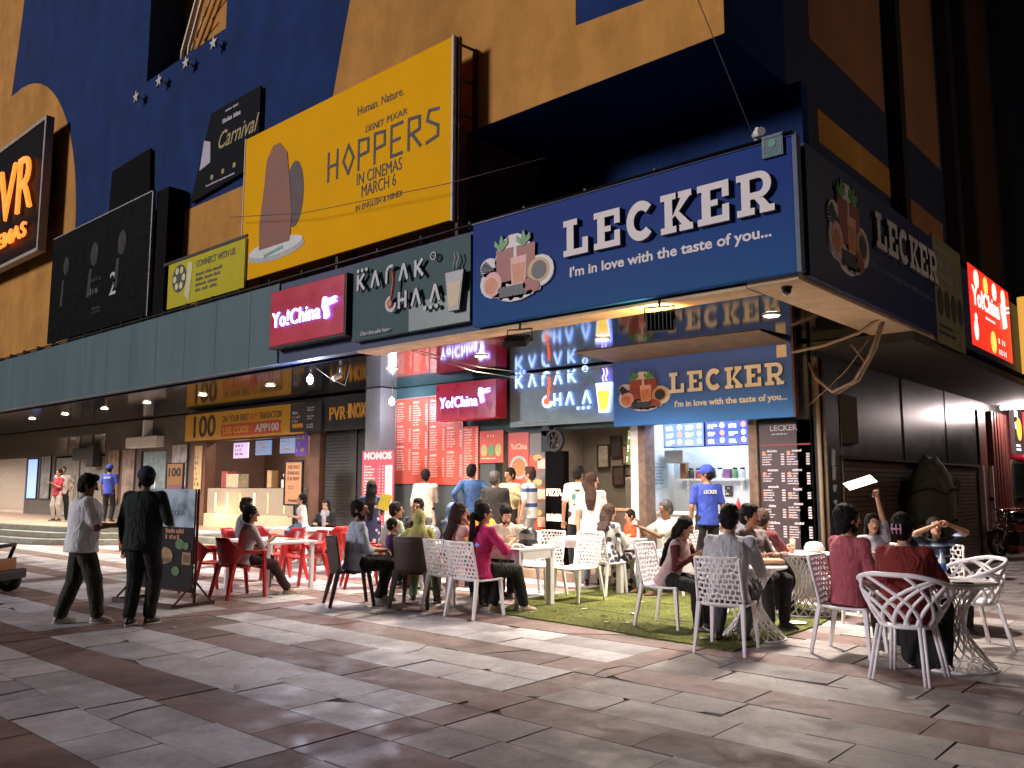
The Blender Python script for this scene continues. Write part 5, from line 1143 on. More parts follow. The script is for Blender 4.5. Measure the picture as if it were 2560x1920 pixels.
def lattice_table():
    t = thing('lattice_table', '', 'table', (0,0,0), 0, 'white tables on lattice bases')
    s = MB(); s.lathe((0,0,.70), [(.0,0),(.33,0),(.36,.008),(.36,.024),(.0,.026)], 36, 0, False); s.build('tabletop', PWH, t)
    def rad(z): return .085 + .235*max(0, (.36-z)/.36)**1.5 + .17*max(0, (z-.40)/.30)**1.6
    def P(u, v): z = .69*v; r_ = rad(z); a = u*2*math.pi; return (r_*math.cos(a), r_*math.sin(a), z+.005)
    s = MB(); N = 18
    for d in (1, -1):
        for i in range(N):
            s.tube([P((i/N + d*v*.28/12) % 1 if True else 0, v/12) for v in range(13)], .007, 5)
    for v in (0, .98): s.tube([P(u/28, v) for u in range(29)], .011, 6)
    s.build('lattice_base', PWH, t); return t
def square_table():
    t = thing('white_table', '', 'table', (0,0,0), 0, 'white rectangular tables on the turf')
    s = MB(); s.box(-.66,-.36,.70,.66,.36,.74); s.build('tabletop', PWH, t, bevel=.008)
    s = MB(); s.box(-.62,-.34,.60,.62,-.31,.70); s.box(-.62,.31,.60,.62,.34,.70); s.box(-.65,-.31,.60,-.62,.31,.70); s.box(.62,-.31,.60,.65,.31,.70); s.build('apron', PWH, t)
    for x in (-.61,.61):
        for y in (-.31,.31): s = MB(); s.box(x-.04,y-.04,0,x+.04,y+.04,.70); s.build('leg', PWH, t, bevel=.006)
    return t
def frame_table():
    t = thing('frame_table', '', 'table', (0,0,0), 0, 'white frame-leg tables by the kiosk')
    s = MB(); s.box(-.68,-.42,.70,.68,.42,.735); s.build('tabletop', PWH, t, bevel=.008)
    for x in (-.6,.6):
        s = MB(); s.box(x-.025,-.39,0,x+.025,-.33,.70); s.box(x-.025,.33,0,x+.025,.39,.70); s.box(x-.025,-.33,0,x+.025,.33,.05); s.build('leg_frame', PWH, t, bevel=.005)
    return t
def place(proto, first, loc, yaw, label):
    o = proto if first else dup(proto, loc, yaw)
    o.location = loc; o.rotation_euler = (0,0,yaw); o['label'] = label; return o
def face(dx, dy): return math.atan2(dy, dx) - math.pi/2     # local +y looks along (dx, dy)
wc = webbed_chair()
for i, (x, y, f, lab) in enumerate((
    (-7.15,7.44,(0,1),'white webbed chair under the woman in the magenta top'),
    (-7.68,7.55,(.05,1),'white webbed chair under the woman in the pink floral blouse'),
    (-6.98,9.20,(-.05,-1),'empty white webbed chair right of the white table, back towards the cafe'),
    (-7.58,9.18,(.1,-1),'empty white webbed chair behind the helmet on the white table'),
    (-7.13,10.05,(0,1),'white webbed chair under the woman in the black and white floral dress'),
    (-6.42,10.75,(-1,0),'white webbed chair under the man in the white T-shirt reaching left'),
    (-4.97,8.22,(1,.02),'white webbed chair seen from the side under the woman in the raglan top'),
    (-3.90,7.50,(-.2,.98),'white webbed chair, back to the camera, under the man in the pale grey shirt'),
    (-4.45,9.02,(.15,-1),'white webbed chair under the man in the patterned shirt across the small table'),
    (-4.66,9.78,(.1,1),'white webbed chair under the woman in the maroon sweater'),
    (-3.95,10.80,(-.1,-1),'white webbed chair with a black bag on it behind the lattice table'),
    (-2.95,8.10,(1,0),'white webbed chair seen from the side under the bearded man in the pink sweater'),
    (-2.7,10.1,(.1,-1),'white webbed chair under the woman rubbing her eyes'),
    (-8.15,9.28,(0,-1),'white webbed chair under the bearded man leaning over the table'),
    (-3.38,9.95,(-.3,-1),'white webbed chair under the person lifting a paper'))):
    place(wc, i == 0, (x,y,.02 if -7.6 < x < -4.1 and y > 7.7 else 0), face(*f), lab)
tc_ = tub_chair()
place(tc_, True, (-2.25,7.42,0), face(.03,1), 'white round-shell chair with branch-like openings nearest the camera'); place(tc_, False, (-2.2,9.22,0), face(-.75,-.66), 'white round-shell chair standing empty right of the small table')
rc = arm_chair(PRED, 'red_chair', 'red plastic armchairs')
for i, (x, y, f, lab) in enumerate((
    (-10.84,6.48,(.05,1),'red plastic armchair under the person in the white T-shirt'),
    (-11.62,6.42,(.12,1),'empty red plastic armchair beside the dark burger banner'),
    (-11.42,7.98,(-.1,-1),'empty red plastic armchair across the near frame table'),
    (-12.15,8.05,(.0,-1),'red plastic armchair between the two frame tables, half hidden by the seated person'),
    (-12.95,7.75,(.85,.5),'red plastic armchair under the bearded man in the grey shirt'),
    (-12.5,9.35,(-1,.1),'red plastic armchair with its back to the right end of the far frame table'),
    (-10.45,8.35,(.5,.85),'red plastic armchair under the man in the light green shirt'),
    (-13.6,8.75,(.1,1),'red plastic armchair in front of the far frame table'),
    (-10.35,9.35,(.2,-1),'red plastic armchair under the man with beard and glasses'),
    (-9.6,9.6,(-.1,-1),'red plastic armchair under the woman in the blue headscarf'))):
    place(rc, i == 0, (x,y,0), face(*f), lab)
bc = arm_chair(PBR, 'brown_chair', 'dark brown plastic chairs', False)
place(bc, True, (-9.03,7.02,0), face(.46,.89), 'dark brown plastic chair under the man in the pale blue shirt'); place(bc, False, (-8.32,7.52,0), face(-.5,.86), 'dark brown plastic chair with its back to the camera under the green headscarf')
lt = lattice_table()
for i, (x, y, lab) in enumerate(((-2.08,8.12,'round white lattice-base table beside the woman in the red sweater'),(-4.02,8.28,'round white lattice-base table in front of the man in the pale grey shirt'),(-4.22,10.08,'round white lattice-base table carrying plates and a paper bag'),(-9.0,8.35,'round white lattice-base table among the family in the red chairs'))):
    place(lt, i == 0, (x,y,.02 if -7.6 < x < -4.1 else 0), 0, lab)
wt = square_table()
place(wt, True, (-7.62,8.36,.02), 0, 'white rectangular table with two helmets and cups in front of the leaning man'); place(wt, False, (-7.58,10.52,.02), 0, 'white rectangular table in front of the boy in the orange shirt')
ft = frame_table()
place(ft, True, (-11.28,7.22,0), R(-3), 'white frame-leg table in front of the person in the white T-shirt'); place(ft, False, (-13.9,9.6,0), R(2), 'white frame-leg table with the small child sitting on it'); place(ft, False, (-14.3,7.55,0), R(4), 'white frame-leg table behind the dark burger banner')
# things on the tables
def cup(x, y, z, lab, col, h=.09, g='cups on the tables'):
    t = thing('paper_cup', lab, 'cup', (x,y,z), 0, g); s = MB(); s.lathe((0,0,0), [(.026,0),(.036,h),(.033,h),(.025,.006)], 14); s.build('cup', col, t); s = MB(); s.cyl((0,0,h-.012),(0,0,h-.008),.033,.033,14); s.build('drink', M('tea_brown', (.25,.12,.05), .3), t)
KR = M('kraft_paper', (.48,.29,.15), .7)
cup(-7.75,8.5,.76,'left kraft paper cup of tea in front of the leaning bearded man',KR); cup(-7.56,8.52,.76,'right kraft paper cup of tea, beside the black helmet',KR); cup(-11.0,7.05,.735,'terracotta cup on the near frame table by the white T-shirt',M('terracotta',(.32,.10,.06),.6)); cup(-4.25,9.85,.745,'small tea glass at the front edge of the lattice table with the paper bag',M('tea_glass',(.35,.16,.08),.15),.07); cup(-4.4,10.22,.745,'tall drink glass at the back of the lattice table with the paper bag',M('drink_glass',(.35,.30,.25),.1),.14)
def helmet(x, y, z, rz, lab, c1, c2):
    t = thing('helmet', lab, 'helmet', (x,y,z), rz, 'motorcycle helmets on the tables'); s = MB(); s.ell((0,0,.125), .125,.15,.13,0,20,12); s.build('shell', c1, t)
    s = MB(); s.T = Matrix.Rotation(0,4,'X')
    for k in range(2): s.loft([[(.131*math.cos(a)*.97, .156*math.sin(a), z_) for a in [R(25+i*13) for i in range(11)]] for z_ in ((.09,.165) if k == 0 else (.09,.092))], 0, True, False, False)
    s.build('visor', c2, t); s = MB(); s.loft([[(.128*math.cos(i*.314), .153*math.sin(i*.314), z_) for i in range(20)] for z_ in (.03,.06)], 0, True, False); s.build('rim', M('rim_black', (.02,.02,.02), .5), t)
helmet(-7.28,8.55,.76,R(200),'matt black helmet on the white table beside the empty chairs',M('helmet_black',(.025,.025,.025),.35),M('visor_smoke',(.18,.18,.17),.08,coat=.5)); helmet(-8.95,8.35,.73,R(150),'silver and blue helmet on the round table among the family',M('helmet_silver',(.35,.37,.42),.2,.3),M('visor_smoke'))
t = thing('food_tray', 'paper plate of food on the near white table before the woman in magenta', 'plate', (-7.15,8.2,.762), 0, 'plates of food'); s = MB(); s.lathe((0,0,0), [(.08,0),(.115,.012),(.11,.014),(.0,.006)], 20, 0, False); s.build('plate', WHITE, t); s = MB()
rnd = random.Random(4)
for i in range(12): s.ell((rnd.uniform(-.05,.05),rnd.uniform(-.05,.05),.02), .018,.014,.012, 0, 8, 5)
s.build('food', M('food_brown', (.42,.20,.08), .6, var=.4), t)
t = thing('food_tray', 'flat tray with a snack on the right of the near frame table', 'plate', (-10.95,7.45,.735), R(20), 'plates of food'); s = MB(); s.box(-.14,-.1,0,.14,.1,.012); s.build('tray', M('tray_grey', (.5,.42,.4), .5), t, bevel=.004); s = MB(); s.box(-.1,-.06,.0125,.04,.05,.02); s.build('food', M('food_brown'), t)
t = thing('pizza_box', 'open brown card box on the lattice table before the man in the pale grey shirt', 'box', (-3.95,8.5,.745), R(35)); s = MB(); s.box(-.16,-.14,0,.16,.14,.035); s.build('body', KR, t, bevel=.004)
t = thing('paper_bag', 'crumpled white paper bag on the lattice table behind', 'bag', (-4.1,10.15,.745), R(20)); s = MB(); s.ell((0,0,.06), .12,.09,.07, 0, 12, 8)
s.v = [(x*(1+.25*noise.noise(V((x*18,y*18,z*18)))), y*(1+.25*noise.noise(V((y*18,z*18,x*18)))), z) for x,y,z in s.v]; s.build('bag', M('bag_white', (.7,.66,.6), .7), t)
t = thing('snack_box', 'brown snack box left on the lattice table behind', 'box', (-4.42,9.95,.745), R(-15)); s = MB(); s.box(-.09,-.06,0,.09,.06,.06); s.build('body', KR, t, bevel=.004)
t = thing('water_bottle', 'clear water bottle with a blue label on the table by the woman in red', 'bottle', (-2.2,8.32,.725), 0); s = MB(); s.lathe((0,0,0), [(.03,0),(.034,.01),(.034,.15),(.014,.2),(.014,.225)], 16); s.build('bottle', M('clear_plastic', (.55,.62,.68), .1, spec=.9), t); s = MB(); s.lathe((0,0,.06), [(.0348,0),(.0348,.07)], 16, 0, False); s.build('label', M('label_blue', (.05,.18,.5), .4), t); s = MB(); s.cyl((0,0,.225),(0,0,.245),.016,.016,12); s.build('bottle_cap', M('label_blue'), t)
t = thing('phone', 'black phone lying on the round table beside the woman in red', 'phone', (-1.95,7.95,.727), R(40)); s = MB(); s.box(-.075,-.037,0,.075,.037,.009); s.build('phone', M('phone_black', (.01,.01,.012), .1), t, bevel=.003)
t = thing('hand_bag', 'black bag lying on the chair seat behind the lattice table', 'bag', (-3.95,10.85,.45)); s = MB(); s.ell((0,0,.07), .17,.12,.085, 0, 14, 8); s.build('bag', M('bag_black', (.012,.012,.014), .6), t)
t = thing('yellow_folder', 'bright yellow menu card held up behind the man in light green', 'menu card', (-10.62,8.9,1.28), R(20)); t.rotation_euler = (R(-15), R(12), R(20)); s = MB(); s.box(-.1,-.006,-.13,.1,.006,.13); s.build('card', M('card_yellow', (.75,.62,.02), .5), t)
t = thing('orange_bin', 'orange crate under the white table at the right of the boy', 'crate', (-7.0,11.2,.15)); s = MB(); s.box(-.14,-.14,0,.14,.14,.3); s.box(-.15,-.15,.27,.15,.15,.3); s.build('crate', M('crate_orange', (.75,.30,.02), .5), t, bevel=.01)
t = thing('manhole_cover', 'dark stained round manhole cover beside the empty round-shell chair', 'manhole cover', (-2.4,10.25,.006)); s = MB(); s.lathe((0,0,0), [(.0,.004),(.30,.004),(.32,.0)], 28, 0, False); s.build('cover', M('iron_dark', (.05,.04,.032), .7, .3, var=.4, vs=9, bump=.5, bs=40), t); s = MB(); s.lathe((0,0,0), [(.33,0),(.33,.006),(.40,.006),(.41,0)], 28, 0, False); s.build('rim', M('rim_stone', (.16,.13,.10), .8, var=.3), t)
# litter
rnd = random.Random(17)
LT = [M('litter_white', (.6,.58,.52), .8), M('litter_tan', (.35,.24,.13), .8), M('litter_leaf', (.14,.10,.04), .9)]
for i, (x, y, k) in enumerate(((-5.9,8.3,1),(-5.6,7.95,1),(-5.75,8.65,0),(-6.4,8.6,0),(-5.3,8.9,2),(-4.85,9.05,1),(-6.2,9.6,0),(-5.4,10.2,0),(-6.6,8.25,2),(-4.3,7.75,0),(-7.6,7.1,0),(-9.0,4.6,0),(-8.7,7.0,0),(-6.0,3.6,0),(-5.4,8.05,0),(-10.3,7.1,0),(-5.0,8.45,2),(-12.5,5.0,0))):
    s = MB(); pts = [(rnd.uniform(.03,.06)*math.cos(a), rnd.uniform(.02,.05)*math.sin(a), .004+rnd.uniform(0,.018)) for a in (0,1,2.1,3.1,4.2,5.2)]
    s.add(pts + [(p[0],p[1],p[2]-.002) for p in pts], [(0,1,2,3,4,5),(11,10,9,8,7,6)])
    ok_ = -7.6 < x < -4.1 and y > 7.7
    o = s.build('litter_scrap', LT[k], None, loc=(x,y,.02 if ok_ else .004)); tag(o, ('white paper scrap','tan wrapper scrap','dry brown leaf')[k] + ' lying on the ' + ('green turf' if ok_ else 'stone paving'), 'litter', 'scraps of litter on the ' + ('turf' if ok_ else 'paving'))
t = thing('paper_plate', 'used white paper plate thrown on the turf by the lattice table', 'plate', (-3.99,9.3,.022), 0); s = MB(); s.lathe((0,0,0), [(.07,0),(.11,.012),(.1,.014),(.0,.005)], 18, 0, False); s.build('plate', WHITE, t)
t = thing('bottle_cap', 'tiny blue bottle top on the paving nearest the camera', 'bottle top', (-3.73,2.73,.005)); s = MB(); s.lathe((0,0,0), [(.02,0),(.018,.016)], 12); s.build('cap', M('label_blue'), t)
# motorbike in the lane
t = thing('motorcycle', 'black motorcycle parked in the side lane with a pale front number plate', 'motorcycle', (-4.0,21.16,0), face(-.45,-.9))
BKP = M('bike_black', (.014,.014,.016), .2, .2, coat=.5); CH = M('chrome', (.5,.5,.5), .15, 1); TY = M('tyre', (.015,.015,.015), .85)
for y, nm in ((.68,'front_wheel'),(-.62,'rear_wheel')):
    s = MB(); s.T = Matrix.Translation((0,y,.31)) @ Matrix.Rotation(R(90),4,'Y'); rings = []
    for i in range(29):
        a = i*2*math.pi/28; rings.append([((.25+.055*math.cos(b_))*math.cos(a), (.25+.055*math.cos(b_))*math.sin(a), .05*math.sin(b_)) for b_ in [k*2*math.pi/8 for k in range(8)]])
    s.loft(rings, 0, True, False); o = s.build('wheel', TY, t)
    s = MB(); s.T = Matrix.Translation((0,y,.31)); s.cyl((-.05,0,0),(.05,0,0),.06,.06,12)
    for k in range(5): a = k*1.2566; s.bar((0,.05*math.cos(a),.05*math.sin(a)),(0,.22*math.cos(a),.22*math.sin(a)),.03,.03)
    s.build('rim', CH, o)
s = MB()
for x in (-.1,.1): s.cyl((x,.68,.31),(x,.42,.98),.025,.028,10)
s.build('fork', CH, t)
s = MB(); s.tube([(0,.42,.9),(0,.1,.5),(0,-.25,.5),(0,-.5,.75)],.035,8); s.box(-.14,-.2,.25,.14,.2,.55); s.build('engine', M('engine_grey', (.08,.08,.08), .4, .7), t, bevel=.02)
s = MB(); s.ell((0,.12,.86),.15,.3,.14,0,16,10); s.build('fuel_tank', BKP, t)
s = MB(); s.loft([[(x*w_, y, z_+.03*(1-x*x)) for x in (-1,-.5,0,.5,1)] + [(w_,y,z_-.1),(-w_,y,z_-.1)] for y, w_, z_ in ((-.05,.1,.80),(-.3,.15,.80),(-.62,.14,.86),(-.85,.08,.9))]); s.build('saddle', M('saddle_black', (.012,.012,.012), .6), t)
s = MB(); s.tube([(-.36,.32,1.06),(-.2,.4,1.02),(0,.42,1.0),(.2,.4,1.02),(.36,.32,1.06)],.016,8); s.build('handlebar', DARK, t)
for x in (-1,1): s = MB(); s.tube([(x*.26,.38,1.04),(x*.33,.36,1.22)],.008,6); s.ell((x*.34,.36,1.25),.07,.015,.045,0,12,6); s.build('mirror', DARK, t)
s = MB(); s.ell((0,.52,.92),.11,.09,.11,0,16,10); s.build('headlight', CH, t)
s = MB(); s.box(-.14,.58,.70,.14,.59,.77); s.build('number_plate', M('plate_white', (.7,.68,.68), .4), t)
s = MB(); s.loft([[(x*.06, .68+.34*math.cos(R(a)), .31+.34*math.sin(R(a))) for x in (-1,0,1)] for a in range(30,160,15)], 0, True, False, False); s.build('mudguard', BKP, t)
s = MB(); s.cyl((.15,.1,.25),(.17,-.75,.38),.03,.05,12); s.build('exhaust', CH, t)
s = MB(); s.tube([(-.12,-.62,.9),(-.12,-.9,.98),(.12,-.9,.98),(.12,-.62,.9)],.012,6); s.build('grab_rail', CH, t)
# child's ride-on jeep at the left edge
t = thing('ride_on_jeep', 'yellow and black ride-on toy jeep cut off by the left edge', 'toy jeep', (-14.0,4.02,0), face(-.749,-.663)); t.scale = (1.0,1.0,1.0)
YP = M('jeep_yellow', (.28,.11,.015), .4)
s = MB(); s.prism([(-.55,.22),(.55,.22),(.6,.34),(.5,.46),(.1,.5),(-.2,.46),(-.55,.5)], -.26, .26); o = s.build('body', YP, t, bevel=.03); o.rotation_euler[2] = R(90)
for x in (-.34,.34):
    for y in (-.42,.42):
        s = MB(); s.T = Matrix.Translation((x,y,.16)) @ Matrix.Rotation(R(90),4,'Y'); s.lathe((0,0,-.07), [(.05,0),(.13,0),(.16,.03),(.16,.11),(.13,.14),(.05,.14)], 20); o = s.build('wheel', TY, t)
        s = MB(); s.T = Matrix.Translation((x,y,.16)); s.cyl((-.075,0,0),(.075,0,0),.06,.06,12); s.build('rim', M('rim_grey', (.2,.2,.2), .5), o)
s = MB(); s.tube([(-.28,-.42,.45),(-.28,-.5,.68),(.28,-.5,.68),(.28,-.42,.45)],.03,8); s.tube([(-.28,.5,.5),(-.28,-.5,.68)],.02,8); s.tube([(.28,.5,.5),(.28,-.5,.68)],.02,8); s.build('roll_bar', DARK, t)
s = MB(); s.box(-.36,.5,.2,.36,.6,.34); s.box(-.36,-.66,.2,.36,-.56,.34); s.build('bumper', DARK, t, bevel=.02)
s = MB(); s.box(-.2,-.3,.44,.2,-.2,.7); s.box(-.2,-.3,.40,.2,.05,.46); s.build('seat', M('jeep_seat', (.25,.13,.06), .6), t, bevel=.02)
# ============================================================ PEOPLE
RIGHT, AWAY = V((.749,.663,0)), V((-.663,.749,0)); NEAR, LEFT = -AWAY, -RIGHT
def remesh(mb, voxel, it=3, jit=0., js=30., fold=0.):
    me = bpy.data.meshes.new('tmp'); me.from_pydata(mb.v, [], mb.f); o = bpy.data.objects.new('tmp', me); COL.objects.link(o)
    r = o.modifiers.new('r', 'REMESH'); r.mode = 'VOXEL'; r.voxel_size = voxel; r.use_smooth_shade = True
    if it: q = o.modifiers.new('s', 'SMOOTH'); q.iterations = it; q.factor = .5
    dg = bpy.context.evaluated_depsgraph_get(); m2 = bpy.data.meshes.new_from_object(o.evaluated_get(dg))
    vs = [v.co.copy() for v in m2.vertices]; fs = [tuple(p.vertices) for p in m2.polygons]
    if jit or fold:
        ns = [v.normal.copy() for v in m2.vertices]
        vs = [v + n_*(jit*noise.noise(v*js) + (fold*noise.noise(V((v.x*9+v.z*5, v.y*9-v.z*4, v.z*6+v.x*4))) if fold else 0)) for v, n_ in zip(vs, ns)]
    bpy.data.objects.remove(o); bpy.data.meshes.remove(me); bpy.data.meshes.remove(m2)
    return vs, fs
def ik(a, b_, l1, l2, pole):
    d = b_-a; L = min(max(d.length, .05), (l1+l2)*.995); u = d.normalized(); b_ = a+u*L
    x = (l1*l1-l2*l2+L*L)/(2*L); h = math.sqrt(max(0, l1*l1-x*x)); p = pole-u*pole.dot(u)
    p = p.normalized() if p.length > 1e-4 else V((0,0,1))
    return a+u*x+p*h, b_
SKIN = [M('skin_light', (.46,.25,.16), .55, var=.08, vs=18), M('skin_mid', (.33,.165,.095), .55, var=.08, vs=18), M('skin_deep', (.20,.092,.05), .55, var=.08, vs=18)]
HAIR = M('hair_black', (.006,.005,.005), .75, var=.3, vs=50, bump=.5, bs=120, spec=.2); HBR = M('hair_brown', (.028,.012,.008), .7, spec=.25, var=.4, vs=40, bump=.6, bs=120); HGR = M('hair_grey_black', (.04,.036,.034), .5, var=.4, vs=40, bump=.5, bs=120)
EYEW = M('eye_white', (.55,.52,.5), .3, var=0); LIP = M('lip', (.25,.08,.06), .5, var=0); SHOE_D = M('shoe_dark', (.02,.018,.016), .5); SHOE_W = M('shoe_white', (.5,.48,.48), .6, var=.2); SOLE = M('sole_pale', (.6,.58,.55), .6)
def torso_rings(hip, sp, rt, fw_, s, prof, mg=0., k=1.):
    L = .50*s; out = []
    for t, rx, ry, fy in prof:
        c = hip + sp*(L*t) + fw_*(fy*s); rx = rx*s*k+mg; ry = ry*s*k+mg
        out.append([c + rt*rx*math.cos(a) + fw_*ry*math.sin(a) for a in [i*2*math.pi/18 for i in range(18)]])
    return out
MALE = [(-.13,.12,.09,0),(-.02,.160,.112,0),(.2,.150,.108,0),(.42,.152,.112,.005),(.68,.172,.12,.008),(.84,.168,.105,0),(.94,.115,.078,-.01),(1.02,.058,.056,-.01)]
FEM = [(-.13,.125,.09,0),(-.02,.168,.115,0),(.2,.138,.100,0),(.40,.125,.095,.005),(.62,.148,.122,.022),(.80,.148,.10,0),(.93,.10,.070,-.01),(1.02,.05,.05,-.01)]
def person(label, x, y, f, top, z0=0, sit=None, lean=0, side=0, head=(0,0), R_='rest', L_='rest', feet=None, fem=0, build=1., skin=1, topm=None, sleeve='short', sleevem=None, tail=0, hem=0, botm=None, bot='trousers', hair='short', hairm=None, beard=0, shoes=None, cap=None, extra=None, vox=.0125, childhead=0, group=None):
    f = V((f[0], f[1], 0)).normalized()
    up, fw_, rt = V((0,0,1)), V((0,1,0)), V((1,0,0))
    cl, sl_ = math.cos(R(lean)), math.sin(R(lean)); sp = (up*cl + fw_*sl_ + rt*math.sin(R(side))).normalized()
    if sit is None: s = (top-z0)/1.70; hz = .92*s
    else: hz = sit-z0+.085; s = (top-z0-hz)/(.50*cl+.20*math.cos(R(lean*.4))+.08)
    s = max(.5, min(1.15, s)); tf = (fw_*cl - up*sl_).normalized()
    hip = V((0,0,hz)); nb = hip+sp*.50*s; nd = (sp+up*1.2).normalized(); hs = s if s > .9 else (s*.6+.38)
    hc = nb+nd*.145*hs
    yw, pt = R(head[0]), R(head[1]); hf = V((-math.sin(yw)*math.cos(pt), math.cos(yw)*math.cos(pt), math.sin(pt))); hr = hf.cross(up).normalized(); hu = hr.cross(hf)
    HM = Matrix((hr, hf, hu)).transposed()
    def hp(a, b_, c): return hc + hr*a*hs + hf*b_*hs + hu*c*hs
    sw = (.150 if fem else .172)*s*(1+.25*(build-1)); sh = {k: nb - sp*.06*s + rt*sg*sw for k, sg in (('R',1),('L',-1))}
    def tgt(k, v):
        sg = 1 if k == 'R' else -1
        if v == 'rest': v = 'down' if sit is None else 'lap'
        if v == 'down': return sh[k] + V((sg*.07*s, .05*s, -.52*s))
        if v == 'lap': return V((sg*.09, .30*s, hz+.10))
        if v == 'table': return V((sg*.13, .40*s, .80-z0))
        if v == 'phone': return V((sg*.05, .27*s, hz+.30*s))
        if v == 'chin': return hp(sg*.03, .11, -.15)
        if v == 'hip': return V((sg*.24*s, -.02, hz+.08*s))
        return V(v)
    arms = {}
    for k, v in (('R', R_), ('L', L_)):
        sg = 1 if k == 'R' else -1; e, w_ = ik(sh[k], tgt(k, v), .285*s, .25*s, V((sg*.6,-.6,-.7))); arms[k] = (e, w_)
    if feet is None: feet = ((.10,.02),(-.10,-.02)) if sit is None else ((.11,.42*s),(-.11,.42*s))
    legs = {}
    for k, ft_ in (('R', feet[0]), ('L', feet[1])):
        sg = 1 if k == 'R' else -1; hj = hip+rt*sg*.088*s; zz = ft_[2] if len(ft_) > 2 else 0
        kn, an = ik(hj, V((ft_[0], ft_[1], .085*s+zz)), .43*s, .42*s, V((sg*.15,1,.35))); legs[k] = (hj, kn, an)
    B_ = build; prof = FEM if fem else MALE
    # --- body, one continuous surface
    b_ = MB(); b_.loft(torso_rings(hip, sp, rt, tf, s, prof, -.006, B_))
    b_.cap(nb-nd*.03*s, hp(0,-.01,-.05), .052*s, .048*hs); b_.ell(hp(0,-.004,.012), .074*hs, .094*hs, .104*hs, 0, 16, 10, HM); b_.ell(hp(0,.022,-.055), .058*hs, .062*hs, .062*hs, 0, 12, 8, HM); b_.cap(hp(0,.088,.02), hp(0,.108,-.024), .011*hs, .017*hs); b_.cap(hp(-.035,.076,.034), hp(.035,.076,.034), .018*hs, .018*hs); b_.cap(hp(0,.07,-.10), hp(0,.072,-.098), .022*hs, .022*hs)
    for sg in (-1,1): b_.ell(hp(sg*.076,-.012,-.004), .012*hs, .022*hs, .034*hs, 0, 10, 6, HM)
    fing = MB()
    for k in ('R','L'):
        sg = 1 if k == 'R' else -1; e, w_ = arms[k]
        b_.cap(nb-sp*.05*s, sh[k], .055*s, .058*s); b_.cap(sh[k], e, .052*s*B_, .040*s*B_); b_.cap(e, w_, .040*s, .027*s)
        d = (w_-e).normalized(); n_ = d.cross(rt*sg); n_ = n_.normalized() if n_.length > .1 else -up
        if n_.z > 0: n_ = -n_
        sd = n_.cross(d).normalized(); d2 = (d*.95+n_*.3).normalized()
        for q in (-.022,-.007,.008,.022): b_.cap(w_+sd*q*.5*s, w_+d*.078*s+sd*q*s, .015*s, .0135*s, 0, 8)
        for q, ln in ((-.027,.058),(-.009,.072),(.010,.078),(.028,.068)):
            a = w_+d*.080*s+sd*q*s; m1 = a+d2*ln*.5*s; m2_ = m1+(d2*.6+n_*.75).normalized()*ln*.35*s; m3 = m2_+(d2*.1+n_).normalized()*ln*.25*s
            fing.tube([a-d*.012*s, a, m1, m2_, m3], [.0085*s,.0085*s,.0078*s,.007*s,.0045*s], 7)
        inward = sd if (sd.dot(rt)*sg < 0) else -sd
        a = w_+d*.03*s+inward*.018*s; fing.tube([a, a+(d*.5+inward*.8).normalized()*.032*s, a+(d*.85+inward*.5+n_*.3).normalized()*.062*s], [.011*s,.0095*s,.006*s], 7)
    for k in ('R','L'):
        hj, kn, an = legs[k]; b_.cap(hj, kn, .078*s*B_, .052*s); b_.cap(kn, an, .050*s, .034*s); 
        fd = V((kn.x-hj.x, 0, 0))*.5; fdir = (V((0,1,0))+V((.18*(1 if k == 'R' else -1),0,0))).normalized()
        if sit is None and feet[0][1]-feet[1][1] > .3 and k == 'L': pass
        b_.cap(an-fdir*.03*s-up*.035*s, an+fdir*.13*s-up*.055*s, .036*s, .026*s)
    vs, fs = remesh(b_, .0105 if s > .8 else .009, 2)
    out = MB(); out.add(vs, fs, 0, True); out.add(fing.v, fing.f, 0, True)
    for sg in (-1,1): out.ell(hp(sg*.031,.080,.010), .013*hs, .010*hs, .008*hs, 1, 8, 6, HM); out.ell(hp(sg*.031,.0885,.010), .006*hs, .004*hs, .006*hs, 2, 8, 6, HM); out.cap(hp(sg*.016,.092,.034), hp(sg*.046,.080,.036), .005*hs, .004*hs, 2, 6)
    out.cap(hp(-.018,.086,-.062), hp(.018,.086,-.062), .006*hs, .006*hs, 3, 6)
    o = out.build('person', [SKIN[skin], EYEW, HAIR, LIP]); o.location = (x, y, z0); o.rotation_euler = (0,0,face(f.x, f.y)); tag(o, label, 'person', group)
    # --- clothing
    def wear(nm, mb, mats, v=None, it=3, fold=.010): 
        vs, fs = remesh(mb, v or vox, it, 0, 30, fold); q = MB(); q.add(vs, fs, 0, True); return q.build(nm, mats, o)
    hm = -.20-hem if sit is None else -.17; he_ = .004 if sit is None else .022
    c = MB(); P = [(hm, prof[1][1]+he_, prof[1][2]+he_+.002, 0)] + [p for p in prof[1:-1]] + [(1.0,.062,.058,-.01)]
    c.loft(torso_rings(hip, sp, rt, tf, s, P, .014+.012*(B_ > 1.15), B_))
    if tail:
        if sit is None:
            rg = []
            for zz, rx, ry in ((hz+.1,.165,.12),(hz-.1,.19,.14),(hz-tail,.205,.155)): rg.append([V((rx*s*math.cos(a), ry*s*math.sin(a), zz)) for a in [i*.349 for i in range(18)]])
            c.loft(rg[::-1])
        else:
            for k in ('R','L'): hj, kn, an = legs[k]; c.cap(hj, kn, .105*s, .085*s); c.cap(kn, kn+(an-kn)*min(1, tail), .085*s, .075*s)
            c.cap(hip+fw_*.05, (legs['R'][1]+legs['L'][1])/2, .11*s, .085*s)
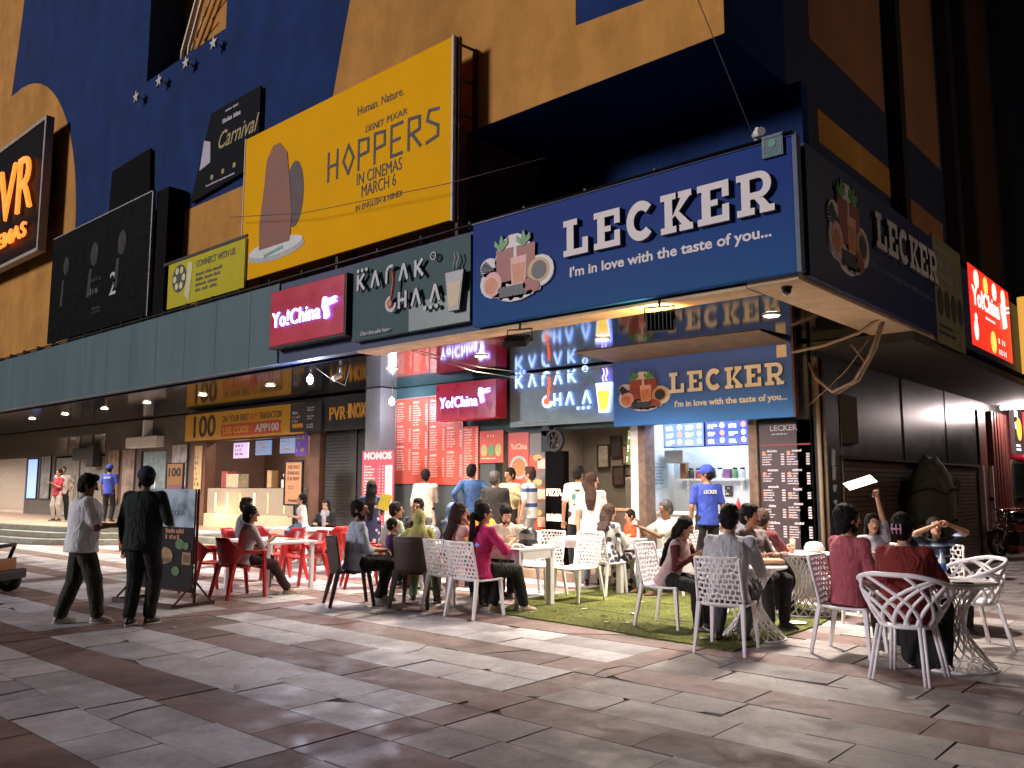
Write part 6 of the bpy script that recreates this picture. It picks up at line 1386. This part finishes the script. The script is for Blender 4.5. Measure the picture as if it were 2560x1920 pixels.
    for k in ('R','L'):
        e, w_ = arms[k]; c.cap(nb-sp*.055*s, sh[k], .064*s, .068*s)
        if not sleevem:
            if sleeve == 'short': c.cap(sh[k], sh[k]+(e-sh[k])*.72, .066*s*B_, .060*s*B_)
            elif sleeve == 'long': c.cap(sh[k], e, .064*s*B_, .052*s*B_); c.cap(e, e+(w_-e)*.9, .051*s*B_, .040*s)
            elif sleeve == 'half': c.cap(sh[k], e, .064*s, .056*s); c.cap(e, e+(w_-e)*.25, .054*s, .05*s)
    wear('top', c, topm)
    if sleevem:
        for k in ('R','L'):
            e, w_ = arms[k]; c = MB(); c.cap(sh[k], e, .068*s, .054*s); c.cap(e, e+(w_-e)*.9, .053*s, .042*s); wear('sleeve', c, sleevem)
    c = MB()
    if bot == 'skirt':
        if sit is None:
            c.loft([[V((rx*s*math.cos(a), ry*s*math.sin(a), zz)) for a in [i*.349 for i in range(18)]] for zz, rx, ry in ((.12,.24,.21),(hz*.5,.20,.17),(hz+.05,.17,.125))])
        else:
            for k in ('R','L'): hj, kn, an = legs[k]; c.cap(hj, kn, .11*s, .10*s); c.cap(kn, kn+(an-kn)*.95, .10*s, .10*s)
            c.cap(hip, (legs['R'][1]+legs['L'][1])/2, .12*s, .10*s); c.cap((legs['R'][1]+legs['L'][1])/2, (legs['R'][2]+legs['L'][2])/2, .10*s, .12*s)
    else:
        LB = 1+(B_-1)*.6
        c.ell(hip-up*(0 if sit is None else .02), (.160 if sit is None else .142)*s*LB, (.120 if sit is None else .105)*s*LB, .125*s, 0, 16, 8)
        for k in ('R','L'):
            hj, kn, an = legs[k]; c.cap(hj if sit is None else hj+(kn-hj)*.28, kn, .102*s*LB, .084*s*LB)
            if bot == 'trousers': c.cap(kn, an+(kn-an)*.09, .082*s*LB, .066*s*LB)
            else: c.cap(kn+(hj-kn)*.1, kn, .075*s, .074*s)
    wear({'skirt':'skirt','trousers':'trousers','shorts':'shorts'}[bot], c, botm, None, 3, .009)
    for k in ('R','L'):
        hj, kn, an = legs[k]; fdir = (V((0,1,0))+V((.18*(1 if k == 'R' else -1),0,0))).normalized(); q = MB(); zb = an.z-.085*s
        sd = fdir.cross(up); ring = lambda w_, z_, L0, L1: [an+fdir*(L0+(L1-L0)*(.5-.5*math.cos(a)))*s + sd*w_*s*math.sin(a)*(1 if math.cos(a) > 0 else 1.1) + up*(z_*s-.085*s) for a in [i*.3927 for i in range(16)]]
        q.loft([ring(.042,.002,-.075,.175), ring(.044,.02,-.078,.178)], 1); q.loft([ring(.044,.021,-.078,.176), ring(.040,.05,-.07,.15), ring(.036,.085,-.055,.05), ring(.034,.105,-.05,.045)], 0)
        q.build('shoe', shoes or [SHOE_D, SOLE], o)
    # --- hair, caps, beards
    hairm = hairm or HAIR
    if hair:
        c = MB(); c.ell(hp(0,-.018,.030), .090*hs, .102*hs, .106*hs, 0, 16, 10, HM); c.ell(hp(0,-.045,-.02), .080*hs, .068*hs, .080*hs, 0, 12, 8, HM)
        if hair in ('quiff','tousled'): c.ell(hp(0,.030,.100), .062*hs, .062*hs, .042*hs, 0, 12, 8, HM); c.ell(hp(.01,-.03,.105), .065*hs, .06*hs, .04*hs, 0, 12, 8, HM)
        if hair == 'curly': c.ell(hp(0,-.03,.045), .105*hs, .105*hs, .105*hs, 0, 14, 8, HM); c.ell(hp(0,-.06,-.03), .09*hs, .07*hs, .09*hs, 0, 12, 8, HM)
        if hair in ('long','longer','hijab'):
            L = .42 if hair == 'longer' else .30
            pts = [hp(0,-.05,.03), hp(0,-.085,-.06), nb-tf*.095*s-sp*.02, nb-tf*.145*s-sp*.14*s, nb-tf*.135*s-sp*L*s]; rr_ = [(.08,.06),(.085,.055),(.095,.05),(.09,.04),(.05,.02)]
            c.loft([[p + rt*a_*s*math.cos(t) + tf*q_*s*math.sin(t) for t in [i*.5236 for i in range(12)]] for p, (a_, q_) in zip(pts, rr_)])
            for sg in (-1,1): c.cap(hp(sg*.072,-.01,.03), hp(sg*.075,-.02,-.10), .026*hs, .03*hs)
        if hair == 'pony': c.tube([hp(0,-.09,.01), hp(0,-.13,-.02), nb-tf*.15*s-sp*.05*s, nb-tf*.16*s-sp*.22*s, nb-tf*.15*s-sp*.34*s], [.03*s,.036*s,.034*s,.026*s,.008*s], 10)
        if hair == 'bun': c.ell(hp(0,-.105,.02), .045*hs, .04*hs, .045*hs)
        if hair == 'clip': c.ell(hp(0,-.075,.0), .075*hs, .06*hs, .085*hs)
        vs, fs = remesh(c, .011, 1, .014 if hair in ('curly','tousled') else .008, 32 if hair != 'curly' else 40); q = MB(); q.add(vs, fs, 0, True); q.build('hair', hairm, o)
    if beard:
        c = MB(); c.ell(hp(0,.030,-.088), .056*hs, .058*hs, .040*hs, 0, 12, 8, HM); c.cap(hp(-.064,.0,-.045), hp(-.05,.035,-.08), .018*hs, .022*hs); c.cap(hp(.064,.0,-.045), hp(.05,.035,-.08), .018*hs, .022*hs); c.cap(hp(-.022,.088,-.045), hp(.022,.088,-.045), .009*hs, .009*hs)
        vs, fs = remesh(c, .010, 1, .006, 40); q = MB(); q.add(vs, fs, 0, True); q.build('beard', hairm, o)
    if cap:
        kind, cm = cap; c = MB()
        if kind == 'cap': c.ell(hp(0,-.012,.050), .100*hs, .114*hs, .094*hs, 0, 16, 10, HM); c.loft([[hp(a_*.075, .095+.085*(1-a_*a_)*t, .048-.02*t*abs(a_)+zo) for a_ in (-1,-.6,-.2,.2,.6,1)] + [hp(a_*.07, .07, .046+zo) for a_ in (1,-1)] for t, zo in ((1,0),(1,.012))])
        if kind == 'beanie': c.ell(hp(0,-.012,.045), .092*hs, .108*hs, .095*hs, 0, 16, 10, HM); c.loft([[hp(.092*math.cos(a)*k_, -.012+.108*math.sin(a)*k_, z_) for a in [i*.349 for i in range(18)]] for z_, k_ in ((.015,1.0),(.03,1.06),(.055,1.04))])
        if kind == 'hijab':
            c.ell(hp(0,-.022,.012), .098*hs, .104*hs, .125*hs, 0, 16, 10, HM)
            c.loft([[nb+sp*t*s+rt*a_*s*math.cos(q_)+tf*(b2*s*math.sin(q_)-.012) for q_ in [i*.349 for i in range(18)]] for t, a_, b2 in ((-.16,.19,.125),(-.05,.165,.115),(.05,.085,.085),(.10,.075,.08))])
        if kind == 'scarf': c.loft([[nb+sp*t*s+rt*a_*s*math.cos(q_)+tf*(b2*s*math.sin(q_)) for q_ in [i*.349 for i in range(18)]] for t, a_, b2 in ((-.07,.13,.10),(.0,.095,.095),(.06,.075,.08))]); c.tube([nb+tf*.09*s, nb+tf*.13*s-sp*.1*s, nb+tf*.14*s-sp*.3*s], [.04*s,.05*s,.04*s], 8)
        vs, fs = remesh(c, .011, 2, 0, 30, .004); q = MB(); q.add(vs, fs, 0, True); q.build({'cap':'cap','beanie':'beanie','hijab':'headscarf','scarf':'scarf'}[kind], cm, o)
        if kind == 'hijab':   # the face comes through the scarf
            c = MB(); c.ell(hp(0,.028,-.012), .062*hs, .072*hs, .085*hs, 0, 16, 10, HM); c.cap(hp(0,.088,.015), hp(0,.112,-.03), .010*hs, .015*hs)
            q = MB(); vs, fs = remesh(c, .008, 1); q.add(vs, fs, 0, True)
            for sg in (-1,1): q.ell(hp(sg*.028,.096,.006), .010*hs, .005*hs, .006*hs, 1, 8, 6, HM)
            q.build('face', [SKIN[skin], HAIR], o)
    if extra: extra(o, dict(hp=hp, nb=nb, sp=sp, s=s, rt=rt, tf=tf, hs=hs, hz=hz, arms=arms, hip=hip))
    return o
C = cloth
WT = C('cloth_white', (.60,.59,.58)); BKC = C('cloth_black', (.008,.008,.009)); DKT = C('trousers_dark', (.014,.014,.016)); OLV = C('trousers_olive', (.035,.036,.026)); JEAN = C('jeans_blue', (.06,.11,.20)); JEANL = C('jeans_pale', (.28,.34,.40)); UNI = C('uniform_blue', (.035,.07,.40))
def backprint(txt):
    def fn(o, d):
        s = MB(); sz = d['s']; text(s, txt, 0, 0, .05*sz, 0, .004, w=.2*sz, align='c', bold=.02)
        o2 = s.build('back_print', M('print_white'), o); p = d['nb']-d['sp']*.14*sz-d['tf']*.150*sz; o2.location = p; o2.rotation_euler = (math.asin(max(-1,min(1,-d['tf'].z))),0,0)
    return fn
def claw(o, d):
    s = MB(); hp = d['hp']
    for a_ in (-.03,.0,.03): s.tube([hp(a_,-.14,.04), hp(a_*1.2,-.152,.0), hp(a_,-.14,-.04)], .006, 6)
    s.tube([hp(-.035,-.148,.0), hp(.035,-.148,.0)], .008, 6); s.build('hair_clip', M('clip_pink', (.55,.30,.42), .4), o)
def band_(o, d):
    s = MB(); hp = d['hp']; s.ell(hp(0,-.115,-.005), .04,.03,.03); s.build('hair_tie', M('tie_teal', (.05,.30,.38), .6), o)
def leaves(o, d):
    s = MB(); nb, sp, tf, rt, z_ = d['nb'], d['sp'], d['tf'], d['rt'], d['s']
    for i, (a_, b2, m_) in enumerate(((-.10,-.16,0),(.10,-.22,1))):
        c_ = nb+rt*a_*z_+sp*b2*z_-tf*.137*z_; s.add([c_+rt*.05, c_+sp*.03-tf*.004, c_-rt*.05, c_-sp*.03-tf*.004], [(0,1,2,3)], m_)
    s.build('leaf_print', [M('print_leaf_yellow', (.7,.4,.03), .6), M('print_leaf_blue', (.10,.28,.7), .6)], o)
def glasses(o, d):
    s = MB(); hp = d['hp']
    for sg in (-1,1): s.tube([hp(sg*(.031+.02*math.cos(i*.785)), .101, .010+.016*math.sin(i*.785)) for i in range(9)], .0025, 5); s.tube([hp(sg*.05,.1,.014), hp(sg*.078,.0,.014)], .0025, 5)
    s.build('glasses', DARK, o)
def patch(o, d):
    s = MB(); nb, sp, tf, rt, z_ = d['nb'], d['sp'], d['tf'], d['rt'], d['s']
    for a_, b2, w_, h_, m_ in ((-.04,-.12,.05,.02,0),(-.10,-.22,.035,.05,1),(.05,-.22,.06,.03,0),(-.09,-.34,.02,.02,0),(.03,-.34,.05,.018,0),(.02,-.40,.06,.02,0)):
        c_ = nb+rt*a_*z_+sp*b2*z_-tf*.152*z_; s.add([c_+rt*w_*math.cos(t)+sp*h_*math.sin(t)+tf*.004*abs(math.cos(t)) for t in [i*.5236 for i in range(12)]], [tuple(range(12))], m_)
    s.build('shirt_print', [M('print_ink', (.06,.06,.07), .7), M('print_teal', (.05,.22,.24), .7)], o)
def mix(a, b_, t=.5): return (a*(1-t)+b_*t)
P_ = person
# --- left foreground
P_('stout man in an untucked white shirt and olive trousers looking at his phone', -10.08, 4.02, mix(RIGHT, AWAY, .38), 1.68, lean=3, head=(-8,-14), R_=(.12,.33,1.10), L_=(-.06,.36,1.08), feet=((.11,.19),(-.11,-.17)), build=1.36, skin=2, topm=C('shirt_offwhite', (.80,.82,.84)), sleeve='short', hem=.02, botm=OLV, hair='tousled', shoes=[SHOE_W, SOLE])
t = thing('phone', 'dark phone in the hand of the stout man in white', 'phone', (-9.72,4.42,1.14), R(30)); s = MB(); s.box(-.038,-.075,-.005,.038,.075,.005); s.build('phone', M('phone_black'), t, bevel=.003)
P_('tall man in a navy beanie, dark green jacket and black trousers seen from behind', -9.50, 4.45, mix(AWAY, RIGHT, .12), 1.77, head=(48,0), L_='down', R_=(.22,.18,1.12), feet=((.09,.05),(-.09,-.05)), build=1.2, skin=1, topm=C('jacket_green', (.005,.012,.011)), sleeve='long', hem=.04, botm=BKC, hair='short', beard=1, cap=('beanie', C('knit_navy', (.012,.02,.05))))
# --- entrance platform
P_('man in a white shirt behind his companion on the far platform', -28.2, 10.55, mix(NEAR, RIGHT, .4), 2.15, z0=.45, R_='phone', L_='hip', feet=((.2,.02),(-.16,-.02)), topm=WT, botm=DKT, vox=.016)
P_('slim person in a red top and grey trousers on the far platform', -27.7, 10.25, mix(NEAR, LEFT, .3), 2.05, z0=.45, fem=1, R_='down', L_='phone', topm=C('top_red', (.40,.03,.06)), sleeve='short', botm=C('trousers_pale', (.42,.41,.38)), hair='short', vox=.016)
P_('worker in a blue uniform shirt and cap walking to the grey glass doors', -26.1, 11.1, AWAY, 2.18, z0=.45, topm=UNI, botm=DKT, hair='short', cap=('cap', UNI), extra=backprint('LECKER'), vox=.016, group=None)
P_('woman in dark clothes sitting on the platform steps between the two standing men', -20.6, 9.35, mix(NEAR, RIGHT, .2), 1.24, z0=0, sit=.44, fem=1, topm=BKC, sleeve='long', botm=C('skirt_orange', (.30,.10,.04)), bot='skirt', hair='long', vox=.015)
# --- red chairs by the kiosk
P_('person in a white T-shirt with dark wavy hair on the red chair nearest the banner', -10.84, 6.52, mix(V((0,1,0)), RIGHT, .35), 1.27, sit=.44, lean=10, head=(-15,2), R_='table', L_='lap', feet=((.1,.62),(-.12,.38)), fem=1, topm=C('tee_mauve_white', (.56,.52,.55)), sleeve='half', botm=C('leggings_brown', (.04,.02,.02)), hair='curly', skin=1, shoes=[C('sandal_tan', (.5,.38,.28)), SOLE])
P_('bearded man in a grey shirt looking right behind the white frame table', -12.98, 7.75, RIGHT, 1.34, sit=.44, lean=8, R_='chin', L_='lap', topm=C('shirt_bluegrey', (.20,.24,.28)), sleeve='short', botm=DKT, hair='tousled', beard=1)
P_('curly-haired small child in white T-shirt and jeans sitting on a white table', -13.65, 9.45, mix(LEFT, NEAR, .3), 1.36, sit=.735, lean=6, R_=(.05,.2,.98), L_=(-.05,.2,.96), feet=((.08,.30,.35),(-.08,.30,.33)), topm=WT, sleeve='short', botm=JEAN, hair='curly', skin=0)
P_('woman in black with a pale grey scarf facing the camera beyond the far frame table', -14.05, 10.25, NEAR, 1.27, sit=.44, fem=1, R_='table', L_='table', topm=BKC, sleeve='long', botm=BKC, hair='long', skin=0, cap=('scarf', C('scarf_grey', (.32,.32,.38))))
# --- family around the round table
P_('man in a pale blue shirt and black trousers on a brown chair looking right', -9.02, 7.05, (.46,.89), 1.37, sit=.45, lean=6, head=(-32,0), R_=(.06,.36,.70), L_=(-.02,.38,.68), feet=((.14,.30),(-.1,.42)), skin=1, topm=C('shirt_paleblue', (.40,.45,.58)), sleeve='half', botm=BKC, hair='short', beard=1, shoes=[SHOE_W, SOLE])
P_('woman with very long black hair in a navy floral dress standing with her back turned', -11.45, 9.3, AWAY, 1.64, fem=1, L_='down', R_='phone', topm=pattern('dress_navy_floral', (.03,.035,.10), (.5,.47,.55), 'floral', 10, .30), sleeve='short', tail=.40, botm=BKC, hair='longer')
P_('man in a light green shirt on a red chair leaning right with his back turned', -10.2, 8.55, mix(AWAY, RIGHT, .6), 1.30, sit=.44, lean=20, head=(-20,0), R_='table', L_='lap', topm=C('shirt_sage', (.30,.36,.30)), sleeve='long', botm=DKT, hair='short', skin=1)
P_('dark-haired boy in a purple top held by the woman in the green headscarf', -8.98, 7.68, mix(RIGHT, AWAY, .35), 1.08, sit=.46, head=(-10,0), topm=pattern('top_purple_print', (.10,.04,.16), (.5,.45,.55), 'floral', 12, .22), sleeve='short', botm=C('shorts_red', (.35,.04,.04)), hair='short', skin=1, feet=((.07,.28,.12),(-.07,.28,.12)))
P_('little child with brown hair in a turquoise top beside the boy in purple', -8.72, 7.86, mix(RIGHT, AWAY, .4), 1.05, sit=.46, topm=C('top_turquoise', (.04,.35,.55)), sleeve='short', botm=C('trousers_sage', (.20,.30,.18)), hair='short', hairm=HBR, skin=1, feet=((.07,.28,.1),(-.07,.28,.1)))
P_('woman in a yellow-green headscarf and top with her arm round a boy', -8.30, 7.54, (-.5,.86), 1.24, sit=.45, lean=4, fem=1, head=(-12,0), L_=(-.38,.34,.86), R_='lap', topm=C('kurta_lime', (.42,.42,.10)), sleeve='long', botm=C('leggings_sage', (.20,.30,.16)), tail=.3, hair=None, skin=1, cap=('hijab', C('scarf_lime', (.45,.43,.16))), feet=((.14,.38),(-.2,.40)))
P_('man with beard and glasses facing the camera behind the woman in the green headscarf', -10.15, 9.2, mix(NEAR, LEFT, .25), 1.34, sit=.44, R_='table', L_='table', topm=C('shirt_charcoal', (.05,.05,.055)), sleeve='short', botm=DKT, hair='tousled', beard=1, extra=glasses)
P_('woman in a blue headscarf with her face towards the tables', -9.62, 9.45, mix(NEAR, RIGHT, .3), 1.28, sit=.44, fem=1, topm=C('dress_dark', (.03,.03,.045)), sleeve='long', botm=BKC, hair=None, cap=('hijab', C('scarf_blue', (.10,.16,.30))))
# --- white table
P_('woman with long dark hair in a pink floral blouse on a white webbed chair', -7.68, 7.58, mix(AWAY, RIGHT, .6), 1.34, sit=.45, lean=8, head=(-28,0), R_='chin', L_='lap', fem=1, topm=pattern('blouse_pink_floral', (.62,.38,.36), (.55,.16,.18), 'floral', 26, .22, (.8,.7,.6)), sleeve='short', botm=BKC, hair='longer', hairm=HBR, skin=0)
P_('woman in a magenta top with a black ponytail eating at the white table', -7.15, 7.48, mix(AWAY, RIGHT, .55), 1.35, sit=.45, lean=6, head=(-10,-4), R_=(.12,.42,.86), L_='table', fem=1, topm=C('top_magenta', (.48,.018,.13)), sleeve='half', botm=BKC, hair='pony', skin=0, extra=lambda o, d: (band_(o, d), leaves(o, d)), feet=((.2,.55),(-.05,.25)), shoes=[C('sandal_tan'), SOLE])
P_('young man in a yellow-orange top behind the woman in magenta', -8.5, 8.95, mix(NEAR, RIGHT, .55), 1.37, sit=.45, R_='phone', L_='table', topm=C('top_amber', (.60,.26,.02)), sleeve='short', botm=DKT, hair='short', skin=1)
P_('dark-haired woman half hidden between the pink blouse and the magenta top', -8.75, 8.75, mix(NEAR, RIGHT, .5), 1.30, sit=.45, fem=1, R_='table', L_='table', topm=C('top_wine', (.12,.03,.04)), sleeve='half', botm=BKC, hair='long', skin=1)
P_('bearded man in a cream shirt leaning forward over the white table', -8.12, 9.12, mix(NEAR, LEFT, .12), 1.29, sit=.45, lean=32, head=(20,-30), R_='table', L_='table', topm=C('shirt_cream', (.52,.46,.38)), sleeve='long', botm=DKT, hair='quiff', beard=1, skin=0)
# --- standing at the counters
P_('man in a long white shirt reading the red menu boards, back turned', -12.1, 11.15, AWAY, 1.87, z0=.15, L_='down', R_='phone', topm=C('kurta_ivory', (.60,.52,.46)), sleeve='half', tail=.30, botm=DKT, hair='short', skin=2)
P_('man in a blue denim shirt standing at the noodle counter', -10.9, 11.2, mix(AWAY, LEFT, .15), 1.94, z0=.15, head=(-35,0), R_='hip', L_='hip', topm=C('shirt_denim', (.035,.09,.24)), sleeve='long', botm=DKT, hair='tousled', skin=1)
P_('man in a black shirt with cropped hair standing with his back turned', -9.9, 10.75, mix(AWAY, RIGHT, .2), 1.81, z0=0, head=(-15,0), R_='phone', topm=C('shirt_black', (.018,.017,.018)), sleeve='half', botm=DKT, hair='short', hairm=HGR, skin=1)
P_('man in a pale yellow shirt behind the man in black', -10.05, 11.3, mix(NEAR, LEFT, .45), 1.87, z0=.15, head=(-10,-5), topm=C('shirt_lemon', (.55,.50,.27)), sleeve='short', botm=DKT, hair='short', skin=1)
P_('man in a white and navy striped polo shirt facing left at the counter', -9.5, 11.2, mix(LEFT, AWAY, .35), 1.87, z0=.15, R_='phone', L_='down', topm=pattern('polo_striped', (.52,.55,.58), (.03,.07,.20), 'stripe', 3.9, .26), sleeve='short', botm=C('trousers_stone', (.35,.34,.33)), hair='quiff', hairm=HBR, skin=0)
P_('man in a printed white T-shirt and black trousers with his back turned at the cafe', -8.25, 10.95, mix(AWAY, LEFT, .05), 1.87, z0=.15, head=(-40,0), topm=C('tee_ivory', (.60,.56,.50)), sleeve='short', hem=.1, botm=BKC, hair='tousled', skin=1, extra=patch)
P_('woman in a plain white T-shirt and jeans with pinned brown hair at the cafe', -7.88, 10.8, mix(AWAY, RIGHT, .2), 1.76, z0=0, fem=1, head=(-55,0), R_='phone', topm=C('tee_white', (.66,.62,.58)), sleeve='short', botm=JEANL, hair='long', hairm=HBR, skin=0)
P_('worker in blue polo shirt and cap with white back lettering at the serving window', -6.12, 11.25, mix(AWAY, LEFT, .12), 1.85, z0=.15, head=(50,-5), R_='down', L_='down', topm=UNI, sleeve='short', botm=DKT, hair='short', skin=1, cap=('cap', UNI), extra=backprint('LECKER'))
# --- second white table
P_('woman with long dark hair in a black and white floral dress on a white chair', -7.13, 10.05, mix(AWAY, RIGHT, .5), 1.29, sit=.45, lean=14, head=(-20,-8), R_='table', L_='table', fem=1, topm=pattern('dress_mono_floral', (.42,.40,.40), (.03,.03,.055), 'floral', 11, .46), sleeve='half', tail=.85, botm=BKC, hair='longer', hairm=HBR, skin=0)
P_('boy in a bright orange-red shirt standing at the far side of the white table', -7.34, 11.05, mix(LEFT, NEAR, .2), 1.15, z0=.02, head=(0,-8), topm=C('shirt_vermilion', (.55,.06,.015)), sleeve='short', botm=C('shorts_maroon', (.10,.02,.02)), bot='shorts', hair='short', skin=1)
P_('man with a moustache in a white T-shirt reaching left across the white table', -6.42, 10.78, mix(LEFT, NEAR, .3), 1.35, sit=.45, lean=12, head=(5,-12), L_=(-.05,.56,.95), R_=(.12,.50,1.0), topm=C('tee_cream', (.66,.61,.55)), sleeve='short', botm=JEANL, hair='short', hairm=HGR, skin=2, feet=((.14,.48),(-.16,.45)), shoes=[C('sandal_brown', (.12,.06,.03)), SOLE])
# --- front right
P_('woman with long black hair in a maroon-sleeved pink raglan top bent over the small table', -4.97, 8.22, (1,.06), 1.22, sit=.45, lean=24, head=(4,-24), R_='table', L_='table', fem=1, topm=C('raglan_pink', (.45,.32,.32)), sleevem=C('raglan_maroon', (.09,.012,.016)), botm=BKC, hair='longer', skin=1)
P_('man in a pale grey shirt seated with his back to the camera', -3.90, 7.53, (-.2,.98), 1.36, sit=.45, lean=14, head=(-4,-12), R_='table', L_='table', topm=C('shirt_palegrey', (.42,.43,.46)), sleeve='long', build=1.08, botm=C('jeans_charcoal', (.05,.055,.065)), hair='tousled', skin=1, feet=((.02,.40),(-.22,.34)), shoes=[SHOE_D, SOLE])
P_('man in a patterned grey-brown shirt facing right across the small table', -4.42, 8.98, mix(NEAR, RIGHT, .35), 1.34, sit=.45, lean=8, head=(28,-4), R_='table', L_='table', topm=pattern('shirt_patterned', (.16,.13,.14), (.45,.40,.40), 'floral', 10, .30), sleeve='half', botm=DKT, hair='quiff', skin=1)
P_('woman with tied brown hair in a maroon sweater beside the lattice table', -4.60, 9.78, mix(AWAY, RIGHT, .55), 1.27, sit=.45, lean=6, fem=1, R_='table', L_='lap', topm=C('sweater_maroon', (.10,.018,.02)), sleeve='long', botm=BKC, hair='clip', hairm=HBR, skin=1)
P_('bearded man in a pink sweater with thick black hair looking right', -2.97, 8.10, mix(RIGHT, AWAY, .25), 1.37, sit=.45, lean=4, head=(-8,0), R_='lap', L_='table', topm=C('sweater_pink', (.34,.075,.10)), sleeve='long', build=1.05, botm=BKC, hair='curly', beard=1, skin=0, shoes=[SHOE_W, SOLE])
P_('woman in a dark red sweater with pinned-up hair and a pink claw clip', -2.27, 7.46, (.05,1), 1.33, sit=.45, lean=4, fem=1, build=1.22, R_='table', L_='table', topm=C('sweater_red', (.17,.015,.014)), sleeve='long', botm=BKC, bot='skirt', hair='clip', skin=0, extra=claw)
P_('woman in a black patterned top raising both hands to her face', -2.72, 10.1, NEAR, 1.20, sit=.45, fem=1, head=(-12,12), R_=(.10,.20,1.12), L_=(-.07,.20,1.12), topm=pattern('top_black_wave', (.015,.015,.03), (.35,.42,.55), 'stripe', 9, .3, (.06,.12,.25)), sleeve='short', botm=BKC, hair='long', skin=0)
P_('person in pale clothes lifting a sheet of paper overhead behind the man in pink', -3.36, 9.98, mix(NEAR, LEFT, .1), 1.24, sit=.45, lean=6, fem=1, L_=(-.02,.16,1.50), R_='table', topm=C('top_grey_pale', (.30,.29,.33)), sleeve='short', botm=BKC, hair='long', skin=0)
t = thing('paper_sheet', 'white paper sheet held overhead behind the man in the pink sweater', 'paper', (-3.42,9.86,1.58), R(35)); t.rotation_euler = (R(25), R(-18), R(35)); s = MB(); s.box(-.16,-.10,-.001,.16,.10,.001); s.build('paper', M('paper_white2', (.75,.70,.62), .7), t)
